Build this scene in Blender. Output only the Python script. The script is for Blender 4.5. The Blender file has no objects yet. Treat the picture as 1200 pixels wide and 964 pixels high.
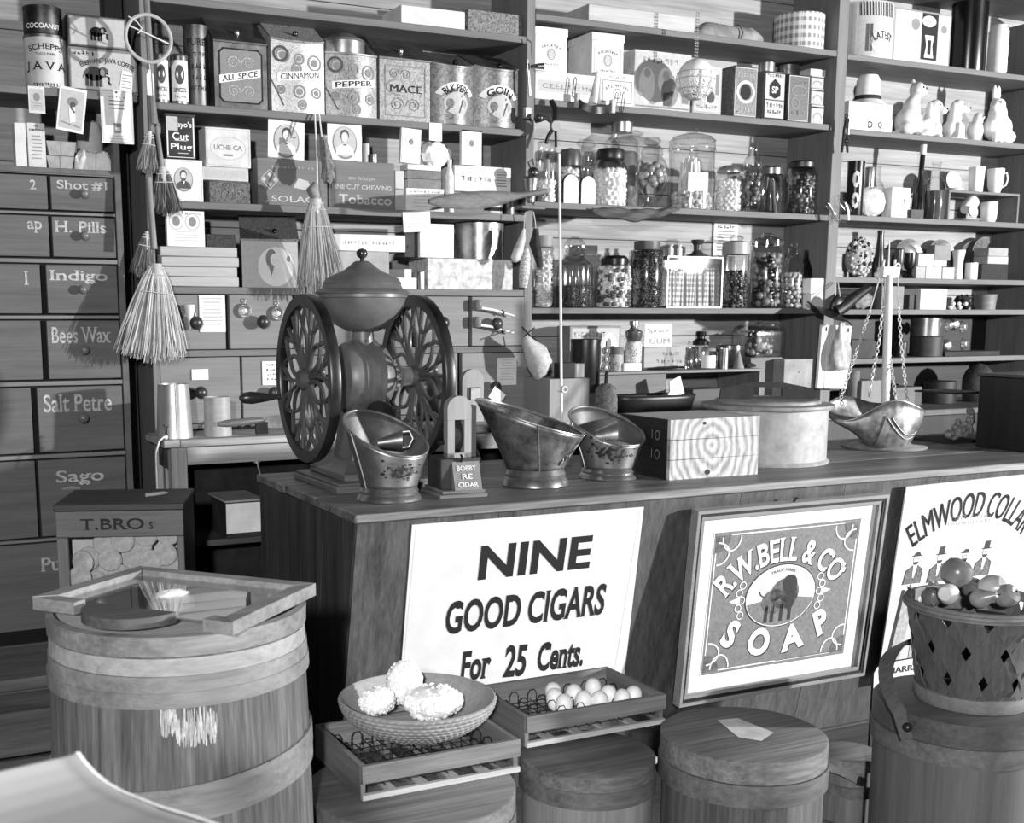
import bpy, bmesh, math, random
from mathutils import Vector, Matrix
R_ = random.Random(7)
PI = math.pi
SC = bpy.context.scene
COL = SC.collection
rad = math.radians
# ---------------------------------------------------------------- camera model (1200 x 964 frame)
FPX, PX0, PY0 = 1400., 520., 595.
PHI = math.atan(227/1400.)
YAW = math.atan(math.hypot(1400, 227)/2930.)
CAMZ = 1.38
FW = Vector((math.sin(YAW)*math.cos(PHI), math.cos(YAW)*math.cos(PHI), -math.sin(PHI)))
RT = Vector((math.cos(YAW), -math.sin(YAW), 0))
UP = RT.cross(FW)
CAM = Vector((0, 0, CAMZ))
def at(x, y, X=None, Y=None, Z=None):
    d = FW + RT*((x-PX0)/FPX) - UP*((y-PY0)/FPX)
    if X is not None: t = (X-CAM.x)/d.x
    elif Y is not None: t = (Y-CAM.y)/d.y
    else: t = (Z-CAM.z)/d.z
    return CAM + d*t
def dist(p): return (p-CAM).dot(FW)
cam = bpy.data.cameras.new('camera'); camo = bpy.data.objects.new('camera', cam); COL.objects.link(camo)
camo.matrix_world = Matrix(((RT.x, UP.x, -FW.x, 0), (RT.y, UP.y, -FW.y, 0), (RT.z, UP.z, -FW.z, CAMZ), (0, 0, 0, 1)))
cam.sensor_fit = 'HORIZONTAL'; cam.sensor_width = 36; cam.lens = 36*FPX/1200
cam.shift_x = (600-PX0)/1200.; cam.shift_y = (PY0-482)/1200.
cam.clip_start = .05
cam.dof.use_dof = True; cam.dof.focus_distance = 3.6; cam.dof.aperture_fstop = 11
SC.camera = camo
# ---------------------------------------------------------------- materials (all neutral grey)
MC = {}
def lin(v): return v**2.2
def _base(name):
    m = bpy.data.materials.new(name); m.use_nodes = True
    nt = m.node_tree; b = nt.nodes['Principled BSDF']
    return m, nt, b
def _ramp(nt, fac, stops):
    r = nt.nodes.new('ShaderNodeValToRGB')
    el = r.color_ramp.elements
    while len(el) < len(stops): el.new(.5)
    for e, (p, v) in zip(el, stops):
        e.position = p; l = lin(v); e.color = (l, l, l, 1)
    nt.links.new(fac, r.inputs[0]); return r
def _coord(nt, sc, rot=(0, 0, 0)):
    c = nt.nodes.new('ShaderNodeTexCoord'); mp = nt.nodes.new('ShaderNodeMapping')
    mp.inputs['Scale'].default_value = sc; mp.inputs['Rotation'].default_value = rot
    nt.links.new(c.outputs['Object'], mp.inputs[0]); return mp.outputs[0]
def _noise(nt, co, s, d=4, ro=.6):
    n = nt.nodes.new('ShaderNodeTexNoise'); n.inputs['Scale'].default_value = s
    n.inputs['Detail'].default_value = d; n.inputs['Roughness'].default_value = ro
    nt.links.new(co, n.inputs['Vector']); return n.outputs[0]
def _bump(nt, b, h, st, di=.002):
    bp = nt.nodes.new('ShaderNodeBump'); bp.inputs['Strength'].default_value = st
    bp.inputs['Distance'].default_value = di
    nt.links.new(h, bp.inputs['Height']); nt.links.new(bp.outputs[0], b.inputs['Normal'])
def wood(v, ax='x', k=.16, s=1., rough=.6, bump=.3):
    key = ('wood', v, ax, k, s, rough)
    if key in MC: return MC[key]
    m, nt, b = _base('wood_%s_%d' % (ax, v*100))
    sc = {'x': (3, 75, 75), 'y': (75, 3, 75), 'z': (75, 75, 3)}[ax]
    sb = {'x': (1.2, 15, 15), 'y': (15, 1.2, 15), 'z': (15, 15, 1.2)}[ax]
    co = _coord(nt, tuple(c*s for c in sc))
    f = _noise(nt, co, 1.6, 6, .65)
    co2 = _coord(nt, tuple(c*s for c in sb)); f2 = _noise(nt, co2, 1.3, 4)
    mx = nt.nodes.new('ShaderNodeMix'); mx.inputs[0].default_value = .5
    nt.links.new(f, mx.inputs[2]); nt.links.new(f2, mx.inputs[3])
    r = _ramp(nt, mx.outputs[0], [(.34, max(v-k, .02)), (.5, v), (.66, min(v+k*.8, .97))])
    nt.links.new(r.outputs[0], b.inputs['Base Color']); b.inputs['Roughness'].default_value = rough
    _bump(nt, b, f, bump); MC[key] = m; return m
def endgrain(v=.62):
    key = ('eg', v)
    if key in MC: return MC[key]
    m, nt, b = _base('sawn_wood')
    co = _coord(nt, (1, 1, 1))
    w = nt.nodes.new('ShaderNodeTexWave'); w.wave_type = 'RINGS'; w.rings_direction = 'Y'
    w.inputs['Scale'].default_value = 11; w.inputs['Distortion'].default_value = 5
    w.inputs['Detail'].default_value = 3; w.inputs['Detail Scale'].default_value = 1.4
    cg = _coord(nt, (1, .3, .8)); nt.links.new(cg, w.inputs['Vector']); cg.node.inputs['Location'].default_value = (-.17, 0, -.085)
    f = _noise(nt, _coord(nt, (60, 60, 8)), 1.5, 5)
    mx = nt.nodes.new('ShaderNodeMix'); mx.inputs[0].default_value = .68
    nt.links.new(w.outputs[1], mx.inputs[2]); nt.links.new(f, mx.inputs[3])
    r = _ramp(nt, mx.outputs[0], [(.25, v-.2), (.5, v-.02), (.75, v+.1)])
    nt.links.new(r.outputs[0], b.inputs['Base Color']); b.inputs['Roughness'].default_value = .8
    MC[key] = m; return m
def flat(v, rough=.75, k=.05, s=14, bump=.05, metal=0.):
    key = ('flat', v, rough, k, s, metal)
    if key in MC: return MC[key]
    m, nt, b = _base('matte_%d' % (v*100))
    f = _noise(nt, _coord(nt, (1, 1, 1)), s, 4)
    r = _ramp(nt, f, [(.3, max(v-k, .01)), (.7, min(v+k, .98))])
    nt.links.new(r.outputs[0], b.inputs['Base Color'])
    b.inputs['Roughness'].default_value = rough; b.inputs['Metallic'].default_value = metal
    if bump: _bump(nt, b, f, bump)
    MC[key] = m; return m
def tin(v=.6, rough=.35, k=.12, s=9, metal=.85, ax=None):
    key = ('tin', v, rough, k, s, metal, ax)
    if key in MC: return MC[key]
    m, nt, b = _base('tin_%d' % (v*100))
    f = _noise(nt, _coord(nt, (1, 1, 1)), s, 7, .7)
    r = _ramp(nt, f, [(.3, max(v-k, .02)), (.7, min(v+k, .97))])
    nt.links.new(r.outputs[0], b.inputs['Base Color'])
    b.inputs['Roughness'].default_value = rough; b.inputs['Metallic'].default_value = metal
    r2 = nt.nodes.new('ShaderNodeMapRange'); r2.inputs[3].default_value = max(rough-.1, .1); r2.inputs[4].default_value = rough+.2
    nt.links.new(f, r2.inputs[0]); nt.links.new(r2.outputs[0], b.inputs['Roughness'])
    MC[key] = m; return m
def litho(a, c, s=30, rough=.5, thr=.5, w=.05, metal=0.):
    key = ('litho', a, c, s, thr, w, metal)
    if key in MC: return MC[key]
    m, nt, b = _base('printed_pattern')
    v = nt.nodes.new('ShaderNodeTexVoronoi'); v.inputs['Scale'].default_value = s*1.3
    f = _noise(nt, _coord(nt, (1, 1, 1)), s*1.2, 6, .75)
    nt.links.new(f, v.inputs['Vector']); v.inputs['Scale'].default_value = 9
    mx = nt.nodes.new('ShaderNodeMix'); mx.inputs[0].default_value = .7
    nt.links.new(v.outputs[0], mx.inputs[2]); nt.links.new(f, mx.inputs[3])
    r = _ramp(nt, mx.outputs[0], [(thr-w, a), (thr+w, c)])
    nt.links.new(r.outputs[0], b.inputs['Base Color']); b.inputs['Roughness'].default_value = rough
    b.inputs['Metallic'].default_value = metal
    MC[key] = m; return m
def gingham():
    key = 'gingham'
    if key in MC: return MC[key]
    m, nt, b = _base('gingham_print')
    c = nt.nodes.new('ShaderNodeTexCoord'); sx = nt.nodes.new('ShaderNodeSeparateXYZ'); nt.links.new(c.outputs['Object'], sx.inputs[0])
    an = nt.nodes.new('ShaderNodeMath'); an.operation = 'ARCTAN2'; nt.links.new(sx.outputs[0], an.inputs[0]); nt.links.new(sx.outputs[1], an.inputs[1])
    def sq(o, n):
        a = nt.nodes.new('ShaderNodeMath'); a.operation = 'MULTIPLY'; a.inputs[1].default_value = n; nt.links.new(o, a.inputs[0])
        f = nt.nodes.new('ShaderNodeMath'); f.operation = 'FRACT'; nt.links.new(a.outputs[0], f.inputs[0])
        g = nt.nodes.new('ShaderNodeMath'); g.operation = 'GREATER_THAN'; g.inputs[1].default_value = .5; nt.links.new(f.outputs[0], g.inputs[0]); return g.outputs[0]
    ad = nt.nodes.new('ShaderNodeMath'); ad.operation = 'ADD'
    nt.links.new(sq(an.outputs[0], 4.5), ad.inputs[0]); nt.links.new(sq(sx.outputs[2], 26), ad.inputs[1])
    dv = nt.nodes.new('ShaderNodeMath'); dv.operation = 'MULTIPLY'; dv.inputs[1].default_value = .5; nt.links.new(ad.outputs[0], dv.inputs[0])
    r = _ramp(nt, dv.outputs[0], [(0, .88), (.5, .75), (1, .5)]); nt.links.new(r.outputs[0], b.inputs['Base Color'])
    b.inputs['Roughness'].default_value = .7; MC[key] = m; return m
def glass(t=.93, ribs=0):
    key = ('glass', t, ribs)
    if key in MC: return MC[key]
    m = bpy.data.materials.new('clear_glass'); m.use_nodes = True; nt = m.node_tree
    nt.nodes.clear()
    o = nt.nodes.new('ShaderNodeOutputMaterial'); mx = nt.nodes.new('ShaderNodeMixShader')
    tr = nt.nodes.new('ShaderNodeBsdfTransparent'); tr.inputs[0].default_value = (t, t, t, 1)
    gl = nt.nodes.new('ShaderNodeBsdfGlossy'); gl.inputs[0].default_value = (.95, .95, .95, 1); gl.inputs['Roughness'].default_value = .015 if ribs else .1
    lw = nt.nodes.new('ShaderNodeLayerWeight'); lw.inputs[0].default_value = .28
    mr = nt.nodes.new('ShaderNodeMapRange'); mr.inputs[3].default_value = .06; mr.inputs[4].default_value = .7
    nt.links.new(lw.outputs['Facing'], mr.inputs[0])
    tc = _ramp(nt, lw.outputs['Facing'], [(.0, .99), (.55, .95), (1., .55)]); nt.links.new(tc.outputs[0], tr.inputs[0])
    pw = nt.nodes.new('ShaderNodeMath'); pw.operation = 'MULTIPLY'; pw.inputs[1].default_value = .9
    nt.links.new(mr.outputs[0], pw.inputs[0])
    nt.links.new(pw.outputs[0], mx.inputs[0]); nt.links.new(tr.outputs[0], mx.inputs[1]); nt.links.new(gl.outputs[0], mx.inputs[2])
    nt.links.new(mx.outputs[0], o.inputs[0]); MC[key] = m; return m
INK = lambda: flat(.1, .8, .03, 60, 0)
GREY = lambda v=.45: flat(v, .8, .03, 60, 0)
WHITE = lambda v=.88: flat(v, .8, .03, 20, .02)
# ---------------------------------------------------------------- mesh builder
TXT = {}
def text_polys(s, bold=0.):
    if 'M' in s: bold = 0.
    k = (s, bold)
    if k in TXT: return TXT[k]
    if s[:1] == '~':                                    # faint print too small to read: uneven little strokes
        rn = random.Random(len(TXT)); vs = []; fs = []
        for i in range(int(s[1:])):
            for _ in range(3):
                w, h = (.12, rn.uniform(.4, .7)) if rn.random() < .5 else (rn.uniform(.2, .5), .13)
                x = i*.75+rn.uniform(0, .6-w); y = rn.uniform(0, .72-h); n = len(vs); vs += [(x, y), (x+w, y), (x+w, y+h), (x, y+h)]; fs.append((n, n+1, n+2, n+3))
        TXT[k] = (vs, fs); return vs, fs
    cu = bpy.data.curves.new('lettering', 'FONT'); cu.body = s; cu.offset = bold; cu.resolution_u = 4
    cu.fill_mode = 'BOTH'
    o = bpy.data.objects.new('lettering_tmp', cu)
    COL.objects.link(o)
    me = bpy.data.meshes.new_from_object(o.evaluated_get(bpy.context.evaluated_depsgraph_get()))
    vs = [(v.co.x, v.co.y) for v in me.vertices]; fs = [tuple(p.vertices) for p in me.polygons]
    bpy.data.objects.remove(o); bpy.data.curves.remove(cu); bpy.data.meshes.remove(me)
    TXT[k] = (vs, fs); return vs, fs
class M:
    def __init__(s): s.v = []; s.f = []; s.mi = []; s.cur = 0; s.uv = None
    def mat(s, i): s.cur = i; return s
    def add(s, vs, fs):
        n = len(s.v); s.v += [tuple(v) for v in vs]
        for f in fs: s.f.append(tuple(i+n for i in f)); s.mi.append(s.cur)
        return s
    def bm_add(s, bm):
        bm.verts.index_update()
        s.add([v.co for v in bm.verts], [[v.index for v in f.verts] for f in bm.faces]); bm.free(); return s
    def box(s, x0, x1, y0, y1, z0, z1, bev=.002):
        if not bev:
            return s.add([(x0,y0,z0),(x1,y0,z0),(x1,y1,z0),(x0,y1,z0),(x0,y0,z1),(x1,y0,z1),(x1,y1,z1),(x0,y1,z1)],
                         [(0,3,2,1),(4,5,6,7),(0,1,5,4),(1,2,6,5),(2,3,7,6),(3,0,4,7)])
        bm = bmesh.new(); bmesh.ops.create_cube(bm, size=1)
        for v in bm.verts: v.co = Vector(((x0+x1)/2+v.co.x*(x1-x0), (y0+y1)/2+v.co.y*(y1-y0), (z0+z1)/2+v.co.z*(z1-z0)))
        bev = min(bev, abs(x1-x0)*.3, abs(y1-y0)*.3, abs(z1-z0)*.3)
        bmesh.ops.bevel(bm, geom=bm.edges[:], offset=bev, segments=1, affect='EDGES', profile=.5)
        return s.bm_add(bm)
    def prism(s, poly, d0, d1, ax='y'):
        n = len(poly)
        def mk(p, d):
            return {'y': (p[0], d, p[1]), 'x': (d, p[0], p[1]), 'z': (p[0], p[1], d)}[ax]
        vs = [mk(p, d0) for p in poly]+[mk(p, d1) for p in poly]
        fs = [tuple(range(n))[::-1], tuple(range(n, 2*n))]+[(i, (i+1) % n, n+(i+1) % n, n+i) for i in range(n)]
        bm = bmesh.new(); bv = [bm.verts.new(v) for v in vs]
        for f in fs: bm.faces.new([bv[i] for i in f])
        bmesh.ops.recalc_face_normals(bm, faces=bm.faces[:])
        return s.bm_add(bm)
    def lathe(s, prof, n=28, c=(0, 0, 0), ax='z', sx=1, sy=1, ztop=None):
        vs = []; idx = []
        for (r, z) in prof:
            if r < 1e-6: idx.append([len(vs)]); vs.append((0, 0, z))
            else:
                idx.append(list(range(len(vs), len(vs)+n)))
                for k in range(n):
                    a = 2*PI*k/n; vs.append((r*math.cos(a)*sx, r*math.sin(a)*sy, z))
        fs = []
        for a, b in zip(idx, idx[1:]):
            for k in range(n):
                k2 = (k+1) % n
                if len(a) == 1 and len(b) == 1: continue
                if len(a) == 1: fs.append((a[0], b[k2], b[k]))
                elif len(b) == 1: fs.append((a[k], a[k2], b[0]))
                else: fs.append((a[k], a[k2], b[k2], b[k]))
        if ax == 'x': vs = [(z, x, y) for x, y, z in vs]
        if ax == 'y': vs = [(x, z, -y) for x, y, z in vs]
        return s.add([(x+c[0], y+c[1], z+c[2]) for x, y, z in vs], fs)
    def tube(s, pts, r, n=8, closed=False, cap=True):
        pts = [Vector(p) for p in pts]; m = len(pts)
        if not hasattr(r, '__len__'): r = [r]*m
        vs = []; prev = None
        for i, p in enumerate(pts):
            t = (pts[(i+1) % m]-pts[i-1]) if closed else (pts[min(i+1, m-1)]-pts[max(i-1, 0)])
            t.normalize()
            if prev is None:
                a = Vector((0, 0, 1)) if abs(t.z) < .9 else Vector((1, 0, 0)); u = t.cross(a).normalized()
            else:
                u = prev-t*prev.dot(t); u.normalize()
            prev = u; w = t.cross(u)
            for k in range(n):
                a = 2*PI*k/n; vs.append(p+(u*math.cos(a)+w*math.sin(a))*r[i])
        fs = []
        for i in range(m if closed else m-1):
            j = (i+1) % m
            for k in range(n):
                k2 = (k+1) % n; fs.append((i*n+k, i*n+k2, j*n+k2, j*n+k))
        if cap and not closed:
            fs.append(tuple(range(n))[::-1]); fs.append(tuple(range((m-1)*n, m*n)))
        return s.add(vs, fs)
    def ball(s, c, r, n=14, m=9, jit=0, rn=None):
        if not hasattr(r, '__len__'): r = (r, r, r)
        pr = []
        vs = []; fs = []
        for i in range(m+1):
            th = PI*i/m
            for k in range(n):
                a = 2*PI*k/n; j = 1+(rn.uniform(-jit, jit) if jit and 0 < i < m else 0)
                vs.append((c[0]+r[0]*j*math.sin(th)*math.cos(a), c[1]+r[1]*j*math.sin(th)*math.sin(a), c[2]-r[2]*j*math.cos(th)))
        for i in range(m):
            for k in range(n):
                k2 = (k+1) % n; fs.append((i*n+k, i*n+k2, (i+1)*n+k2, (i+1)*n+k))
        return s.add(vs, fs)
    def grid(s, fn, nu, nv, cu=False, cv=False):
        vs = [fn(i/(nu if cu else nu-1), j/(nv if cv else nv-1)) for i in range(nu) for j in range(nv)]
        fs = []
        for i in range(nu if cu else nu-1):
            for j in range(nv if cv else nv-1):
                i2 = (i+1) % nu; j2 = (j+1) % nv
                fs.append((i*nv+j, i2*nv+j, i2*nv+j2, i*nv+j2))
        return s.add(vs, fs)
    def strip(s, pts, wdir, w, t):
        """a flat band of width w (along wdir) and thickness t following pts"""
        pts = [Vector(p) for p in pts]; m = len(pts); vs = []
        for i, p in enumerate(pts):
            tg = (pts[min(i+1, m-1)]-pts[max(i-1, 0)]).normalized()
            wd = Vector(wdir(i/(m-1)) if callable(wdir) else wdir); wd = (wd-tg*wd.dot(tg)).normalized(); nn = tg.cross(wd)
            ww = w(i/(m-1)) if callable(w) else w
            for a, b in ((-1, -1), (1, -1), (1, 1), (-1, 1)): vs.append(p+wd*a*ww/2+nn*b*t/2)
        fs = [(0, 1, 2, 3), tuple(4*(m-1)+k for k in (3, 2, 1, 0))]
        for i in range(m-1):
            for k in range(4):
                k2 = (k+1) % 4; fs.append((4*i+k, 4*i+4+k, 4*i+4+k2, 4*i+k2))
        return s.add(vs, fs)
    def mesh(s, name, mats, ang=38):
        me = bpy.data.meshes.new(name); me.from_pydata(s.v, [], s.f)
        if not isinstance(mats, (list, tuple)): mats = [mats]
        for m in mats: me.materials.append(m)
        me.polygons.foreach_set('material_index', s.mi)
        bm = bmesh.new(); bm.from_mesh(me)
        bmesh.ops.remove_doubles(bm, verts=bm.verts[:], dist=1e-5)
        bmesh.ops.recalc_face_normals(bm, faces=bm.faces[:])
        bm.to_mesh(me); bm.free()
        me.polygons.foreach_set('use_smooth', [True]*len(me.polygons))
        me.set_sharp_from_angle(angle=rad(ang)); me.update(); return me
class Art(M):
    """flat printing on a surface: surf(u, v, layer) gives the point"""
    def __init__(s, surf=None):
        super().__init__(); s.surf = surf or (lambda u, v, l: (u, -.0007*(l+1), v)); s.l = 0
    def put(s, vs, fs, l=None):
        l = s.l if l is None else l
        return s.add([s.surf(u, v, l) for u, v in vs], fs)
    def rect(s, u0, u1, v0, v1, l=0, nu=1):
        vs = []; fs = []
        for i in range(nu+1): vs += [(u0+(u1-u0)*i/nu, v0), (u0+(u1-u0)*i/nu, v1)]
        for i in range(nu): fs.append((2*i, 2*i+2, 2*i+3, 2*i+1))
        return s.put(vs, fs, l)
    def frame(s, u0, u1, v0, v1, w, l=0, nu=1):
        s.rect(u0, u1, v0, v0+w, l, nu); s.rect(u0, u1, v1-w, v1, l, nu); s.rect(u0, u0+w, v0+w, v1-w, l); return s.rect(u1-w, u1, v0+w, v1-w, l)
    def ell(s, cu, cv, ru, rv, l=0, n=24, a0=0, a1=2*PI):
        vs = [(cu, cv)]+[(cu+ru*math.cos(a0+(a1-a0)*k/n), cv+rv*math.sin(a0+(a1-a0)*k/n)) for k in range(n+1)]
        return s.put(vs, [(0, k+1, k+2) for k in range(n)], l)
    def ring(s, cu, cv, ru, rv, w, l=0, n=32, a0=0, a1=2*PI):
        vs = []
        for k in range(n+1):
            a = a0+(a1-a0)*k/n
            vs += [(cu+ru*math.cos(a), cv+rv*math.sin(a)), (cu+(ru-w)*math.cos(a), cv+(rv-w)*math.sin(a))]
        return s.put(vs, [(2*k, 2*k+2, 2*k+3, 2*k+1) for k in range(n)], l)
    def poly(s, pts, l=0): return s.put(pts, [tuple(range(len(pts)))], l)
    def line(s, pts, w, l=0):
        for (a, b) in zip(pts, pts[1:]):
            d = Vector((b[0]-a[0], b[1]-a[1]));
            if d.length < 1e-9: continue
            d.normalize(); n = Vector((-d.y, d.x))*w/2; e = d*w*.3
            s.put([(a[0]-n.x-e.x, a[1]-n.y-e.y), (b[0]-n.x+e.x, b[1]-n.y+e.y), (b[0]+n.x+e.x, b[1]+n.y+e.y), (a[0]+n.x-e.x, a[1]+n.y-e.y)], [(0, 1, 2, 3)], l)
        return s
    def text(s, st, cu, cv, w=None, h=.02, l=1, bold=.01, serif=0., warp=None, fitx=None):
        vs, fs = text_polys(st, bold)
        if not vs: return s
        cap = .72; extra = []
        if serif:
            cnt = {}
            for f in fs:
                for a, b in zip(f, f[1:]+f[:1]): cnt[(min(a, b), max(a, b))] = cnt.get((min(a, b), max(a, b)), 0)+1
            t = .055*serif
            for (a, b), c in cnt.items():
                if c != 1: continue
                (xa, ya), (xb, yb) = vs[a], vs[b]
                if abs(ya-yb) < .012 and .05 < abs(xa-xb) < .2:
                    lo = min(xa, xb)-.05*serif; hi = max(xa, xb)+.05*serif; y = (ya+yb)/2
                    if y < .03: extra.append((lo, hi, y, y+t))
                    elif y > .4: extra.append((lo, hi, y-t, y))
        x0 = min(v[0] for v in vs); x1 = max(v[0] for v in vs); y0 = min(v[1] for v in vs); y1 = max(v[1] for v in vs)
        W = x1-x0; H = y1-y0
        fx = (w/W) if w else (h/H); fy = h/H if h else fx
        g = lambda x, y: ((x-(x0+x1)/2)*fx, (y-(y0+y1)/2)*fy)
        wf = warp or (lambda u, v: (u, v))
        s.put([(cu+wf(*g(x, y))[0], cv+wf(*g(x, y))[1]) for x, y in vs], fs, l)
        for lo, hi, ya, yb in extra:
            q = [g(lo, ya), g(hi, ya), g(hi, yb), g(lo, yb)]
            s.put([(cu+wf(*p)[0], cv+wf(*p)[1]) for p in q], [(0, 1, 2, 3)], l+.15)
        return s
def arch(Rr):
    """bend a line of lettering along an arc of radius Rr (positive: crown up)"""
    return lambda u, v: ((Rr+v)*math.sin(u/Rr), (Rr+v)*math.cos(u/Rr)-Rr)
def cyl(r, dz=.0007):
    return lambda u, v, l: ((r+dz*(l+1))*math.sin(u/r), -(r+dz*(l+1))*math.cos(u/r), v)
# ---------------------------------------------------------------- objects
def setp(o, label=None, cat=None, group=None, kind=None):
    if label: o['label'] = label
    if cat: o['category'] = cat
    if group: o['group'] = group
    if kind: o['kind'] = kind
    return o
def thing(name, label, cat, loc=(0, 0, 0), rz=0, group=None):
    o = bpy.data.objects.new(name, None); COL.objects.link(o); o.empty_display_size = .05
    o.location = loc; o.rotation_euler = (0, 0, rz); return setp(o, label, cat, group)
def part(name, m, mats, parent, label=None, ang=38):
    o = bpy.data.objects.new(name, m.mesh(name, mats, ang)); COL.objects.link(o); o.parent = parent
    if label: o['label'] = label
    return o
def solo(name, m, mats, label, cat, loc=(0, 0, 0), rz=0, group=None, kind=None, ang=38):
    o = bpy.data.objects.new(name, m.mesh(name, mats, ang)); COL.objects.link(o)
    o.location = loc; o.rotation_euler = (0, 0, rz); return setp(o, label, cat, group, kind)
def struct(name, m, mats):
    o = bpy.data.objects.new(name, m.mesh(name, mats)); COL.objects.link(o); o['kind'] = 'structure'; return o
def dup(o, loc=None, rot=None, label=None, group=None, parent=None):
    c = o.copy(); COL.objects.link(c)
    if parent: c.parent = parent
    if loc is not None: c.location = loc
    if rot is not None: c.rotation_euler = rot
    if label: c['label'] = label
    if group: c['group'] = group
    for ch in list(o.children): dup(ch, parent=c)
    return c
# placement helpers: a picture measure turned into a real size at a real depth
def fbox(xl, yt, xr, Y, z):
    a = at(xl, yt, Y=Y); b = at(xr, yt, Y=Y); return a.x, b.x, a.z-z
def fcyl(xl, yt, xr, Yf, z, Yc=None):
    xc = (xl+xr)/2; r = .05
    for _ in range(3):
        Y = Yc if Yc else Yf+r
        p = at(xc, yt, Y=Y); dd = dist(p); r = (xr-xl)/2*dd/FPX/math.sqrt(1+((xc-PX0)/FPX)**2)
    return Vector((p.x, Y, z)), r, p.z-z
def face(p, k=.85): return -math.atan2(p.x, p.y)*k
# ================================================================ setting
YS = 4.75; YB = 5.085; FL = -.14
DARKW = wood(.2, 'z', .07); GREYX = wood(.42, 'x', .06, 1, .7, .15); GREYZ = wood(.44, 'z', .06, 1, .7, .15)
m = M()
for i in range(14): m.box(-1.5, 7.5, .0+i*.42-1, .418+i*.42-1, FL-.03, FL, .003)
struct('floor', m, wood(.3, 'x', .1))
m = M(); z = FL
rr = random.Random(3)
while z < 3.3:
    h = .235+rr.uniform(-.02, .03); m.box(-1.5, 7.5, YB, YB+.03, z, z+h-.003, .002); z += h
m.box(-1.5, 7.5, YB+.03, YB+.05, FL, 3.4, 0)
struct('wall_back', m, wood(.58, 'x', .12, .6, .75, .2))
m = M(); m.box(-1.5, 7.5, 4.3, 5.1, 3.05, 3.1, .005); struct('ceiling', m, wood(.35, 'x', .08))
m = M(); m.box(4.542, 6.048, YB-.014, YB-.001, .89, 1.375, .002); struct('painted_shade_2', m, wood(.13, 'x', .06))  # added dark sheet: shade behind the lower far-right shelves put into colour
m = M(); m.box(.945, 1.02, 5.0, 5.08, FL, 3.0, .004); struct('painted_shade_1', m, wood(.1, 'z', .04))  # added dark strip: shade of the cabinet-to-shelf recess put into colour

def wp(name, m, mats, root, label=None, ang=38):
    L = root.location; m.v = [(x-L[0], y-L[1], z-L[2]) for x, y, z in m.v]
    return part(name, m, mats, root, label, ang)
def knob(parent, x, y, z, r, v=.35, name='knob', label=None):
    """a turned knob standing out towards -Y from the plane y"""
    k = M(); k.lathe([(0, -2.1*r), (.55*r, -2.0*r), (.95*r, -1.6*r), (1.02*r, -1.25*r), (.85*r, -.8*r), (.45*r, -.5*r), (.5*r, 0), (0, 0)], 18, (x, y, z), 'y')
    k.v = [(a, 2*y-b, c) if False else (a, b, c) for a, b, c in k.v]
    return wp2(name, k, flat(v, .35, .05, 8, 0), parent, label)
def wpos(o):
    p = Vector((0, 0, 0))
    while o: p = p+Vector(o.location); o = o.parent
    return p
def wp2(name, m, mats, parent, label=None, ang=38):
    L = wpos(parent); m.v = [(x-L[0], y-L[1], z-L[2]) for x, y, z in m.v]
    return part(name, m, mats, parent, label, ang)

# ---------------------------------------------------------------- seed and drug drawer cabinet, left
cab = thing('drawer_cabinet', 'tall grey painted cabinet of lettered drawers at the left edge, open shelf on top', 'cabinet', (.36, YS, 0))
CG = .36
m = M()
CXR = .935
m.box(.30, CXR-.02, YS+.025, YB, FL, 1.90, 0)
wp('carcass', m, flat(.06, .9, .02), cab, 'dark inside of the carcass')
m = M(); m.box(CXR-.025, CXR, YS-.004, YB, FL, 2.02, .002); wp('side_panel', m, flat(.34, .7, .05, 12), cab)
m = M(); m.box(.28, CXR, YS-.008, YB, 1.895, 1.915, .002); wp('cabinet_top', m, flat(CG, .7, .05, 12), cab)
m = M(); m.box(.28, 1.01, YS, YB, 2.172, 2.2, .002); wp('top_shelf', m, GREYX, cab)
RL = wood(.46, 'x', .06, 1, .7, .15)
rows = [('Shot #1', 59.4, 136.4, 207.4, 248.3, 99.8, 226.7, '2'), ('H. Pills', 61.3, 137, 254, 302.7, 100.5, 276, 'ap'), ('Indigo', 54.8, 141, 310, 368.4, 98, 339, 'l'),
        ('Bees Wax', 55.8, 146.5, 374.8, 444.5, 100.7, 410, ''), ('Salt Petre', 44.7, 150, 452, 529, 98.8, 489.8, ''), ('Sago', 46.5, 152, 536, 626, None, None, ''), ('Pu', -12, 153, 634, 735, None, None, '')]
prevz = None
LET = flat(.66, .9, .1, 60, 0)
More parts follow.
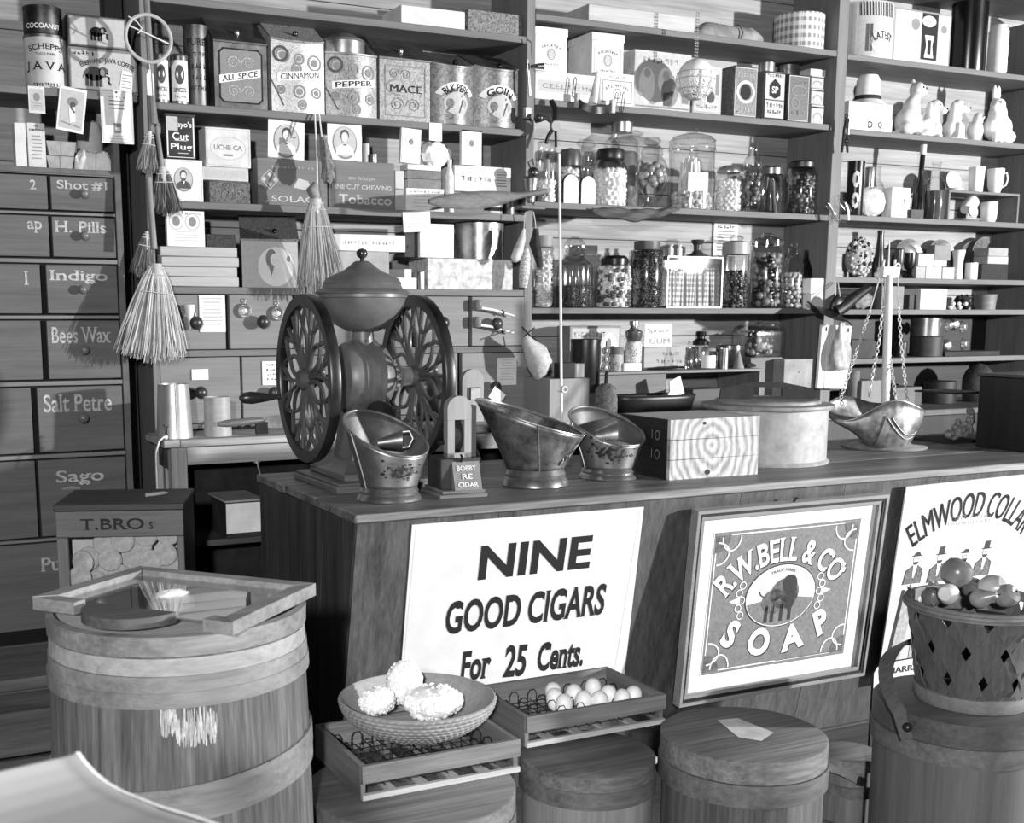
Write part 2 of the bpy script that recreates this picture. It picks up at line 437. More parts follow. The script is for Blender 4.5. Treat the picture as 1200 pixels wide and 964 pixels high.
for i, (t, xl, xr, yt, yb, kx, ky, t2) in enumerate(rows):
    ym = (yt+yb)/2
    x0 = at(xl, ym, Y=YS).x; x1 = CXR-.03; z1 = at((xl+xr)/2, yt, Y=YS).z; z0 = at((xl+xr)/2, yb, Y=YS).z
    if prevz:
        m = M(); m.box(.30, CXR-.026, YS-.002, YS+.02, z1+.004, prevz-.004, .0015); wp('rail', m, RL, cab)
    else:
        m = M(); m.box(.30, CXR-.026, YS-.002, YS+.02, z1+.004, 1.895, .0015); wp('rail', m, RL, cab)
    prevz = z0
    d = M(); d.box(x0, x1, YS-.004, YS+.018, z0+.004, z1-.002, .002)
    d.box(x0+.02, x1-.02, YS+.018, YS+.3, z0+.01, z1-.02, 0)
    dr = wp('drawer', d, wood(CG, 'x', .05, 1, .7, .1), cab)
    th = (z1-z0)*(.27 if i < 5 else .2)
    a = Art(lambda u, v, l: (u, YS-.0045-.0006*l, v))
    if i == 6: a.text(t, at(47, 665, Y=YS).x+.04, z1-.25*(z1-z0), None, th*.8, 1, .012, 1)
    else: a.text(t, (x0+x1)/2-(.01 if i else 0), z1-(z1-z0)*.25, (x1-x0)*(.8 if len(t) > 5 else .55), th, 1, .012, 1)
    wp2('painted_lettering', a, LET, dr)
    kr = .017 if i < 4 else .02
    if kx: p = at(kx-1, ky, Y=YS-.03); knob(dr, p.x, YS-.004, p.z, kr, .42)
    elif i == 5: knob(dr, .66, YS-.004, (z0+z1)/2-.03, kr, .42)
    if i < 6:
        m = M(); m.box(x0-.018-(0 if i > 1 else -.012), x0-.004, YS+.012, YS+.02, z0, z1, 0)
        d = M(); xq = x0-(.022 if i in (2, 3, 4) else .012)
        d.box(.285, xq, YS-.004, YS+.018, z0+.004, z1-.002, .002)
        dr = wp('drawer', d, wood(CG, 'x', .05, 1, .7, .1), cab)
        if t2:
            a = Art(lambda u, v, l: (u, YS-.0045-.0006*l, v)); a.text(t2, xq-.05, z1-(z1-z0)*.28, None, th, 1, .012, 1)
            wp2('painted_lettering', a, LET, dr)

# ---------------------------------------------------------------- wall of shelves
sh = thing('shelving_unit', 'wall of grey painted store shelves in three bays with drawers under the left bay', 'shelves', (1.03, YS, 0))
def post(x0, x1):
    m = M(); m.box(x0, x1, YS, YB-.002, FL, 3.0, .002); wp('post', m, GREYZ, sh)
post(1.029, 1.056); post(2.701, 2.742); post(4.473, 4.54); post(6.05, 6.1)
def board(x0, x1, z, y0=YS, t=.028):
    m = M(); m.box(x0, x1, y0, YB-.002, z-t, z, .002); return wp('shelf_board', m, GREYX, sh)
ZL = [2.57, 2.18, 1.815, 1.487]; ZR = [2.672, 2.317, 1.876, 1.409]; ZF = [2.665, 2.306, 1.882, 1.57, 1.405, 1.147, .90]
for z in ZL: board(1.058, 2.699, z)
for z in ZR: board(2.744, 4.471, z)
for z in ZF[:6]: board(4.542, 6.048, z, YS if z > 1.6 else YS+.03)
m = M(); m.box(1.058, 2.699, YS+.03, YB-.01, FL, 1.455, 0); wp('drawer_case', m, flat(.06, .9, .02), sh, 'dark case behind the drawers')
m = M(); m.box(2.744, 6.048, 4.48, YB-.01, .86, .89, .003); wp('base_ledge', m, wood(.42, 'x', .08), sh)
m = M(); m.box(2.744, 6.048, 4.52, YB-.01, FL, .86, .003); wp('base_front', m, wood(.2, 'z', .06), sh)
def rail(z0, z1):
    m = M(); m.box(1.058, 2.699, YS, YS+.028, z0, z1, .0015); wp('rail', m, GREYX, sh)
rail(1.212, 1.238); rail(.925, .945)
DRW = wood(.48, 'x', .05, .8, .65, .12)
cols1 = [(186.5, 264), (269, 343), (347, 413), (417, 482), (486, 549), (552.7, 614)]
cols2 = [(188, 281.5), (284, 374), (377, 458), (461, 536), (541, 614.5)]
kn1 = [(230, 378), (309, 377), (384, 378), (452, 378), (520, 378), (583, 379)]
kn2 = [(236, 460), (322, 460), (415, 456), (495, 454), (582, 453)]
DRAW = []
for cols, kns, z0, z1, yy in ((cols1, kn1, 1.241, 1.456, 378), (cols2, kn2, .948, 1.209, 450)):
    for (xl, xr), (kx, ky) in zip(cols, kns):
        x0 = at(xl, yy, Y=YS).x; x1 = at(xr, yy, Y=YS).x
        d = M(); d.box(x0, x1, YS-.002, YS+.028, z0, z1, .002)
        dr = wp('drawer', d, DRW, sh); p = at(kx, ky, Y=YS-.04)
        knob(dr, p.x, YS-.002, p.z, .027 if yy < 400 else .025, .22); DRAW.append(dr)
# low shelf box at the back of the right bay
p = at(694.8, 435, Y=4.72); q = at(893, 433, Y=4.72)
lo = thing('low_shelf_rack', 'low wooden rack shelf behind the counter with pigeonholes under its board', 'shelf rack', (p.x, 4.72, .89))
zt = 1.113; W = q.x-p.x
m = M(); m.box(0, W, 0, .33, zt-.89-.014, zt-.89, .002); part('top_board', m, wood(.42, 'x', .08), lo)
m = M(); m.box(0, .012, 0, .33, 0, zt-.905, .001); part('side_board', m, wood(.42, 'z', .08), lo)
m = M(); m.box(W-.014, W, 0, .33, 0, zt-.905, .001); part('side_board', m, wood(.42, 'z', .08), lo)
m = M(); m.box(W*.42, W*.42+.012, .02, .33, 0, zt-.905, .001); part('divider', m, wood(.3, 'z', .08), lo)
m = M(); m.box(.013, W*.42, .012, .03, .075, zt-.906, .001); part('front_panel', m, wood(.36, 'x', .06), lo)

# ---------------------------------------------------------------- work table in front of the drawers
tb = thing('work_table', 'plain pale wooden table in front of the drawers behind the coffee mill', 'table', (.983, 4.4, 0))
TZ = .92
m = M(); m.box(0, .06, 0, .32, TZ-.029, TZ, .003); m.box(.062, 1.75, 0, .105, TZ-.029, TZ, .003); m.box(.062, 1.75, .107, .213, TZ-.029, TZ, .003); m.box(.062, 1.75, .215, .32, TZ-.029, TZ, .003)
part('tabletop', m, wood(.62, 'x', .16, 1, .7), tb)
m = M(); m.box(.09, 1.66, .03, .05, TZ-.1, TZ-.03, .002); part('apron', m, wood(.6, 'x', .1, 1, .7), tb)
m = M(); m.box(.035, .055, .05, .3, TZ-.12, TZ-.03, .002); part('side_rail', m, wood(.34, 'y', .1), tb)
for x in (.03, 1.64):
    for y in (.02, .255):
        m = M(); m.box(x, x+.06, y, y+.06, FL, TZ-.03, .003); part('leg', m, wood(.58, 'z', .1, 1, .7), tb)
m = M(); m.box(.05, 1.66, .02, .29, .505, .53, .003); part('lower_shelf', m, wood(.3, 'x', .1), tb)
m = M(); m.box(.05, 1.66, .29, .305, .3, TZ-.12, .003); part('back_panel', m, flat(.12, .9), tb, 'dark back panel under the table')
# nail with string at the table's left corner
p = at(194, 507, Y=4.42)
nl = thing('string_on_nail', 'white string tied to a nail at the left corner of the work table', 'string', (p.x, p.y, TZ))
m = M(); m.tube([(0, 0, -.02), (.0, 0, .055)], .003, 6); m.lathe([(0, .056), (.009, .056), (.009, .051), (0, .051)], 10); part('nail', m, flat(.3, .5), nl)
m = M(); m.tube([(.003, 0, .008), (-.01, -.01, .012), (-.03, -.028, .0), (-.045, -.035, -.04), (-.046, -.036, -.1), (-.044, -.036, -.35)], .0035, 6)
m.ball((0, 0, .01), .009, 8, 6); part('string', m, flat(.85, .9), nl)

# ---------------------------------------------------------------- counter (its front leans in towards the floor)
CT = .84
CX0, CX1, CY0, CY1 = 1.187, 5.2, 3.004, 3.93
def cfy(z): return 3.018+.215*(.814-z)
ct = thing('store_counter', 'long dark boarded store counter with a front sloping inwards', 'counter', (CX0, CY0, 0))
m = M()
for i in range(9):
    x0 = CX0+.01+i*.445; x1 = x0+.443
    m.add([(x0, cfy(.812), .812), (x1, cfy(.812), .812), (x1, cfy(FL), FL), (x0, cfy(FL), FL), (x0, cfy(.812)+.02, .812), (x1, cfy(.812)+.02, .812), (x1, cfy(FL)+.02, FL), (x0, cfy(FL)+.02, FL)],
          [(0, 1, 2, 3), (4, 7, 6, 5), (0, 4, 5, 1), (3, 2, 6, 7), (0, 3, 7, 4), (1, 5, 6, 2)])
wp('front_boards', m, wood(.29, 'z', .1, .8, .5), ct)
m = M(); ys = [0, .28, .5, .78, 1]
for a, b in zip(ys, ys[1:]):
    f = lambda t, z: cfy(z)+.004+(CY1-.03-cfy(z)-.004)*t
    y00, y01, y10, y11 = f(a, FL), f(b, FL), f(a, .812), f(b, .812); g = .0015
    m.add([(CX0+.004, y00+g, FL), (CX0+.004, y01-g, FL), (CX0+.004, y11-g, .812), (CX0+.004, y10+g, .812), (CX0+.03, y00+g, FL), (CX0+.03, y01-g, FL), (CX0+.03, y11-g, .812), (CX0+.03, y10+g, .812)],
          [(0, 1, 2, 3), (4, 7, 6, 5), (0, 4, 5, 1), (3, 2, 6, 7), (0, 3, 7, 4), (1, 5, 6, 2)])
wp('end_boards', m, wood(.24, 'z', .09, .8, .5), ct)
m = M(); m.box(CX0+.04, CX1, CY1-.06, CY1-.035, FL, .812, .003); wp('back_boards', m, wood(.25, 'z', .08), ct)
m = M(); m.box(0, CX1-CX0, 0, .32, -.028, 0, .004); m.box(.004, CX1-CX0, .322, .63, -.028, 0, .004); m.box(.002, CX1-CX0, .632, CY1-CY0, -.028, 0, .004)
solo('counter_top', m, wood(.4, 'x', .22, .7, .5, .4), 'worn plank worktop of the long counter', 'countertop', (CX0, CY0, CT))
p = at(305, 556, Z=CT)
m = M(); m.tube([(0, 0, 0), (-.01, 0, .042)], .003, 6); m.lathe([(0, .046), (.011, .046), (.011, .041), (0, .041)], 10, (-.011, 0, 0))
solo('bent_nail', m, flat(.6, .4, .05, 14, 0, .6), 'nail sticking up from the back left corner of the counter', 'nail', (p.x, p.y, CT))
# ================================================================ makers for shelf goods
ARTM = lambda: [INK(), GREY(.5), WHITE(), GREY(.7), GREY(.3)]
def carton(name, label, cat, px, z, art=None, yin=.03, d=.15, m=None, lid=0, rz=0, group=None, tilt=0, lidm=None, Y=None, bev=.002, amats=None):
    Yf = (Y if Y is not None else YS)+yin
    x0, x1, H = fbox(px[0], px[1], px[2], Yf, z); W = x1-x0
    m = m or flat(.78, .8)
    loc = ((x0+x1)/2, Yf, z)
    b = M(); b.box(-W/2, W/2, 0, d, 0, H-(lid*.3 if lid else 0), bev)
    if not art and not lid:
        o = solo(name, b, m, label, cat, loc, rz, group)
    else:
        o = thing(name, label, cat, loc, rz, group)
        part('body', b, m, o)
        if lid:
            l = M(); l.box(-W/2-.003, W/2+.003, -.003, d+.003, H-lid, H, bev); part('lid', l, lidm or m, o)
        if art:
            a = Art(); art(a, W, H); part('printed_label', a, amats or ARTM(), o)
    if tilt: o.rotation_euler[0] = tilt
    return z+H
def card(name, label, cat, px, z, art=None, yin=.02, v=.88, tilt=0, roll=0, Y=None, t=.002, group=None):
    """thin card or paper; z None -> measured from the picture (hung, not standing)"""
    Yf = (Y if Y is not None else YS)+yin
    x0 = at(px[0], px[1], Y=Yf).x; x1 = at(px[2], px[1], Y=Yf).x; zt = at((px[0]+px[2])/2, px[1], Y=Yf).z
    zb = z if z is not None else at((px[0]+px[2])/2, px[3], Y=Yf).z
    W, H = x1-x0, zt-zb
    b = M(); b.box(-W/2, W/2, 0, t, 0, H, .0005)
    loc = ((x0+x1)/2, Yf, zb)
    if art:
        o = thing(name, label, cat, loc, 0, group); part('card', b, flat(v, .8, .04, 25), o)
        a = Art(); art(a, W, H); part('printing', a, ARTM(), o)
    else: o = solo(name, b, flat(v, .8, .04, 25), label, cat, loc, 0, group)
    o.rotation_euler = (tilt, roll, 0); return o
def can(name, label, cat, px, z, art=None, yin=.02, m=None, lid=.12, lidm=None, Y=None, group=None, prof=None, n=32, knobr=0, facek=.85, amats=None):
    c, r, H = fcyl(px[0], px[1], px[2], (Y if Y is not None else YS)+yin, z)
    m = m or tin(.55, .45)
    o = thing(name, label, cat, (c.x, c.y, z), face(c, facek), group)
    lh = H*lid
    b = M(); b.lathe([(0, 0), (r*.97, 0), (r, .003), (r, H-lh), (0, H-lh)] if not prof else [(a*r, h*H) for a, h in prof], n); part('body', b, m, o)
    if lid:
        l = M(); l.lathe([(0, H-lh), (r*1.02, H-lh), (r*1.02, H-.002), (r*.98, H), (0, H)], n)
        if knobr: l.lathe([(0, H), (knobr*.6, H), (knobr, H+knobr), (0, H+2*knobr)], 12)
        part('lid', l, lidm or m, o)
    if art:
        a = Art(cyl(r)); art(a, r, H-lh); part('printed_label', a, amats or ARTM(), o)
    return z+H
def spicebin(name, label, px, z, rise, bow, D, art, m, lidm, kv=.5, kz=.45, yin=.03, amats=None):
    Yf = YS+yin
    x0, x1, H = fbox(px[0], px[1], px[2], Yf, z); W = x1-x0
    o = thing(name, label, 'spice tin', ((x0+x1)/2, Yf, z))
    n = 10 if bow else 1
    fr = [(-W/2+W*i/n, -bow*(1-(2*i/n-1)**2)) for i in range(n+1)]
    plan = fr+[(W/2, D), (-W/2, D)]; N = len(plan)
    top = lambda y: H+rise*max(0, min(1, (y+bow)/(D*.8+bow)))
    vs = [(x, y, 0) for x, y in plan]+[(x, y, top(y)-.004) for x, y in plan]
    b = M(); b.add(vs, [tuple(range(N))[::-1], tuple(range(N, 2*N))]+[(i, (i+1) % N, N+(i+1) % N, N+i) for i in range(N)])
    part('body', b, m, o)
    yb = D*.8
    lp = [(x*1.02, y-.004) for x, y in fr]+[(W/2*1.02, yb), (-W/2*1.02, yb)]; K = len(lp)
    l = M(); l.add([(x, y, top(y)-.003) for x, y in lp]+[(x, y, top(y)+.004) for x, y in lp], [tuple(range(K))[::-1], tuple(range(K, 2*K))]+[(i, (i+1) % K, K+(i+1) % K, K+i) for i in range(K)])
    L = part('lid', l, lidm, o)
    ky = -bow+(yb+bow)*kz*.6; k = M(); k.ball((0, ky, top(ky)+.012), (.012, .012, .012), 12, 8); k.lathe([(.005, -.01), (.005, .01)], 8, (0, ky, top(ky)))
    part('knob', k, tin(kv, .2, .05), L)
    a = Art(lambda u, v, l: (u, -bow*(1-(2*u/W)**2)-.0008*(l+1), v)); art(a, W, H); part('printed_label', a, amats or ARTM(), o)
    return o
def banner(a, cu, cv, w, h, s, bend=.25, l=1, inkl=0, bg=2, txt=None, serif=1):
    n = 10; P = []
    f = lambda t: cv+bend*h*(t*1.6)
    a.mat(bg)
    for i in range(n):
        t0 = i/n-.5; t1 = (i+1)/n-.5
        a.put([(cu+w*t0, f(t0)-h/2), (cu+w*t1, f(t1)-h/2), (cu+w*t1, f(t1)+h/2), (cu+w*t0, f(t0)+h/2)], [(0, 1, 2, 3)], l)
    a.mat(inkl).text(s, cu, cv, w*.86, h*.72, l+1, .012, serif, lambda u, v: (u, v+f(u/w)-cv))
def scrolls(a, cu, cv, s, l=1):
    for sx in (-1, 1):
        pts = []
        for k in range(16):
            t = k/15; an = t*1.7*2*PI; r = s*(1-t*.8); pts.append((cu+sx*(s*.9-r*math.cos(an)*.8), cv+r*math.sin(an)*.7))
        a.line(pts, s*.09, l)
def portrait(a, cu, cv, s, old=False):
    a.mat(1).ell(cu, cv-.1*s, .95*s, 1.15*s, 0, 28)
    a.mat(3).ell(cu, cv-.05*s, .86*s, 1.05*s, 1, 28)
    a.mat(4 if old else 2).poly([(cu-.72*s, cv-.95*s), (cu-.62*s, cv-.45*s), (cu-.2*s, cv-.2*s), (cu+.2*s, cv-.2*s), (cu+.62*s, cv-.45*s), (cu+.72*s, cv-.95*s)], 2)
    a.mat(4).ell(cu, cv+.42*s, .33*s, .4*s, 3)
    a.mat(3).ell(cu, cv+.27*s, .27*s, .38*s, 4)
    a.mat(2).ell(cu-.03*s, cv+.25*s, .2*s, .3*s, 5)
    a.mat(4).rect(cu-.15*s, cu-.06*s, cv+.27*s, cv+.31*s, 6); a.rect(cu+.05*s, cu+.14*s, cv+.27*s, cv+.31*s, 6); a.rect(cu-.07*s, cu+.07*s, cv+.07*s, cv+.1*s, 6)
    if old:
        a.mat(4).poly([(cu-.24*s, cv+.14*s), (cu-.1*s, cv+.02*s), (cu+.1*s, cv+.02*s), (cu+.24*s, cv+.14*s), (cu+.14*s, cv-.22*s), (cu-.14*s, cv-.22*s)], 6)
        a.mat(2).poly([(cu-.12*s, cv-.24*s), (cu+.12*s, cv-.24*s), (cu, cv-.6*s)], 6)
    else: a.mat(4).rect(cu-.12*s, cu+.12*s, cv-.3*s, cv-.22*s, 6)
def elephant(a, cu, cv, s, l=2):
    a.ell(cu, cv, .55*s, .4*s, l); a.ell(cu+.55*s, cv+.12*s, .28*s, .3*s, l)
    for x in (-.42, -.18, .16, .38): a.rect(cu+(x-.09)*s, cu+(x+.09)*s, cv-.72*s, cv-.05*s, l)
    a.line([(cu+.76*s, cv+.05*s), (cu+.86*s, cv-.2*s), (cu+.84*s, cv-.45*s), (cu+.95*s, cv-.55*s)], .12*s, l)
    a.line([(cu-.54*s, cv+.1*s), (cu-.64*s, cv-.25*s)], .04*s, l)
    k = a.cur; a.mat(1).ell(cu+.48*s, cv+.1*s, .14*s, .2*s, l+1); a.mat(2).line([(cu+.7*s, cv-.02*s), (cu+.88*s, cv-.06*s)], .05*s, l+1); a.mat(k)
def lines(a, cu, v0, w, n, dv, h, l=1, rn=R_):
    for i in range(n): a.rect(cu-w/2*(1-.25*rn.random()), cu+w/2*(1-.25*rn.random()), v0-i*dv, v0-i*dv+h, l)
def lump(name, label, cat, loc, r, m, jit=.16, seed=1, group=None, n=16, k=9):
    b = M(); b.ball((0, 0, r[2]), r, n, k, jit, random.Random(seed)); return solo(name, b, m, label, cat, loc, 0, group, ang=60)
# ================================================================ goods over the drawer cabinet
ZT = 2.2; ZC = 1.915
def A(a, r, H):
    a.mat(0); a.text('SCHEPPS', 0, H*.82, r*1.75, H*.11, 0, .01, 1, arch(r*3)); a.text('TRADE MARK', 0, H*.67, r*1.0, H*.05)
    a.text('J A V A', 0, H*.42, r*2.1, H*.2, 0, .014, 1); a.text('~12', 0, H*.08, r*1.6, H*.08)
zt = can('coffee_tin', 'pale round coffee tin lettered JAVA on the top left shelf', 'tin', (27, 44, 77), ZT, A, m=flat(.72, .5, .08, 8), lid=.06, lidm=tin(.4))
def A(a, r, H):
    a.mat(2); a.text('COCOANUT', 0, H*.3, r*1.9, H*.2, 1, .012)
can('cocoanut_tin', 'dark round tin with white letters on top of the pale coffee tin', 'tin', (26, 10, 72), zt, A, m=tin(.2, .4), lid=.12)
def A(a, W, H, t='REGAL ELEPHANT JAVA COFFEE'):
    a.mat(3).rect(-W*.48, W*.48, H*.05, H*.95, 0); a.mat(1).frame(-W*.48, W*.48, H*.05, H*.95, .004, 1); a.mat(0); a.mat(4); elephant(a, -W*.14, H*.42, W*.25)
    a.mat(0).text('~5', -W*.28, H*.86, W*.3, H*.1, 2, .01, 1); a.text('ELEPHANT JAVA COFFEE', W*.06, H*.72, W*.8, H*.14, 2, .012, 0, arch(W*.9))
    a.mat(2).poly([(W*.22, H*.12), (W*.4, H*.1), (W*.45, H*.5), (W*.27, H*.55)], 3); a.mat(1)
    for i in range(5): a.line([(W*(.255+.005*i), H*(.17+.07*i)), (W*(.385+.005*i), H*(.155+.07*i))], .003, 4)
z2 = carton('coffee_tin_box', 'oblong tin with a printed elephant standing beside the pale coffee tin', 'tin', (79, 53, 160), ZT, A, m=tin(.5, .4), d=.2)
def A(a, W, H): a.mat(3).rect(-W*.47, W*.47, H*.05, H*.95, 0); a.mat(0); elephant(a, -W*.02, H*.5, W*.2); a.mat(1).frame(-W*.47, W*.47, H*.05, H*.95, .004, 1)
carton('coffee_tin_box', 'darker elephant tin lying on top of the lower elephant tin', 'tin', (78, 15, 148), z2, A, m=tin(.35, .4), d=.2)
# papers hung on the shelf edge
def A(a, W, H): a.mat(3).rect(-W*.4, W*.4, H*.1, H*.9); a.mat(1).ell(0, H*.6, W*.2, H*.15, 1); lines(a, 0, H*.35, W*.6, 3, H*.08, H*.025)
card('trade_card', 'small printed card pinned to the shelf edge at the far left', 'card', (32.5, 101, 51.7, 132.5), None, A, yin=-.004, v=.8)
def A(a, W, H):
    a.mat(3).rect(-W*.43, W*.43, H*.06, H*.94); a.mat(1).ell(0, H*.68, W*.2, H*.1, 1); a.mat(4).ell(W*.02, H*.62, W*.1, H*.06, 2); a.mat(2).poly([(-W*.12, H*.56), (W*.1, H*.58), (W*.18, H*.25), (-W*.02, H*.2)], 2)
    a.mat(1).line([(-W*.35, H*.2), (W*.35, H*.13)], .004, 2); a.mat(4).line([(-W*.05, H*.56), (W*.1, H*.45)], .006, 3)
card('trade_card', 'tilted trade card with a small figure pinned under the elephant tin', 'card', (63, 102, 95, 154), None, A, yin=-.006, roll=rad(8))
def A(a, W, H):
    a.mat(1); a.text('~5', 0, H*.86, W*.5, H*.035); lines(a, 0, H*.78, W*.5, 3, H*.07, H*.02); a.rect(-W*.12, W*.12, H*.2, H*.38); a.mat(2).rect(-W*.07, W*.07, H*.23, H*.3, 2); a.mat(3).frame(-W*.46, W*.46, H*.03, H*.97, .002)
    a.mat(0).ell(0, H*.95, .004, .004, 1, 8); a.mat(3); lines(a, 0, H*.13, W*.6, 2, H*.05, H*.012)
card('wall_calendar', 'tall white printed sheet pinned to the shelf edge beside the cabinet side', 'paper', (117, 105, 155, 168), None, A, yin=-.005)
# standing on the cabinet
def A(a, W, H):
    a.mat(0); a.text('THE', 0, H*.93, W*.3, H*.04); a.text('GREEN', 0, H*.84, W*.75, H*.05, 1, .01, 1); a.mat(1); lines(a, 0, H*.7, W*.6, 7, H*.08, H*.02)
carton('medicine_carton', 'tall narrow white carton with fine print on the drawer cabinet', 'carton', (31, 143, 52), ZC, A, yin=.05, d=.07)
carton('medicine_carton', 'second narrow white carton cut by the left picture edge on the cabinet', 'carton', (16, 143, 29.5), ZC, yin=.05, d=.07, m=flat(.82, .8))
KR = flat(.6, .85, .06, 30, .2)
def pack(name, label, px, z, tap, m, yin=.05, d=.1):
    x0, x1, H = fbox(*px, YS+yin, z); W = x1-x0
    b = M(); b.add([(-W/2+tap, 0, 0), (W/2-tap, 0, 0), (W/2-tap, d, 0), (-W/2+tap, d, 0), (-W/2, .0, H), (W/2, .0, H), (W/2, d, H), (-W/2, d, H)], [(0, 3, 2, 1), (4, 5, 6, 7), (0, 1, 5, 4), (1, 2, 6, 5), (2, 3, 7, 6), (3, 0, 4, 7)])
    b.tube([(0, -.001, 0), (0, -.001, H)], .0015, 5); solo(name, b, m, label, 'parcel', ((x0+x1)/2, YS+yin, z)); return z+H
z2 = pack('paper_parcel', 'lower of two brown paper parcels stacked on the drawer cabinet', (54, 182, 87), ZC, .012, KR)
pack('paper_parcel', 'upper of two brown paper parcels stacked on the drawer cabinet', (54, 164.5, 89), z2+.002, .01, KR)
x0, x1, H = fbox(88, 176, 134, YS+.04, ZC)
b = M(); b.grid(lambda u, v: ((x1-x0)/2*math.cos(2*PI*u)*(1+.0)*(abs(math.cos(2*PI*u))**-.55 if abs(math.cos(2*PI*u)) > .35 else .35**-.55)*.62, .06+.06*math.sin(2*PI*u), H*v), 32, 6, True)
b = M(); rn = random.Random(5)
def fn(u, v):
    a = 2*PI*u; ex = .45; c, s_ = math.cos(a), math.sin(a); W = (x1-x0)/2
    taper = 1-.25*max(0, v-.6)/.4+.04*math.sin(9*a)*v
    return (W*math.copysign(abs(c)**ex, c)*taper, .065+.06*math.copysign(abs(s_)**ex, s_)*taper, H*v+.006*math.sin(7*a+v*3))
b.grid(fn, 40, 9, True); b.add([fn(i/40, 1) for i in range(40)]+[(0, .065, H*1.02)], [(i, (i+1) % 40, 40) for i in range(40)]); b.tube([(0, .002, .004), (0, .0, H)], .0015, 5)
solo('paper_parcel', b, flat(.87, .9, .05, 18, .5), 'crumpled white paper parcel tied with string on the drawer cabinet', 'parcel', ((x0+x1)/2, YS+.04, ZC), ang=25)
p = at(105, 139, Y=YS+.2)
b = M(); b.lathe([(0, 0), (.045, 0), (.05, .04), (.05, .16), (.04, .2), (.02, p.z-ZC-.005), (0, p.z-ZC)], 24); solo('paper_sack', b, flat(.7, .9, .05, 18), 'round topped light paper sack standing behind the crumpled white parcel', 'sack', (p.x, YS+.22, ZC))
# ================================================================ left bay, top shelf: spice tins
Z1 = 2.18
def A(a, r, H):
    a.mat(2).rect(-r*1.1, r*1.1, H*.08, H*.92, 0, 8); a.mat(4).ell(0, H*.62, r*.55, H*.2, 1); a.mat(0).text('SPICES', 0, H*.3, r*1.4, H*.09, 2, .012); a.text('~7', 0, H*.16, r*1.3, H*.06, 2)
can('spice_can', 'small round spice can, left one of the pair at the end of the shelf', 'can', (179, 64, 197), Z1, A, lid=.05, m=tin(.5))
can('spice_can', 'small round spice can, right one of the pair beside the tall dark can', 'can', (199, 65, 220), Z1, A, lid=.05, m=tin(.5))
def A(a, r, H):
    a.mat(0); a.text('PURE', 0, H*.82, r*1.6, H*.09, 0, .012, 1)
    for i, t in enumerate(('~4', '~5', '~5', '~6')): a.text(t, 0, H*(.66-.14*i), r*1.6, H*.07, 0, .012)
can('coffee_can', 'tall dark cylindrical coffee can lettered PURE beside the small spice cans', 'can', (214, 31, 243), Z1, A, lid=.04, m=tin(.38, .4, .1), yin=.05)
LT1 = litho(.3, .55, 40, .45, .5, .1, .4); LT2 = litho(.48, .8, 34, .45, .46, .08, .3); LT3 = litho(.36, .68, 30, .45, .5, .1, .4); LT4 = litho(.28, .62, 26, .4, .5, .1, .5)
def A(a, W, H):
    a.mat(1).poly([(-W*.4, H*.16), (-W*.33, H*.1), (W*.33, H*.1), (W*.4, H*.16), (W*.4, H*.84), (W*.33, H*.9), (-W*.33, H*.9), (-W*.4, H*.84)], 0)
    a.mat(0).line([(-W*.4, H*.16), (-W*.33, H*.1), (W*.33, H*.1), (W*.4, H*.16), (W*.4, H*.84), (W*.33, H*.9), (-W*.33, H*.9), (-W*.4, H*.84), (-W*.4, H*.16)], .006, 1)
    a.mat(3); scrolls(a, 0, H*.7, W*.16); scrolls(a, 0, H*.27, W*.16); banner(a, -W*.02, H*.5, W*.78, H*.12, 'ALL SPICE', .7, 2)
spicebin('spice_tin', 'dark slant lidded spice tin with a scroll lettered ALL SPICE', (250, 47, 312), Z1, .12, 0, .2, A, tin(.45, .4, .12), tin(.42, .35, .1), .8)
def mkA(t, dark=False):
    def A(a, W, H):
        a.mat(1)
        for x, y, r in ((-.3, .8, .13), (.0, .76, .1), (.3, .72, .14), (0, .3, .12), (.33, .3, .1), (-.34, .32, .08), (.05, .12, .09), (-.05, .62, .1)):
            a.ring(W*x, H*y, W*r, W*r, W*.03, 1, 20); a.ell(W*x, H*y, W*r*.5, W*r*.5, 1, 12)
        a.mat(4).ring(-W*.34, H*.82, W*.14, W*.14, W*.04, 2, 20); a.line([(-W*.5, H*.45), (-W*.3, H*.1)], .005, 1)
        banner(a, W*.02, H*.53, W*.84, H*.12, t, .4, 2, 0, 2, None, 0)
    return A
spicebin('spice_tin', 'pale flowered spice tin with a banner lettered CINNAMON', (317, 47, 379), Z1, .11, .02, .2, mkA('CINNAMON'), LT2, litho(.25, .6, 60, .5), .3, .4)
spicebin('spice_tin', 'flowered spice tin with a bright collar lid lettered PEPPER', (381, 62, 441), Z1, .02, .03, .2, mkA('PEPPER'), LT3, tin(.5), .5, .4)
po = [o for o in COL.objects if o.get('label', '').endswith('lettered PEPPER')][0]
c, r, H = fcyl(383, 40, 434, YS+.03, Z1)
b = M(); h0 = .41; b.lathe([(0, 0), (r, 0), (r, .05), (r*1.03, .052), (r*1.0, .06), (r*.5, .085), (0, .09)], 32, (0, .09, fbox(381, 62, 441, YS+.03, Z1)[2]+.012)); part('collar_lid', b, tin(.75, .25, .1), po)
def A(a, W, H):
    a.mat(1); a.frame(-W*.4, W*.4, H*.08, H*.9, .005, 0); scrolls(a, -W*.1, H*.76, W*.13); scrolls(a, 0, H*.27, W*.18); a.mat(0).text('MACE', W*.02, H*.53, W*.62, H*.12, 2, .012, 1); a.mat(1).ring(-W*.08, H*.55, W*.3, H*.14, .006, 1, 30, PI*.6, PI*1.5)
spicebin('spice_tin', 'square slant lidded spice tin with worn gilding lettered MACE', (444.5, 67, 504), Z1, .11, 0, .2, A, LT3, tin(.4, .4, .1), .85)
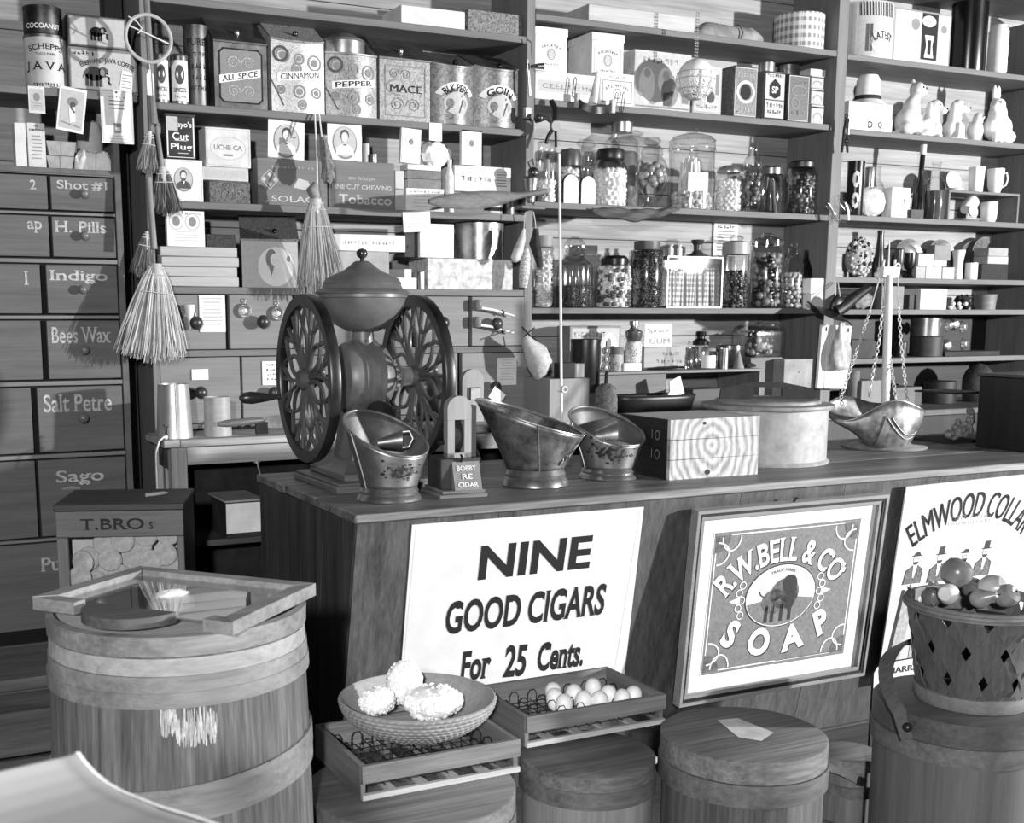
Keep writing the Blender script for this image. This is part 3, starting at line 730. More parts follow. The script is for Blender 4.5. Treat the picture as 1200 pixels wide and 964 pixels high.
def mkB(t):
    def A(a, W, H):
        a.mat(2); n = 18
        for i in range(n):
            f = lambda k: (W*.0+W*.47*math.cos(PI*(.12+.76*(1-k/n))), H*.42+W*.36*math.sin(PI*(.12+.76*(1-k/n))))
            g = lambda k: (W*.0+W*.47*.74*math.cos(PI*(.12+.76*(1-k/n))), H*.42+W*.36*.66*math.sin(PI*(.12+.76*(1-k/n))))
            a.put([g(i), g(i+1), f(i+1), f(i)], [(0, 1, 2, 3)], 1)
        a.mat(0).text(t, 0, H*.42+W*.25, W*.6, H*.13, 2, .015, 0, arch(W*.45)); a.mat(3).ell(0, H*.36, W*.28, H*.2, 1); a.mat(4).line([(-W*.2, H*.24), (W*.12, H*.5)], .006, 2); a.line([(W*.05, H*.2), (W*.15, H*.42)], .006, 2)
    return A
spicebin('spice_tin', 'round fronted dark tin with an arched band lettered BLK PEPP', (505, 78, 555), Z1, .09, .045, .2, mkB('BLK PEPP'), LT4, tin(.5, .4, .08), .15, .15)
spicebin('spice_tin', 'round fronted dark tin lettered GOIN at the right end of the shelf', (556, 82, 607), Z1, .09, .045, .2, mkB('GOIN'), LT4, tin(.45, .4, .08), .15, .15)
carton('dark_box', 'dark patterned box on the highest shelf of the left bay', 'box', (548, 10, 612), ZL[0], m=litho(.1, .5, 40), d=.2)
carton('white_carton', 'pale carton beside the dark patterned box on the highest left shelf', 'carton', (470, 5, 545), ZL[0], m=flat(.8), d=.2)
# ================================================================ left bay, second shelf
Z2 = 1.815
def A(a, W, H): portrait(a, 0, H*.55, W*.26, True); a.mat(3).frame(-W*.47, W*.47, H*.04, H*.96, .002)
z2 = carton('cigar_box', 'white box printed with a bearded man under the dark cut plug tin', 'box', (191, 185.5, 237), Z2, A, m=flat(.86), d=.1)
def A(a, W, H):
    a.mat(2).frame(-W*.46, W*.46, H*.03, H*.97, .005, 0)
    for i, t in enumerate(("ayo's", 'Cut', 'Plug')): a.text(t, W*(.14, 0, .02)[i], H*(.75-.25*i), W*(.48, .55, .72)[i], H*.17, 1, .014, 0)
    a.mat(3).rect(-W*.44, -W*.08, H*.62, H*.95, 1); a.mat(2).rect(-W*.2, W*.2, H*.4, H*.412, 1); a.rect(-W*.1, W*.25, H*.12, H*.132, 1)
carton('tobacco_tin', 'dark upright tobacco tin with white script Cut Plug and a torn corner label', 'tin', (193, 132, 228), z2+.002, A, m=flat(.2, .4), d=.08, lid=.012)
zz = carton('cigar_box', 'small dark worn box at the bottom of the cigar box pile', 'box', (245, 211, 293), Z2, lambda a, W, H: a.mat(1).text('~8', -W*.05, H*.5, W*.6, H*.3), m=litho(.15, .4, 25), d=.12)
zz = carton('cigar_box', 'thin pale box in the middle of the cigar box pile', 'box', (237, 194.5, 291), zz+.001, lambda a, W, H: a.mat(3).rect(-W*.45, W*.45, H*.2, H*.8), m=flat(.74), d=.12)
def A(a, W, H): a.mat(3).ring(0, H*.48, W*.4, H*.3, .003, 0, 36); a.mat(1).text('UCHE-CA', 0, H*.5, W*.62, H*.13, 1, .01, 1); a.rect(-W*.1, W*.1, H*.28, H*.33, 1); a.mat(3).frame(-W*.47, W*.47, H*.04, H*.96, .003)
zz = carton('cigar_box', 'square pale box with an oval label topmost of the cigar box pile', 'box', (240, 148, 293), zz+.001, A, m=flat(.8, .8, .07), d=.1)
def mkS(lines_, dia):
    def A(a, W, H):
        a.mat(3)
        if dia:
            for dx, dy in ((0, .1), (0, -.1), (.08, 0), (-.08, 0)): a.poly([(-W*.33+W*dx-W*.035, H*.55+H*dy), (-W*.33+W*dx, H*.55+H*dy-H*.055), (-W*.33+W*dx+W*.035, H*.55+H*dy), (-W*.33+W*dx, H*.55+H*dy+H*.055)], 1)
            a.line([(-W*.46, H*.55), (-W*.33, H*.34), (-W*.2, H*.55), (-W*.33, H*.76), (-W*.46, H*.55)], .003, 1)
            a.poly([(0, H*.4), (W*.28, H*.33), (W*.22, H*.55), (W*.08, H*.6)], 1)
        for t, u, v, w, h, s in lines_: a.text(t, W*u, H*v, W*w, H*h, 1, .012, s)
    return A
WB = wood(.42, 'x', .06, 1, .7)
zs = carton('tobacco_caddy', 'grey wooden box with diamond mark lettered SOLACE', 'box', (301, 184, 383), Z2, mkS([('SOLACE', .05, .15, .72, .13, 1), ('~13', .0, .82, .6, .05, 0)], True), m=WB, d=.18)
zt2 = carton('tobacco_caddy', 'grey wooden box stencilled FINE CUT CHEWING Tobacco', 'box', (384.5, 187, 462), Z2, mkS([('SIX DOZEN', .0, .64, .4, .06, 0), ('FINE CUT CHEWING', 0, .46, .9, .1, 1), ('Tobacco', .05, .2, .8, .2, 1), ('', 0, .8, .9, .01, 0)], False), m=WB, d=.18)
PORT = lambda a, W, H: portrait(a, 0, H*.5, W*.38)
card('portrait_card', 'child portrait card leaning on the box lettered SOLACE', 'picture', (313, 141, 355.6, 187), zs+.001, PORT, yin=.03, tilt=-.06, roll=.05)
card('portrait_card', 'child portrait card leaning on the Tobacco box behind the small whisk', 'picture', (383.4, 143, 423.7, 187), zt2+.001, PORT, yin=.03, tilt=-.06, roll=.02)
can('bottle', 'tiny dark capped white jar on the Tobacco box', 'jar', (424.5, 161, 433), zt2, m=flat(.75), lid=.25, lidm=flat(.1), yin=.06)
can('small_tin', 'very small round tin on the right end of the Tobacco box', 'tin', (434, 181, 442), zt2, m=tin(.6), yin=.04, lid=0)
zz = carton('small_carton', 'small grey carton, lower of two beside the Tobacco box', 'carton', (463, 221, 474.5), Z2, m=flat(.62), d=.06)
carton('small_carton', 'small pale carton, upper of two beside the Tobacco box', 'carton', (463, 199.5, 473.5), zz+.001, m=flat(.74), d=.06)
def A(a, W, H): a.mat(1).text('~9', 0, H*.85, W*.8, H*.1, 1, .012); a.mat(3); lines(a, 0, H*.62, W*.7, 4, H*.14, H*.03)
zz = carton('printed_carton', 'white carton with faint print under two dark books', 'carton', (476, 219.5, 520.5), Z2, A, m=flat(.86), d=.12, yin=.02)
def book(label, px, z, v):
    Yf = YS+.03; x0, x1, H = fbox(*px, Yf, z); W = x1-x0
    o = thing('book', label, 'book', ((x0+x1)/2, Yf, z))
    b = M(); b.box(-W/2+.002, W/2-.004, .002, .12, .003, H-.003, 0); part('pages', b, flat(.8), o)
    b = M(); b.box(-W/2, W/2, -.002, .124, 0, .003, .001); b.box(-W/2, W/2, -.002, .124, H-.003, H, .001); b.box(-W/2, W/2, -.003, .001, 0, H, .001); part('cover', b, flat(v, .7, .06, 30), o)
    return z+H
zz = book('lower dark cloth book on the faintly printed carton', (477, 209, 517), zz+.001, .45)
zz = book('upper dark cloth book on the faintly printed carton', (476.5, 199, 517), zz+.001, .42)
zz = carton('paper_packet', 'flat white packet lying on the two dark books', 'packet', (477.5, 192, 517), zz+.001, m=flat(.86), d=.08, yin=.02)
RING = lambda a, W, H: (a.mat(3).ring(0, H*.62, W*.3, W*.3, .003), a.mat(1).ell(0, H*.62, W*.12, W*.14, 1), a.mat(3).frame(-W*.45, W*.45, H*.04, H*.96, .002))
card('label_card', 'white card with round emblem leaning left over the dark books', 'card', (469, 150.5, 492), zz+.001, RING, yin=.0, roll=.05, t=.02)
def crump(name, label, cat, px, z, m, yin=.03, d=.08, seed=2, jit=.12):
    x0, x1, H = fbox(*px, YS+yin, z); rn = random.Random(seed)
    b = M(); b.ball((0, d/2, H/2), ((x1-x0)/2*1.05, d/2, H/2), 18, 10, jit, rn); return solo(name, b, m, label, cat, ((x0+x1)/2, YS+yin, z), ang=20)
crump('crumpled_paper', 'crumpled white paper bag lying on the dark books', 'paper', (497, 164, 533), zz+.001, flat(.9, .9, .04, 20, .4))
card('label_card', 'blank white tag tacked to the shelf edge over the crumpled paper', 'tag', (503, 144, 518, 165), None, yin=-.004, v=.9)
can('stick_bottle', 'slim white wrapped bottle between the books and the white box', 'bottle', (522, 187, 532), Z2, m=flat(.85, .6, .1, 40), prof=[(0, 0), (1, 0), (1, .7), (.5, .85), (.5, 1), (0, 1)], lid=0)
zz = carton('cigar_box', 'long low box under the white labelled box at the right end', 'box', (532, 224, 589), Z2, lambda a, W, H: (a.mat(1).rect(-W*.42, W*.1, H*.25, H*.75), a.mat(2).rect(W*.25, W*.45, H*.1, H*.9)), m=flat(.5), d=.14)
zw = carton('labelled_box', 'white box with torn label lying right of the books', 'box', (532.5, 193, 599), zz+.001, lambda a, W, H: (a.mat(1).text('~7', -W*.12, H*.5, W*.5, H*.2, 1), a.mat(1), lines(a, W*.33, H*.8, W*.2, 6, H*.11, H*.04)), m=flat(.84, .8, .08, 10), d=.14, yin=.02)
card('label_card', 'upright white card with round emblem standing on the white labelled box', 'card', (541, 152.5, 564.5), zw+.001, RING, yin=.0, t=.02)
can('small_tin', 'small bright tin behind the paddle at the right end of the shelf', 'tin', (592, 228, 609), Z2, m=tin(.7, .3), lid=.1, yin=.04)
card('price_tag', 'white paper hung on the shelf edge above the white carton', 'paper', (473, 247.5, 505, 271.5), None, lambda a, W, H: (a.mat(3), lines(a, 0, H*.7, W*.7, 4, H*.15, H*.04)), yin=-.004, roll=-.06)
# paddle sticking out from the post
p0 = at(502, 236, Y=4.5); p1 = at(641, 224, Y=4.66)
def fn(u, v):
    p = p0.lerp(p1, u); w = (.037*math.sin(PI*min(1, u*1.25+.03))**.6 if u < .72 else .012+.02*max(0, .8-u)*2); a = 2*PI*v
    return (p.x, p.y+.006*math.sin(a), p.z+w*math.cos(a)-.012*math.sin(PI*u))
b = M(); b.grid(fn, 30, 12, False, True); solo('wooden_paddle', b, wood(.33, 'x', .1), 'long dark wooden paddle sticking out across the second shelf', 'paddle')
# ================================================================ left bay, ledge over the drawers
Z3 = 1.487; zz = Z3
for i, (yt, t) in enumerate(((322.5, 'bottom box of the four flat wooden boxes under the emblem card'), (311, 'second box up in the pile of four flat wooden boxes'), (299.5, 'third box up in the pile of four flat wooden boxes'), (288, 'top box of the four flat wooden boxes, emblem card standing on it'))):
    x0, x1, H = fbox(188, yt, 279, YS+.01, zz); H = (fbox(188, 288, 279, YS+.01, Z3)[2])/4
    b = M(); b.box(-(x1-x0)/2, (x1-x0)/2, 0, .2, 0.001, H, .003); solo('flat_wooden_box', b, wood(.66, 'x', .08, .8), t, 'box', ((x0+x1)/2+.003*(-1)**i, YS+.01+.004*(i % 2), zz)); zz += H
def A(a, W, H):
    for u in (-.25, .18): a.mat(3).ring(W*u, H*.7, W*.2, W*.22, .004); a.mat(1).ell(W*u, H*.7, W*.1, W*.13, 1)
    a.mat(3).text('~7', W*.15, H*.92, W*.5, H*.06); lines(a, 0, H*.4, W*.7, 4, H*.08, H*.02)
card('label_card', 'white card printed with two round medallions standing on the flat boxes', 'card', (195, 247, 239), zz+.001, A, yin=.03, t=.03)
carton('patterned_box', 'small black patterned box lying on the flat boxes', 'box', (242, 274, 276), zz+.001, m=litho(.08, .35, 60, .4, .55), yin=.04, d=.1)
# picture canister, turned
Yf = YS+.06; x0, x1, H = fbox(279, 281, 342, Yf, Z3); W = x1-x0
o = thing('picture_canister', 'slant lidded canister with a white bust portrait, turned on the ledge', 'canister', (x0+.02, Yf+.02, Z3), rad(-14))
b = M(); b.prism([(0, 0), (.2, 0), (.2, H+.1), (.15, H+.1), (0, H)], 0, W, 'x'); part('body', b, tin(.5, .4, .1, 9, .3), o)
b = M(); b.prism([(-.006, H-.002), (.15, H+.103), (.15, H+.11), (-.006, H+.006)], -.004, W+.004, 'x'); L = part('lid', b, litho(.2, .42, 50, .4), o)
k = M(); k.ball((W*.6, .04, H+.04), .012, 10, 7); part('knob', k, flat(.1, .3), L)
a = Art(lambda u, v, l: (u+W/2, -.0008*(l+1), v)); a.mat(3).rect(-W*.49, W*.49, H*.02, H*.96); a.mat(2).ell(W*.1, H*.45, W*.32, H*.42, 1)
a.mat(1).ell(W*.02, H*.62, W*.1, H*.2, 2); a.mat(2).ell(W*.08, H*.6, W*.08, H*.13, 3); a.mat(1).poly([(W*-.04, H*.5), (W*.06, H*.42), (W*.02, H*.25)], 3); a.mat(1).ell(W*.33, H*.62, W*.03, H*.07, 2)
part('printed_label', a, ARTM(), o)
zz = carton('wooden_box', 'pale box with faded stencil on the ledge behind the coffee mill lid', 'box', (385, 293.5, 456), Z3, lambda a, W, H: a.mat(2).text('RD', W*.3, H*.4, W*.16, H*.2, 1, .01, 1), m=flat(.62, .8), d=.16)
carton('white_carton', 'long white carton lying on the faded stencilled box', 'carton', (389, 273.5, 475), zz+.001, lambda a, W, H: a.mat(3).text('~15', 0, H*.5, W*.7, H*.25), m=flat(.9), d=.16, yin=.02)
zz = carton('white_carton', 'thin white carton on the ledge right of the mill lid', 'carton', (454, 325, 488.5), Z3, m=flat(.86), d=.1, yin=.03)
carton('small_carton', 'small dark carton with white end on the thin white carton', 'carton', (456, 315, 482), zz+.001, lambda a, W, H: a.mat(2).rect(W*.2, W*.5, 0, H), m=flat(.35), d=.06, yin=.04)
can('round_tin', 'narrow shiny round tin beside the mottled box', 'tin', (489, 318, 498), Z3, m=tin(.6, .3), lid=.1)
zm = carton('mottled_box', 'large pale mottled box at the right end of the ledge', 'box', (501, 302, 601), Z3, m=flat(.74, .8, .16, 30), d=.2, yin=.03)
can('cheese_box', 'bright round metal box on the right of the mottled box', 'box', (533, 262.5, 591), zm+.001, m=tin(.62, .3, .12, 20), lid=0, prof=[(0, 0), (.94, 0), (1, 1), (0, 1)], yin=.03)
carton('white_carton', 'square white carton on the mottled box beside the round metal box', 'carton', (492, 261.5, 532), zm+.001, m=flat(.9), d=.13, yin=.02)
carton('dark_carton', 'dark small carton left of the square white carton on the mottled box edge', 'carton', (474, 271, 491), zm+.001, lambda a, W, H: a.mat(4).text('~3', 0, H*.4, W*.6, H*.2), m=flat(.22), d=.1, yin=.04)
# ================================================================ right bay
GL = glass()
def jar(label, px, z, prof, lid=None, lidm=None, yin=.02, n=36, name='glass_jar', ribs=0, finial=None, Y=None, cat='jar', group=None):
    c, r, H = fcyl(px[0], px[1], px[2], (Y if Y is not None else YS)+yin, z)
    o = thing(name, label, cat, (c.x, c.y, z), 0, group)
    b = M(); b.lathe([(0, .002)]+[(a*r, h*H) for a, h in prof], n if not ribs else ribs*4)
    if ribs:
        b.v = [(x*(1+.025*math.cos(ribs*math.atan2(y, x))), y*(1+.025*math.cos(ribs*math.atan2(y, x))), zz) for x, y, zz in b.v]
    part('glass_body', b, GL, o)
    if lid:
        l = M(); l.lathe([(a*r, h*H) for a, h in lid], n); part('lid', l, lidm or GL, o)
    if finial:
        l = M(); l.lathe([(a*r, h*H) for a, h in finial], 24); part('stopper_knob', l, GL, o)
    return o, c, r, H
def fill(label, c, z, r, h0, h1, rb, m, seed=1, n=None, name='candy_fill', squash=1., core=True, top=True, m2=None):
    """packed sweets seen through the glass: one uncountable heap"""
    rn = random.Random(seed); b = M()
    if core: b.lathe([(0, h0), (r-rb*1.2, h0), (r-rb*1.2, h1-rb*.8), (0, h1-rb*.6)], 20)
    per = max(5, int(2*PI*(r-rb)/(rb*1.9))); k = 0; zz = h0+rb
    while zz < h1:
        for i in range(per):
            a = 2*PI*(i+.5*(k % 2)+rn.uniform(-.25, .25))/per; rr_ = r-rb*1.05-rn.random()*rb*.5
            q = rb*rn.uniform(.8, 1.08); b.mat(1 if m2 and rn.random() < .5 else 0)
            if math.sin(a) < .5: b.ball((rr_*math.cos(a), rr_*math.sin(a), zz+rn.uniform(-.3, .3)*rb), (q, q, q*squash), 8, 5)
        zz += rb*1.6*squash; k += 1
    if top:
        for i in range(int((r/rb)**2*.8)):
            a = rn.random()*2*PI; q = (r-rb)*math.sqrt(rn.random()); b.ball((q*math.cos(a), q*math.sin(a), h1-rb*.6+rn.random()*rb*.8), rb, 8, 5)
    return solo(name, b, [m, m2] if m2 else m, label, 'candy', (c.x, c.y, z), kind='stuff', ang=60)
def sticks(label, group, c, z, r, h, n, m, rs, lean=.25, seed=3, name='candy_stick', base=.01):
    rn = random.Random(seed); first = None
    for i in range(n):
        a = 2*PI*i/n+rn.uniform(-.2, .2); q = (r-rs*2)*math.sqrt(rn.uniform(.15, 1)); L = h*rn.uniform(.85, 1.05)
        x, y = q*math.cos(a), q*math.sin(a)
        tx, ty = -x*rn.uniform(0, lean*2)/max(r, .01)*.3+rn.uniform(-.02, .02)*lean, -y*lean*.3/max(r, .01)
        d = Vector((tx*r/h*4, ty*r/h*4, 1)).normalized()
        if first is None:
            b = M(); b.tube([(0, 0, 0), (0, 0, h)], rs, 7); first = solo(name, b, m, label, 'candy stick', group=group, ang=50); o = first
        else: o = dup(first)
        o.location = (c.x+x, c.y+y, z+base); o.rotation_euler = d.to_track_quat('Z', 'Y').to_euler(); o.scale = (1, 1, L/h)
CANDY = flat(.88, .5, .05, 30); DCANDY = flat(.22, .35, .1, 40); MCANDY = flat(.5, .5, .2, 60)
CYL = [(.94, 0), (1, .02), (1, .7), (.96, .76), (.78, .82), (.76, .86)]
BIG = [(.95, 0), (1, .015), (1, .8), (.97, .82)]
TALL = [(.95, 0), (1, .015), (1, .82), (.9, .87), (.8, .88), (.8, .92)]
CAP = [(0, .83), (.83, .83), (.84, .84), (.84, .98), (.78, 1), (0, 1)]
# ---- top: over the bay
ZQ = 2.672
carton('pale_crate', 'pale wooden crate on the highest shelf over the cigar boxes', 'crate', (690, 4, 815), ZQ, m=wood(.68, 'x', .08), d=.25)
x0, x1, H = fbox(822, 22, 905, YS+.03, ZQ); W = x1-x0
o = thing('wrapped_parcel', 'creased grey wrapped parcel tied with cord on the highest shelf', 'parcel', ((x0+x1)/2, YS+.03, ZQ))
def fn(u, v):
    a = 2*PI*u; cc, ss = math.cos(a), math.sin(a); e = .5; k = 1-.3*v**3
    return (W/2*math.copysign(abs(cc)**e, cc)*k+.004*math.sin(5*a+6*v), .1+.09*math.copysign(abs(ss)**e, ss)*k, H*v+.004*math.sin(3*a+9*v))
b = M(); b.grid(fn, 36, 9, True); b.add([fn(i/36, 1) for i in range(36)]+[(0, .1, H*1.03)], [(i, (i+1) % 36, 36) for i in range(36)]); part('paper_wrap', b, flat(.5, .7, .1, 14, .5), o, ang=25)
b = M(); b.tube([(W*.05, .003, 0), (W*.09, .0, H*.5), (W*.07, .02, H), (W*.05, .1, H*1.02)], .003, 6); part('cord', b, flat(.3), o)
can('gingham_box', 'round box covered in checked gingham paper on the highest shelf', 'box', (907, 20, 967.5), ZQ, m=gingham(), lid=0, prof=[(0, 0), (.97, 0), (1, .03), (1, 1), (0, 1)], yin=.03)
def A(a, r, H):
    a.mat(3).rect(-r*1.2, r*1.2, H*.06, H*.96, 0, 10); a.mat(2).ell(r*.55, H*.3, r*.5, H*.24, 1); a.mat(4).rect(-r*.1, r*.1, H*.12, H*.6, 1); a.mat(0).text('LATEST', r*.5, H*.42, r*.8, H*.14, 2, .012, 0, arch(r*.9))
    for i in range(14): a.mat(0).line([(r*(-.3+.09*i), H*.98), (r*(-.27+.09*i), H*.75)], .006, 1)
can('biscuit_tin', 'large light round tin with an arched label above the post', 'tin', (969, 10, 1048), ZF[0], A, m=flat(.74, .5, .07, 8), lid=0, prof=[(0, 0), (.98, 0), (1, .03), (1, 1), (0, 1)], yin=.02, facek=.6)
def A(a, W, H):
    a.mat(3).poly([(-W*.26, H*.2), (-W*.2, H*.1), (W*.4, H*.06), (W*.47, H*.16), (W*.47, H*.86), (W*.4, H*.97), (-W*.2, H*.97), (-W*.26, H*.9)], 0)
    a.mat(0).rect(W*-.02, W*.26, H*.14, H*.97, 1); a.mat(2).ell(W*.1, H*.83, W*.12, H*.1, 2); a.mat(1).text('~4', W*.1, H*.83, W*.14, H*.06, 3)
    a.mat(2).poly([(W*.04, H*.18), (W*.2, H*.18), (W*.17, H*.4), (W*.2, H*.58), (W*.04, H*.58), (W*.07, H*.4)], 2); a.mat(0).rect(W*.09, W*.15, H*.24, H*.5, 3); a.mat(1).ell(-W*.13, H*.75, W*.07, H*.1, 1); a.ell(W*.37, H*.72, W*.05, H*.07, 1)
    a.frame(-W*.49, W*.49, H*.01, H*.99, .005, 0)
carton('square_canister', 'tall square canister with dark shield label on the highest right shelf', 'canister', (1049, 8, 1116.6), ZF[0], A, m=litho(.6, .82, 40, .5, .5, .2), d=.22, yin=.085)
can('black_canister', 'plain shiny black cylinder on the highest right shelf', 'canister', (1115.5, 4, 1160), ZF[0], m=flat(.07, .25, .02, 5), lid=0, prof=[(0, 0), (.98, 0), (1, .02), (1, 1), (0, 1)], yin=.03)
can('stoneware_jar', 'white ribbed stoneware jar at the right end of the highest shelf', 'jar', (1159, 28, 1184), ZF[0], m=flat(.85, .4), lid=0, prof=[(0, 0), (.8, 0), (1, .05), (1, .25), (.97, .3), (1, .35), (1, .55), (.97, .6), (1, .65), (1, .85), (.7, .97), (0, 1)], yin=.0)
# ---- R1: cigar boxes, picture box, book tins
Z1 = 2.317
def CIG(t):
    def A(a, W, H):
        a.mat(3).frame(-W*.42, W*.42, H*.08, H*.72, .003); a.mat(1).text(t, 0, H*.6, W*.6, H*.07, 1, .01, 0, arch(W*.6)); a.ring(0, H*.4, W*.13, W*.15, .004); a.mat(3).ell(0, H*.4, W*.09, W*.11, 1); a.mat(1).text('~8', 0, H*.17, W*.45, H*.05); a.text('~9', 0, H*.86, W*.6, H*.06, 3)
    return A
zz = carton('cigar_box', 'wide low cigar box carrying the two upright cigar boxes', 'box', (627.5, 82, 701), Z1, lambda a, W, H: (a.mat(3).rect(-W*.45, W*.42, H*.3, H*.7), a.mat(1).text('C.E.E.L.', -W*.2, H*.5, W*.38, H*.17, 1, .01), a.text('~7', W*.2, H*.5, W*.36, H*.17)), m=flat(.82), d=.2, yin=.02)
carton('cigar_box', 'upright cigar box beside the shelf post, left of two upright ones', 'box', (627.5, 30, 665), zz+.001, CIG('~8'), m=flat(.84), d=.18, lid=.035, yin=.03)
carton('cigar_box', 'upright cigar box showing its grey side, right of two upright ones', 'box', (694, 37, 731.5), zz+.001, CIG('~9'), m=flat(.78), d=.2, lid=.035, yin=.05)
carton('cigar_box', 'low cigar box with framed label beside the large picture box', 'box', (704, 84, 743.5), Z1, lambda a, W, H: (a.mat(1).frame(-W*.44, W*.44, H*.1, H*.78, .004), a.text('~10', 0, H*.62, W*.7, H*.12, 1, .01, 0, arch(W*.7)), a.ring(0, H*.38, W*.12, H*.16, .004, 1), a.mat(3).text('~8', 0, H*.88, W*.6, H*.08)), m=flat(.84), d=.16, yin=.02)
p = at(697, 119, Y=YS+.004); q = at(702.5, 84, Y=YS+.012)
b = M(); b.tube([(p.x, p.y, Z1), (q.x, q.y+.012, q.z)], .011, 12); solo('paper_roll', b, flat(.9), 'white rolled paper leaning on the cigar boxes', 'paper roll')
def A(a, W, H):
    a.mat(3).rect(-W*.48, W*.48, H*.04, H*.96); a.mat(1).text('~8', -W*.05, H*.84, W*.6, H*.1, 1, .01, 1); a.mat(2).ell(-W*.28, H*.42, W*.14, H*.3, 1); a.ell(W*.05, H*.5, W*.14, H*.24, 1)
    a.mat(1).ell(W*.12, H*.32, W*.15, H*.25, 2); a.mat(4).poly([(0, H*.3), (W*.2, H*.35), (W*.15, H*.1), (W*.02, H*.08)], 3); a.mat(3).ell(W*.05, H*.6, W*.06, H*.09, 3); a.ell(-W*.28, H*.62, W*.06, H*.08, 3); a.mat(1).rect(W*.34, W*.46, H*.15, H*.7, 1); a.rect(-W*.47, W*.47, H*.04, H*.07, 2)
carton('picture_box', 'large box printed with two figures behind the string basket', 'box', (744, 57, 811), Z1, A, m=flat(.7, .7, .1), d=.2, yin=.03)
carton('picture_box', 'smaller printed box half hidden by the string basket', 'box', (813, 73, 847), Z1, lambda a, W, H: (a.mat(3).rect(-W*.46, W*.46, H*.05, H*.95), a.mat(4).ell(W*.1, H*.35, W*.16, H*.12, 1), a.mat(1).rect(W*.28, W*.4, H*.4, H*.8, 1), a.text('~6', 0, H*.15, W*.7, H*.08, 1)), m=flat(.62), d=.2, yin=.02)
def BT(kind):
    def A(a, W, H):
        a.mat(3).frame(-W*.46, W*.46, H*.03, H*.97, .004)
        if kind == 0:
            a.text('~6', 0, H*.82, W*.7, H*.08, 1, .012, 1); a.mat(2).ring(0, H*.5, W*.38, H*.22, .012, 1); a.mat(0).ell(0, H*.5, W*.22, H*.15, 1); a.mat(3).text('~5', 0, H*.15, W*.7, H*.1, 1, .012, 1)
        elif kind == 1:
            a.mat(3).rect(-W*.46, W*.46, H*.03, H*.97, 0); a.mat(0).poly([(-W*.25, H*.72), (0, H*.85), (W*.25, H*.72), (W*.25, H*.5), (0, H*.44), (-W*.25, H*.5)], 1); a.mat(2).text('SP', 0, H*.62, W*.28, H*.14, 2, .015); a.mat(0).rect(-W*.46, W*.46, H*.4, H*.42, 1); a.text('~7', 0, H*.91, W*.7, H*.07, 1, .012, 1); a.text('~7', 0, H*.3, W*.7, H*.1, 1); a.text('~6', 0, H*.17, W*.6, H*.08, 1)
        else:
            a.mat(1).text('~5', 0, H*.84, W*.6, H*.08, 1); a.ring(0, H*.66, W*.35, H*.12, .006, 1); a.ring(-W*.15, H*.4, W*.2, H*.12, .006, 1); a.text('~6', 0, H*.2, W*.6, H*.1, 1)
    return A
carton('book_tin', 'dark book shaped tin with round emblem right of the string basket', 'tin', (861, 76, 889), Z1, BT(0), m=litho(.15, .45, 50), d=.15, yin=.02, bev=.006)
carton('book_tin', 'book shaped tin with a dark shield lettered SP', 'tin', (896, 82, 922), Z1, BT(1), m=flat(.4), d=.15, yin=.02, bev=.006)
carton('book_tin', 'darkest book shaped tin right of the shield tin', 'tin', (924.5, 86, 950), Z1, BT(2), m=litho(.12, .3, 50), d=.15, yin=.02, bev=.006)
can('round_can', 'bright round can standing behind the shield tin', 'can', (889, 74, 908), Z1, m=tin(.7, .3), lid=.1, yin=.2)
can('round_can', 'bright round can standing behind the darkest book tin', 'can', (912, 77, 937), Z1, m=tin(.6, .3), lid=.1, yin=.2)
zz = Z1
for i, (t, yt) in enumerate((('bottom carton of the banded stack beside the post', 122), ('middle carton of the banded stack beside the post', 103), ('top carton of the banded stack beside the post', 88))):
    zz = carton('banded_carton', t, 'carton', (951, yt, 966), zz, lambda a, W, H: (a.mat(0).rect(-W*.5, W*.5, H*.82, H*.9), a.mat(1).ring(0, H*.3, W*.35, H*.3, .005, 0, 20, 0, PI)), m=flat(.68), d=.1, yin=.03)+.001
zz = carton('banded_carton', 'small plain white carton on the banded stack', 'carton', (950, 80, 968), zz, m=flat(.8), d=.08, yin=.06)
# strap collar under the shelf edge with two pale clips, and wire spectacles
o = thing('leather_collar', 'dark curved leather band with white ends on the shelf edge', 'collar', at(697, 124, Y=YS-.02))
L0 = Vector(o.location); pts = [at(x, y, Y=YS-.012-dy)-L0 for x, y, dy in ((677, 119, 0), (683, 124, .04), (693, 128, .065), (703, 129.5, .07), (711, 128, .05), (717, 124, 0))]
b = M(); b.strip(pts, (0, 0, 1), .03, .004); part('band', b, flat(.14, .4), o)
for x, y in ((676, 118), (717, 125)):
    q = at(x, y, Y=YS-.012)-L0; b = M(); b.box(q.x-.011, q.x+.011, q.y-.016, q.y+.008, q.z-.03, q.z+.03, .003); part('end_block', b, flat(.7), o, 'white end block')
for lab, x, y in (('thin wire loop hanging against the wide low cigar box', 673, 103), ('thin wire loop hanging right of the dark leather band', 730, 120)):
    q = at(x, y, Y=YS-.006); w = .012; b = M()
    b.tube([(-w, 0, -.035), (-w*.3, 0, -.042), (w*.2, 0, -.035), (w, 0, .04), (w*.4, 0, .046), (-w*.1, 0, .04)], .002, 6, True); solo('wire_loop', b, flat(.25, .4), lab, 'wire', q, rad(0))
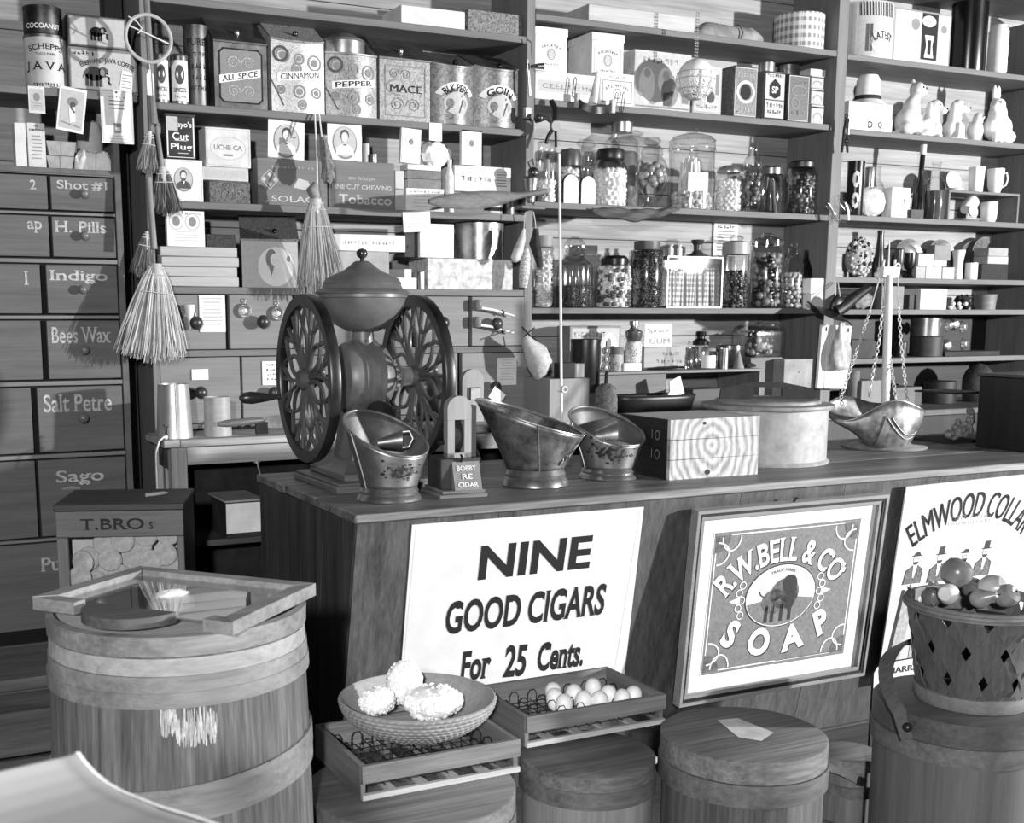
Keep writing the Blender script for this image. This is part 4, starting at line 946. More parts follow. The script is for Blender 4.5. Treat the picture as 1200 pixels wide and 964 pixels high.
# hanging string basket
p = at(815, 94, Y=YS-.12); RB = .088
o = thing('string_basket', 'hanging wire basket holding a big ball of white string', 'basket', p)
b = M()
for k in range(10):
    a = 2*PI*k/10; b.tube([(RB*math.cos(a)*math.sin(t), RB*math.sin(a)*math.sin(t), -RB*1.0*math.cos(t)) for t in [i*PI*.62/8 for i in range(9)]], .0022, 5)
for t in (.35, .7, 1.1, 1.6, 1.94): b.tube([(RB*1.01*math.sin(t)*math.cos(2*PI*k/24), RB*1.01*math.sin(t)*math.sin(2*PI*k/24), -RB*math.cos(t)) for k in range(24)], .0022, 5, True)
part('wire_cage', b, flat(.75, .4), o)
b = M(); b.tube([(-.05, 0, .03), (0, 0, .075), (.05, 0, .03)], .0022, 5)
for s_ in (-.006, .006):
    for k in range(16): b.lathe([(.004, -.002), (.006, 0), (.004, .002)], 8, (s_, 0, .08+k*.014), 'x' if k % 2 else 'y')
part('chain', b, flat(.7, .4), o)
b = M(); rn = random.Random(4)
b.ball((0, 0, .012), RB*.93, 20, 12)
for k in range(110):
    n = Vector((rn.gauss(0, 1), rn.gauss(0, 1), rn.gauss(0, 1))).normalized(); u = n.orthogonal().normalized(); w_ = n.cross(u); off = rn.uniform(-.5, .5)*RB; rr_ = math.sqrt(max(1e-6, (RB*.93)**2-off**2)); a0 = rn.random()*6
    b.tube([n*off+(u*math.cos(a0+t*.4)+w_*math.sin(a0+t*.4))*rr_ for t in range(10)], .0026, 5)
b.tube([(.0, -.06, -.03), (.0, -.05, -.085), (.02, -.04, -.1), (.04, -.03, -.09), (.045, -.02, -.05)], .0026, 5)
solo('string_ball', b, flat(.92, .9), 'ball of white string inside the hanging wire basket', 'string', p, ang=60)
# ---- R2: upper jar shelf
Z2 = 1.876
o, c, r, H = jar('clear jar holding sticks and white sweets beside the shelf post', (628, 166, 654), Z2, CYL, CAP, GL, yin=.01)
fill('white sweets in the jar beside the shelf post', c, Z2, r*.95, .004, H*.35, .012, CANDY, 3)
sticks('dark and white stick leaning in the jar beside the shelf post', 'sticks in the post jar', c, Z2, r*.7, H*.62, 4, flat(.6), .008, .3, 3, base=.02)
o, c, r, H = jar('jar with a dark wooden lid behind the white arched cards', (656, 173, 681), Z2, [(.95, 0), (1, .02), (1, .66), (.95, .7)], [(0, .68), (1.02, .68), (1.04, .72), (1.04, .86), (.9, .96), (0, 1)], flat(.28, .4), yin=.05)
fill('white sweets in the dark lidded jar behind the arched cards', c, Z2, r*.95, .004, H*.62, .012, CANDY, 5)
def arched(label, px):
    x0, x1, H = fbox(*px, YS+.012, Z2); W = x1-x0; b = M()
    b.prism([(-W/2, 0), (W/2, 0), (W/2, H-W*.5)]+[(W/2*math.cos(t), H-W*.5+W*.5*math.sin(t)) for t in [PI*k/12 for k in range(1, 12)]]+[(-W/2, H-W*.5)], 0, .006, 'y')
    o = thing('arched_card', label, 'card', ((x0+x1)/2, YS+.012, Z2)); part('card', b, flat(.95, .8, .02), o)
    b = M(); b.prism([(-W*.56, 0), (W*.56, 0), (W*.56, H-W*.5)]+[(W*.56*math.cos(t), H-W*.5+W*.58*math.sin(t)) for t in [PI*k/12 for k in range(1, 12)]]+[(-W*.56, H-W*.5)], .007, .012, 'y'); part('dark_border', b, flat(.1), o)
arched('white arch topped card on the left in front of the dark lidded jar', (661.5, 204, 678)); arched('white arch topped card touching the jar of white balls', (682, 206, 698))
o, c, r, H = jar('small jar with a low lid behind the two arched cards', (681, 178, 698), Z2, CYL, CAP, GL, yin=.16)
o, c, r, H = jar('wide jar of white sugar balls with a dark lid', (694, 175, 737.5), Z2, [(.95, 0), (1, .02), (1, .62), (.94, .7), (.72, .82)], [(0, .82), (.74, .82), (.76, .84), (.76, .96), (.7, 1), (0, 1)], flat(.12, .4), yin=.02)
fill('white sugar balls heaped in the wide dark lidded jar', c, Z2, r*.96, .004, H*.62, .013, flat(.93, .5, .03), 7)
o, c, r, H = jar('large tall jar with a tin lid standing at the back', (707, 143, 751), Z2, [(.95, 0), (1, .02), (1, .68), (.92, .78), (.55, .85), (.52, .9)], [(0, .88), (.56, .88), (.57, .99), (.5, 1), (0, 1)], tin(.6, .3), yin=.0, Y=4.915)
b = M(); b.lathe([(0, .004), (r*.93, .004), (r*.95, H*.62), (r*.8, H*.66), (0, H*.64)], 30); solo('grey_powder', b, flat(.42, .9, .08, 30), 'grey powder filling the large tin lidded jar at the back', 'powder', (c.x, c.y, Z2), kind='stuff')
# globe jar on a foot with stopper
o, c, r, H = jar('globe shaped footed show jar filled with big round sweets', (745, 160, 784.5), Z2, [(.62, 0), (.66, .02), (.5, .06), (.32, .1), (.3, .16), (.55, .22), (.82, .3), (.97, .4), (1, .48), (.97, .57), (.82, .66), (.62, .71), (.6, .73)], [(.6, .73), (.66, .74), (.66, .83), (.5, .86), (.25, .87)], GL, yin=.0, finial=[(0, .87), (.25, .87), (.5, .91), (.53, .94), (.4, .98), (0, 1)])
rn = random.Random(9); first = None
for k, (an, el, q, v) in enumerate([(-90, 5, .6, .75), (-50, 20, .66, .5), (-130, 22, .66, .45), (-20, 0, .66, .7), (-160, -5, .66, .4), (-90, 48, .62, .5), (-60, -30, .62, .35), (-120, -32, .62, .6), (-95, -62, .62, .4), (-10, 38, .6, .4), (-170, 40, .6, .5), (60, 0, .6, .5), (120, 0, .6, .5), (90, 40, .6, .45), (90, -40, .6, .5), (-75, 26, .2, .4)]):
    R0 = r*.27; d = Vector((math.cos(rad(an))*math.cos(rad(el)), math.sin(rad(an))*math.cos(rad(el)), math.sin(rad(el))))*r*q
    if first is None: b = M(); b.ball((0, 0, 0), R0, 14, 9); first = solo('gumball', b, flat(.5, .35, .1, 6), 'big round sweet in the globe shaped show jar', 'sweet', group='round sweets in the globe jar'); bb = first
    else: bb = dup(first)
    bb.location = (c.x+d.x, c.y+d.y, Z2+H*.48+d.z)
# big cylinder with dome lid
o, c, r, H = jar('biggest jar on the shelf, domed lid, holding sticks and bright sweets', (785, 150, 839), Z2, [(.96, 0), (1, .01), (1, .72), (1.02, .73)], [(1.02, .735), (1.03, .75), (1.0, .84), (.85, .89), (.5, .92), (.2, .93)], GL, yin=.0, finial=[(0, .93), (.14, .93), (.3, .96), (.26, .98), (.1, .99), (0, 1)])
b = M(); b.tube([(r*1.02*math.cos(2*PI*i/40), r*1.02*math.sin(2*PI*i/40), H*.735) for i in range(40)], .004, 6, True); b.tube([(r*1.02*math.cos(2*PI*i/40), r*1.02*math.sin(2*PI*i/40), H*.84) for i in range(40)], .003, 6, True); part('rim_bands', b, glass(.45), o)
sticks('long pale stick standing in the biggest domed jar', 'sticks in the biggest jar', c, Z2, r*.75, H*.62, 14, flat(.85), .006, .5, 6)
fill('loose bright sweets at the bottom of the biggest domed jar', c, Z2, r*.96, .004, H*.2, .013, flat(.7, .5, .2, 40), 8)
b = M(); b.box(-.05, .05, -.003, .003, 0, H*.4, .001); solo('white_card', b, flat(.95), 'white card standing inside the biggest domed jar', 'card', (c.x-.01, c.y-r*.6, Z2+.02), rad(-20))
o, c, r, H = jar('squat jar of pale sweets right of the biggest jar', (837.5, 194, 871), Z2, CYL, [(0, .84), (.82, .84), (.84, .88), (.7, .96), (.3, 1), (0, 1)], tin(.6, .3), yin=.02)
fill('pale rough sweets in the squat jar', c, Z2, r*.96, .004, H*.66, .012, flat(.85, .6, .08), 9, squash=.8)
o, c, r, H = jar('slender footed jar of dark balls with knobbed stopper', (870, 168, 897), Z2, [(.7, 0), (.75, .03), (.5, .1), (.55, .18), (.9, .3), (1, .42), (.95, .55), (.75, .62)], [(.75, .62), (.82, .64), (.85, .72), (.7, .8), (.4, .84), (.35, .88)], GL, yin=.03, finial=[(0, .88), (.35, .88), (.42, .93), (.3, .99), (0, 1)])
fill('dark round balls in the slender footed jar', c, Z2+H*.16, r*.88, .0, H*.4, .016, flat(.35, .35, .15, 20), 10, core=False)
o, c, r, H = jar('jar of dark sticks with a tin lid', (890, 196, 918), Z2, [(.95, 0), (1, .02), (1, .8), (.9, .84)], [(0, .84), (.92, .84), (.94, .97), (.8, 1), (0, 1)], tin(.5, .3), yin=.0)
sticks('dark brown stick in the tin lidded jar', 'dark sticks in the tin lidded jar', c, Z2, r*.9, H*.72, 16, flat(.3, .4), .006, .6, 8)
o, c, r, H = jar('rounded jar of dark mixed sweets at the right end of the upper jar shelf', (921, 189, 959.5), Z2, [(.93, 0), (1, .03), (1, .78), (.9, .86), (.75, .88)], [(0, .88), (.78, .88), (.8, .97), (.7, 1), (0, 1)], tin(.25, .4), yin=.0)
fill('dark mixed sweets in the rounded jar at the right end', c, Z2, r*.92, .01, H*.72, .014, flat(.2, .35, .1, 30), 11, m2=flat(.45, .4))
# dried leaf hanging from the shelf edge
p0 = at(695, 246, Y=YS-.03); p1 = at(797, 244, Y=YS-.03)
def fn(u, v):
    p = p0.lerp(p1, u); w = .062*(math.sin(PI*(u*.94+.06))**.7)*(1-.5*u); d = (v-.5)*2
    return (p.x, p.y-.03*math.sin(PI*u)+.012*abs(d), p.z-.028*math.sin(PI*u)-d*w*.55+.006*math.sin(18*u+d*3))
b = M(); b.grid(fn, 34, 9); b.tube([fn(i/12, .45) for i in range(13)], [.004-.0002*i for i in range(13)], 6); o = solo('dried_leaf', b, wood(.32, 'x', .14, 1, .6), 'large dark dried leaf hanging over the edge of the upper jar shelf', 'leaf', ang=25)
o.modifiers.new('thickness', 'SOLIDIFY').thickness = .002
# ---- R3: lower jar shelf
Z3 = 1.409
o, c, r, H = jar('tall cork topped jar of pale chips beside the shelf post', (626, 276, 650), Z3, [(.95, 0), (1, .02), (1, .7), (.85, .76), (.95, .82), (.8, .86)], [(0, .84), (.75, .84), (.85, .97), (.8, 1), (0, 1)], flat(.55, .6), yin=.02)
fill('pale chips packed in the tall cork topped jar', c, Z3, r*.96, .004, H*.7, .012, flat(.78, .6, .15, 40), 12, squash=.7)
o, c, r, H = jar('fluted jar with a large ribbed ball stopper, dark seeds at the bottom', (650, 277, 697.5), Z3, [(.96, 0), (1, .02), (1, .56), (.98, .6), (.55, .7)], [(.55, .7), (.52, .71), (.46, .73)], GL, yin=.0, ribs=14)
b = M(); b.ball((0, 0, 0), (r*.5, r*.5, H*.135), 48, 10); b.v = [(x*(1+.05*math.cos(12*math.atan2(y, x))), y*(1+.05*math.cos(12*math.atan2(y, x))), zz+H*.86) for x, y, zz in b.v]; part('ball_stopper', b, GL, o)
fill('tiny dark seeds at the bottom of the fluted jar', c, Z3, r*.93, .004, H*.3, .006, flat(.2, .35, .15, 80), 13, name='seed_fill')
o, c, r, H = jar('round shouldered jar of mixed hard sweets with a black lid', (698, 299, 743), Z3, [(.9, 0), (1, .06), (1, .72), (.9, .8), (.66, .82)], [(0, .82), (.7, .82), (.72, .93), (.55, .99), (0, 1)], flat(.12, .3), yin=.0)
fill('mixed hard sweets in the round shouldered jar', c, Z3, r*.95, .004, H*.76, .012, flat(.85, .4), 14, m2=flat(.35, .4))
o, c, r, H = jar('tall straight jar of dark grains with a flat grey lid', (737.5, 283, 779.5), Z3, [(.96, 0), (1, .02), (1, .84), (.95, .87), (.72, .88)], [(0, .88), (.72, .88), (.74, .9), (.74, 1), (0, 1)], flat(.32, .5), yin=.0)
fill('dark grains in the tall straight jar', c, Z3, r*.96, .004, H*.84, .007, flat(.12, .35, .08, 90), 15, name='grain_fill', m2=flat(.3, .35))
# rectangular case of sticks
x0, x1, H = fbox(783, 300, 847, YS+.02, Z3); W = x1-x0
o = thing('glass_case', 'rectangular glass case full of striped candy sticks', 'glass case', ((x0+x1)/2, YS+.02, Z3))
b = M(); b.box(-W/2, W/2, 0, .16, .004, H-.006, 0); part('glass_panes', b, glass(.95, 1), o)
b = M(); b.box(-W/2-.003, W/2+.003, -.003, .163, H-.006, H+.002, .001); b.box(-W/2-.003, W/2+.003, -.003, .163, 0, .008, .001)
for x in (-W/2, W/2):
    for y in (0, .16): b.box(x-.003, x+.003, y-.003, y+.003, .006, H-.004, 0)
part('metal_frame', b, tin(.5), o)
b = M(); b.box(-W/2+.012, W/2-.012, .09, .155, .012, H*.7, .001); solo('candy_block', b, flat(.8), 'pale paper lining behind the striped sticks in the glass case', 'paper', ((x0+x1)/2, YS+.02, Z3))
first = None
for k in range(22):
    if first is None:
        b = M(); hs = H*.74; n = 14
        for j in range(n): b.mat(j % 2); b.tube([(0, 0, hs*j/n), (.0, 0, hs*(j+1)/n)], .0055, 7, cap=(j in (0, n-1)))
        first = solo('candy_stick', b, [flat(.95, .5), flat(.7, .5)], 'striped candy stick standing in the rectangular glass case', 'candy stick', group='striped sticks in the glass case', ang=50); s_ = first
    else: s_ = dup(first)
    s_.location = ((x0+x1)/2-W/2+.016+(W-.032)*k/21, YS+.045+R_.random()*.03, Z3+.012); s_.rotation_euler = (R_.uniform(-.04, .02), R_.uniform(-.07, .07), R_.random()*6)
zc = Z3+H+.003
for i, (lab, xx, v) in enumerate((('small white paper twist on the glass case, leftmost', 786, .9), ('small white paper twist on the glass case, second from left', 796, .85))):
    q = at(xx, 300, Y=YS+.08); b = M(); b.lathe([(0, 0), (.012, 0), (.013, .035), (.006, .045), (.013, .055), (0, .056)], 10); solo('paper_twist', b, flat(v), lab, 'paper twist', (q.x, YS+.08, zc))
# price scoop on the case
q = at(820, 300, Y=YS+.1); b = M(); b.lathe([(0, 0), (.05, 0), (.055, .012), (.03, .02), (.018, .035), (.02, .06), (.034, .075), (.03, .085), (0, .086)], 24); solo('turned_stopper', b, flat(.25, .4), 'dark turned stopper standing on the glass case of sticks', 'stopper', (q.x, YS+.12, zc))
o, c, r, H = jar('glass jar half full of dark lozenges with a frosted stopper', (847, 276, 879.5), Z3, [(.94, 0), (1, .02), (1, .72), (.98, .74)], [(.98, .74), (1.02, .75), (1.0, .9), (.4, .93)], flat(.6, .4), yin=.0, finial=[(0, .93), (.4, .93), (.55, .97), (.3, 1), (0, 1)])
fill('dark lozenges in the frosted stopper jar', c, Z3, r*.95, .004, H*.5, .009, flat(.1, .35), 16, m2=flat(.35, .3))
o, c, r, H = jar('large jar with a flat glass lid, dark and pale fruit sweets inside', (877.5, 273, 921.5), Z3, [(.94, 0), (1, .03), (1, .74), (.9, .8), (.85, .82)], [(.85, .82), (.95, .83), (.95, .9), (.5, .94), (.2, .95)], GL, yin=.02, finial=[(0, .95), (.3, .95), (.34, .98), (.2, 1), (0, 1)])
fill('dark fruit sweets in the large flat lidded jar', c, Z3, r*.9, .012, H*.7, .019, flat(.14, .3, .08, 20), 17, m2=flat(.5, .4))
o, c, r, H = jar('narrow jar with a round stopper right of the large flat lidded jar', (919, 283, 943.5), Z3, [(.94, 0), (1, .03), (1, .66), (.8, .76), (.6, .8)], [(.6, .8), (.7, .82), (.6, .9), (.3, .92)], GL, yin=.0, finial=[(0, .92), (.3, .92), (.4, .96), (.25, 1), (0, 1)])
fill('pale wrapped sweets in the narrow stoppered jar', c, Z3, r*.94, .004, H*.5, .013, flat(.6, .4, .25, 50), 18, core=False)
zz = carton('white_carton', 'small white carton, lower of two by the right post', 'carton', (950.5, 344, 966), Z3, m=flat(.85), d=.06, yin=.01)
carton('white_carton', 'small white carton, upper of two by the right post', 'carton', (950.5, 326, 966), zz+.001, m=flat(.9), d=.06, yin=.01)
b = M(); x0, x1, H = fbox(945, 275, 966, YS+.1, Z3); b.lathe([(0, 0), (.05, 0), (.056, .1), (.05, .2), (.02, .26), (.018, .3), (0, .3)], 20); solo('dark_bottle', b, flat(.07, .2), 'dark bottle behind the white cartons by the right post', 'bottle', ((x0+x1)/2, YS+.15, Z3))
def A(a, W, H): a.mat(0).text('~6', 0, H*.85, W*.7, H*.1, 1); a.mat(1); lines(a, 0, H*.7, W*.8, 7, H*.09, H*.035)
card('wall_notice', 'printed notice on the back wall behind the frosted stopper jar', 'notice', (837, 260, 865, 300), None, A, yin=.325, v=.85)
# ================================================================ far right bay
def figure(name, label, cat, px, z, balls, m, yin=.06, rz=0, extra=None, vox=.022):
    """a glazed figurine: one continuous skin over its masses, sizes in units of its height"""
    Yf = YS+yin; xc = (px[0]+px[2])/2; H = at(xc, px[1], Y=Yf+.03).z-z; X = at(xc, px[1], Y=Yf+.03).x
    o = thing(name, label, cat, (X, Yf+.03, z), rz)
    b = M()
    for (x, y, zz, rx, ry, rzz) in balls: b.ball((x*H, y*H, zz*H), (rx*H, ry*H, rzz*H), 16, 10)
    s_ = part('body', b, m, o, ang=180)
    md = s_.modifiers.new('skin', 'REMESH'); md.mode = 'VOXEL'; md.voxel_size = vox*H; md.use_smooth_shade = True
    s2 = s_.modifiers.new('soft', 'SMOOTH'); s2.iterations = 3; s2.factor = .5
    for nm, shp, mm in (extra or []):
        b = M()
        for (x, y, zz, rx, ry, rzz) in shp: b.ball((x*H, y*H, zz*H), (rx*H, ry*H, rzz*H), 10, 7)
        part(nm, b, mm, o)
    return o
z = ZF[1]
zz = carton('collar_box', 'white collar box lettered D Q under the pale hat', 'box', (995, 117.5, 1047), z, lambda a, W, H: (a.mat(2).rect(-W*.5, W*.5, 0, H*.45), a.mat(0).text('D', 0, H*.24, None, H*.24, 1, .03), a.text('Q', W*.22, H*.24, None, H*.24, 1, .03), a.mat(3).text('P', -W*.24, H*.24, None, H*.15, 1, .01)), m=flat(.72), d=.2, yin=.03)
c, r, H = fcyl(994, 88, 1043, YS+.03, zz); r *= .9
o = thing('felt_hat', 'pale felt hat with a dark band lying on the collar box', 'hat', (c.x, c.y, zz+.002))
b = M(); b.lathe([(r*.6, .012), (r*1.0, .004), (r*1.03, .008), (r*.98, .012), (r*.72, .03), (r*.7, .06), (r*.66, H*.8), (r*.5, H*.97), (r*.2, H*.93), (0, H*.9)], 36, sx=1.05, sy=.9); part('crown_and_brim', b, flat(.85, .9, .04, 30, .3), o)
b = M(); b.lathe([(r*.735, .03), (r*.74, .045), (r*.725, .05)], 36, sx=1.05, sy=.9); part('hat_band', b, flat(.12), o, 'dark hat band')
PORC = flat(.86, .25, .04, 10, 0); PATCH = litho(.25, .88, 10, .25, .36, .03)
EYE = flat(.05, .2)
figure('china_cat', 'tall sitting china cat looking right, tallest figurine on the shelf', 'figurine', (1049, 92, 1084), z, [(-.02, 0, .25, .22, .2, .25), (.04, -.03, .45, .17, .15, .24), (.08, -.05, .62, .11, .1, .14), (.13, -.07, .8, .15, .14, .14), (.22, -.12, .76, .07, .07, .06), (.06, -.02, .94, .04, .03, .07), (.24, -.03, .91, .035, .03, .06), (.1, -.14, .2, .06, .06, .2), (.19, -.1, .2, .055, .06, .2), (.13, -.19, .03, .07, .09, .035), (.22, -.16, .03, .06, .08, .035), (-.1, -.1, .13, .17, .13, .13), (-.2, .02, .06, .1, .12, .05)], litho(.62, .84, 8, .3, .42, .1), extra=[('eye', [(.13, -.2, .83, .02, .015, .018)], EYE), ('eye', [(.22, -.185, .82, .02, .015, .018)], EYE)])
figure('china_dog', 'spotted sitting china dog beside the china cat', 'figurine', (1076, 114, 1102), z, [(-.05, 0, .25, .3, .22, .24), (.08, -.05, .45, .2, .18, .28), (.12, -.1, .74, .21, .19, .2), (.22, -.26, .66, .12, .12, .1), (-.06, -.08, .68, .08, .1, .2), (.3, -.02, .68, .07, .09, .18), (.06, -.22, .18, .08, .08, .2), (.22, -.18, .18, .08, .08, .2), (-.15, -.14, .1, .2, .15, .1), (.1, -.28, .04, .1, .1, .04)], PATCH, rz=.1, extra=[('eye', [(.1, -.27, .78, .025, .02, .03)], EYE), ('eye', [(.24, -.25, .78, .025, .02, .03)], EYE), ('nose', [(.24, -.37, .68, .035, .03, .03)], EYE)], yin=.05)
figure('china_dog', 'long eared china dog on a white plinth, second from the cat', 'figurine', (1104, 114, 1132), z, [(.0, 0, .25, .26, .22, .24), (-.02, -.05, .48, .18, .17, .28), (.02, -.1, .76, .19, .17, .18), (.14, -.24, .7, .11, .11, .09), (-.14, -.07, .66, .07, .1, .22), (.2, .0, .7, .06, .08, .18), (-.1, -.22, .2, .07, .07, .2), (.06, -.22, .2, .07, .07, .2), (.15, -.08, .12, .2, .16, .12), (.05, -.05, .03, .4, .28, .035)], PATCH, rz=.3, extra=[('eye', [(.02, -.25, .8, .025, .02, .03)], EYE), ('eye', [(.13, -.22, .8, .025, .02, .03)], EYE), ('nose', [(.16, -.34, .73, .03, .03, .025)], EYE)], yin=.05)
figure('china_bird', 'small egg shaped china bird between the dog and the rabbit', 'figurine', (1136, 129, 1153), z, [(0, 0, .35, .26, .24, .34), (.03, -.05, .7, .17, .16, .22), (.08, -.18, .75, .06, .1, .05), (0, 0, .04, .24, .22, .045)], PORC, yin=.05, extra=[('eye', [(.12, -.17, .8, .025, .02, .025)], EYE)])
figure('china_rabbit', 'white china rabbit with upright ears at the right end of the shelf', 'figurine', (1155, 101, 1186), z, [(.05, 0, .28, .3, .2, .26), (-.02, -.04, .48, .17, .16, .24), (-.07, -.07, .66, .14, .13, .12), (-.18, -.1, .62, .07, .08, .06), (-.12, -.02, .86, .05, .04, .16), (.0, 0, .86, .05, .04, .16), (-.12, -.1, .14, .06, .07, .16), (.0, -.12, .14, .06, .07, .16), (.2, -.08, .12, .18, .14, .12)], flat(.93, .3, .02), yin=.04, extra=[('eye', [(-.13, -.18, .69, .02, .02, .02)], EYE)])
p = at(1110, 100, Y=5.06); b = M(); pl = [(-.22, -.05), (-.18, -.09), (.18, -.09), (.22, -.05), (.22, .06), (.18, .1), (-.18, .1), (-.22, .06)]
o = thing('platter', 'pale eight sided platter standing against the wall behind the figurines', 'platter', (p.x-.05, 5.03, z+.002)); b.prism([(x, y+.1) for x, y in pl], 0, .012, 'y'); part('plate_body', b, flat(.5, .4), o); b = M(); b.prism([(x*.75, y*.72+.105) for x, y in pl], -.003, 0, 'y'); part('plate_well', b, flat(.54, .4), o); o.rotation_euler[0] = -.08
# ---- FR2 dark tin, crumpled bag, portrait packet, bottles, cups
z = ZF[2]
can('caddy', 'tall dark tin with white flower sprays at the left of the bottle shelf', 'tin', (993.5, 189, 1014), z, lambda a, r, H: [a.mat(2).ell(r*(.3*math.cos(k*2.4)), H*(.72 if k % 2 else .3)+H*.12*math.sin(k*2.4), r*.16, H*.045, 1, 8) for k in range(26)], m=flat(.06, .3), lid=.08, yin=.0)
can('glass_tumbler', 'small bright capped jar behind the crumpled paper bag', 'jar', (1014, 196, 1026), z, m=tin(.6, .3), lid=.15, yin=.1)
crump('paper_bag', 'crumpled light paper bag on the bottle shelf', 'bag', (1014, 217, 1044), z, flat(.72, .8, .1, 14, .4), seed=12, jit=.06)
carton('portrait_packet', 'white packet with a small oval head beside the crumpled paper bag', 'packet', (1046, 219, 1067.5), z, lambda a, W, H: (a.mat(3).rect(-W*.46, -W*.05, H*.03, H*.97), portrait(a, W*.2, H*.5, W*.17)), m=flat(.9), d=.07, yin=.02)
zz = carton('small_box', 'small dark low box in front of the tall bottle', 'box', (1068, 245, 1083), z, m=flat(.3), d=.06, yin=.0)
c, r, H = fcyl(1072, 168, 1087, YS+.08, z)
o = thing('tall_bottle', 'tall dark bottle with a long pale topped neck', 'bottle', (c.x, c.y, z))
b = M(); b.lathe([(0, 0), (r, 0), (r, H*.4), (r*.5, H*.55), (r*.42, H*.6), (r*.42, H*.86), (0, H*.86)], 20); part('glass_body', b, flat(.12, .15), o); b = M(); b.lathe([(0, H*.86), (r*.5, H*.86), (r*.5, H), (0, H)], 16); part('cap', b, flat(.85), o, 'pale cap'); o.rotation_euler = (0, .05, 0)
can('short_bottle', 'short dark bottle with a white neck label behind the tall bottle', 'bottle', (1073.5, 200, 1086), z, m=flat(.15, .2), lid=0, prof=[(0, 0), (1, 0), (1, .6), (.45, .78), (.45, 1), (0, 1)], yin=.0)
o, c, r, H = jar('wide shouldered clear bottle beside the cup shelf', (1085, 190, 1111), z, [(.94, 0), (1, .02), (1, .58), (.8, .68), (.4, .76), (.38, .95), (.46, .96), (.46, 1)], yin=.0, name='glass_bottle', cat='bottle')
b = M(); b.lathe([(0, .004), (r*.94, .004), (r*.94, H*.5), (0, H*.5)], 24); solo('liquid', b, flat(.35, .1, .03), 'grey liquid inside the wide shouldered bottle', 'liquid', (c.x, c.y, z))
p = at(1112.5, 222, Y=YS+.02); q = at(1200, 222, Y=YS+.02)
ms = thing('cup_shelf', 'small wooden step shelf carrying cups on the bottle shelf', 'shelf', (p.x, YS+.02, z)); zc = p.z-z
b = M(); b.box(0, .55, 0, .2, zc-.014, zc, .002); part('shelf_board', b, GREYX, ms); b = M(); b.box(0, .014, 0, .2, 0, zc-.014, .002); part('side_board', b, GREYZ, ms); b = M(); b.box(.536, .55, 0, .2, 0, zc-.014, .002); part('side_board', b, GREYZ, ms)
WCH = flat(.9, .25, .02, 10, 0)
def plate(label, px, y, z, tilt=-.25, m=WCH, rim=None):
    x = (px[0]+px[2])/2; r = (px[2]-px[0])/2*dist(at(x, px[1], Y=y))/FPX/1.06; X = at(x, px[1], Y=y).x
    b = M(); b.lathe([(0, -.01), (r*.6, -.012), (r*.7, -.004), (r, .008), (r*1.0, .012), (r*.68, .0), (r*.58, -.007), (0, -.006)], 36, (0, 0, 0), 'z'); b.v = [(a, -cc, bb+r) for a, bb, cc in b.v]
    if rim:
        o = thing('plate', label, 'plate', (X, y, z)); part('plate_body', b, m, o); b = M(); b.lathe([(r*.72, .0045), (r*.9, .0105)], 36); b.v = [(a, -cc-.001, bb+r) for a, bb, cc in b.v]; part('painted_rim', b, rim, o)
    else: o = solo('plate', b, m, label, 'plate', (X, y, z))
    o.rotation_euler = (tilt, 0, 0); return o
def cup(label, px, z, yin=.04, handle=1, m=WCH, prof=None, Y=None):
    c, r, H = fcyl(*px, YS+yin, z); o = thing('cup', label, 'cup', (c.x, c.y, z), -.5)
    b = M(); b.lathe([(a*r, h*H) for a, h in (prof or [(0, .0), (.6, 0), (.62, .05), (.85, .3), (.97, .7), (1, 1), (.95, 1), (.9, .7), (.78, .32), (0, .1)])], 28); part('bowl', b, m, o)
    if handle: b = M(); b.tube([(r*.9, 0, H*.8), (r*1.3, 0, H*.85), (r*1.5, 0, H*.6), (r*1.3, 0, H*.35), (r*.8, 0, H*.25)], r*.1, 7); part('handle', b, m, o)
    return o
plate('white saucer standing on edge on the small step shelf', (1107.5, 188, 1133), YS+.12, z+zc+.002)
b = M(); q = at(1120, 219, Y=YS+.06); b.lathe([(0, 0), (.04, 0), (.055, .012), (.052, .014), (.038, .004), (0, .004)], 28); solo('saucer', b, WCH, 'white saucer lying flat in front of the standing saucer', 'saucer', (q.x, YS+.07, z+zc+.001))
cup('white cup, left one on the small step shelf', (1135, 196, 1155), z+zc+.001, prof=[(0, 0), (.8, 0), (.85, .04), (.9, .3), (1, 1), (.95, 1), (.85, .3), (0, .1)], handle=0)
cup('white handled cup at the right on the small step shelf', (1157, 198, 1178), z+zc+.001)
b = M(); b.lathe([(0, 0), (.05, 0), (.09, .014), (.088, .017), (.048, .005), (0, .005)], 30); q = at(1134, 257, Y=YS+.1); solo('saucer', b, WCH, 'wide white saucer under the lying cup below the step shelf', 'saucer', (q.x, YS+.12, z))
cc = cup('white cup lying on its side on the wide saucer', (1122, 233, 1140), z+.022, .06); cc.rotation_euler = (0, rad(62), .3); cc.location.z += .045
plate('small white plate leaning on the lying cup', (1134, 231, 1149), YS+.05, z+.02, -.2)
cup('white sugar bowl at the right under the step shelf', (1149, 237, 1170), z, .05, prof=[(0, 0), (.7, 0), (.9, .2), (1, .6), (1, .95), (.95, 1), (.9, .6), (.7, .2), (0, .1)], handle=0)
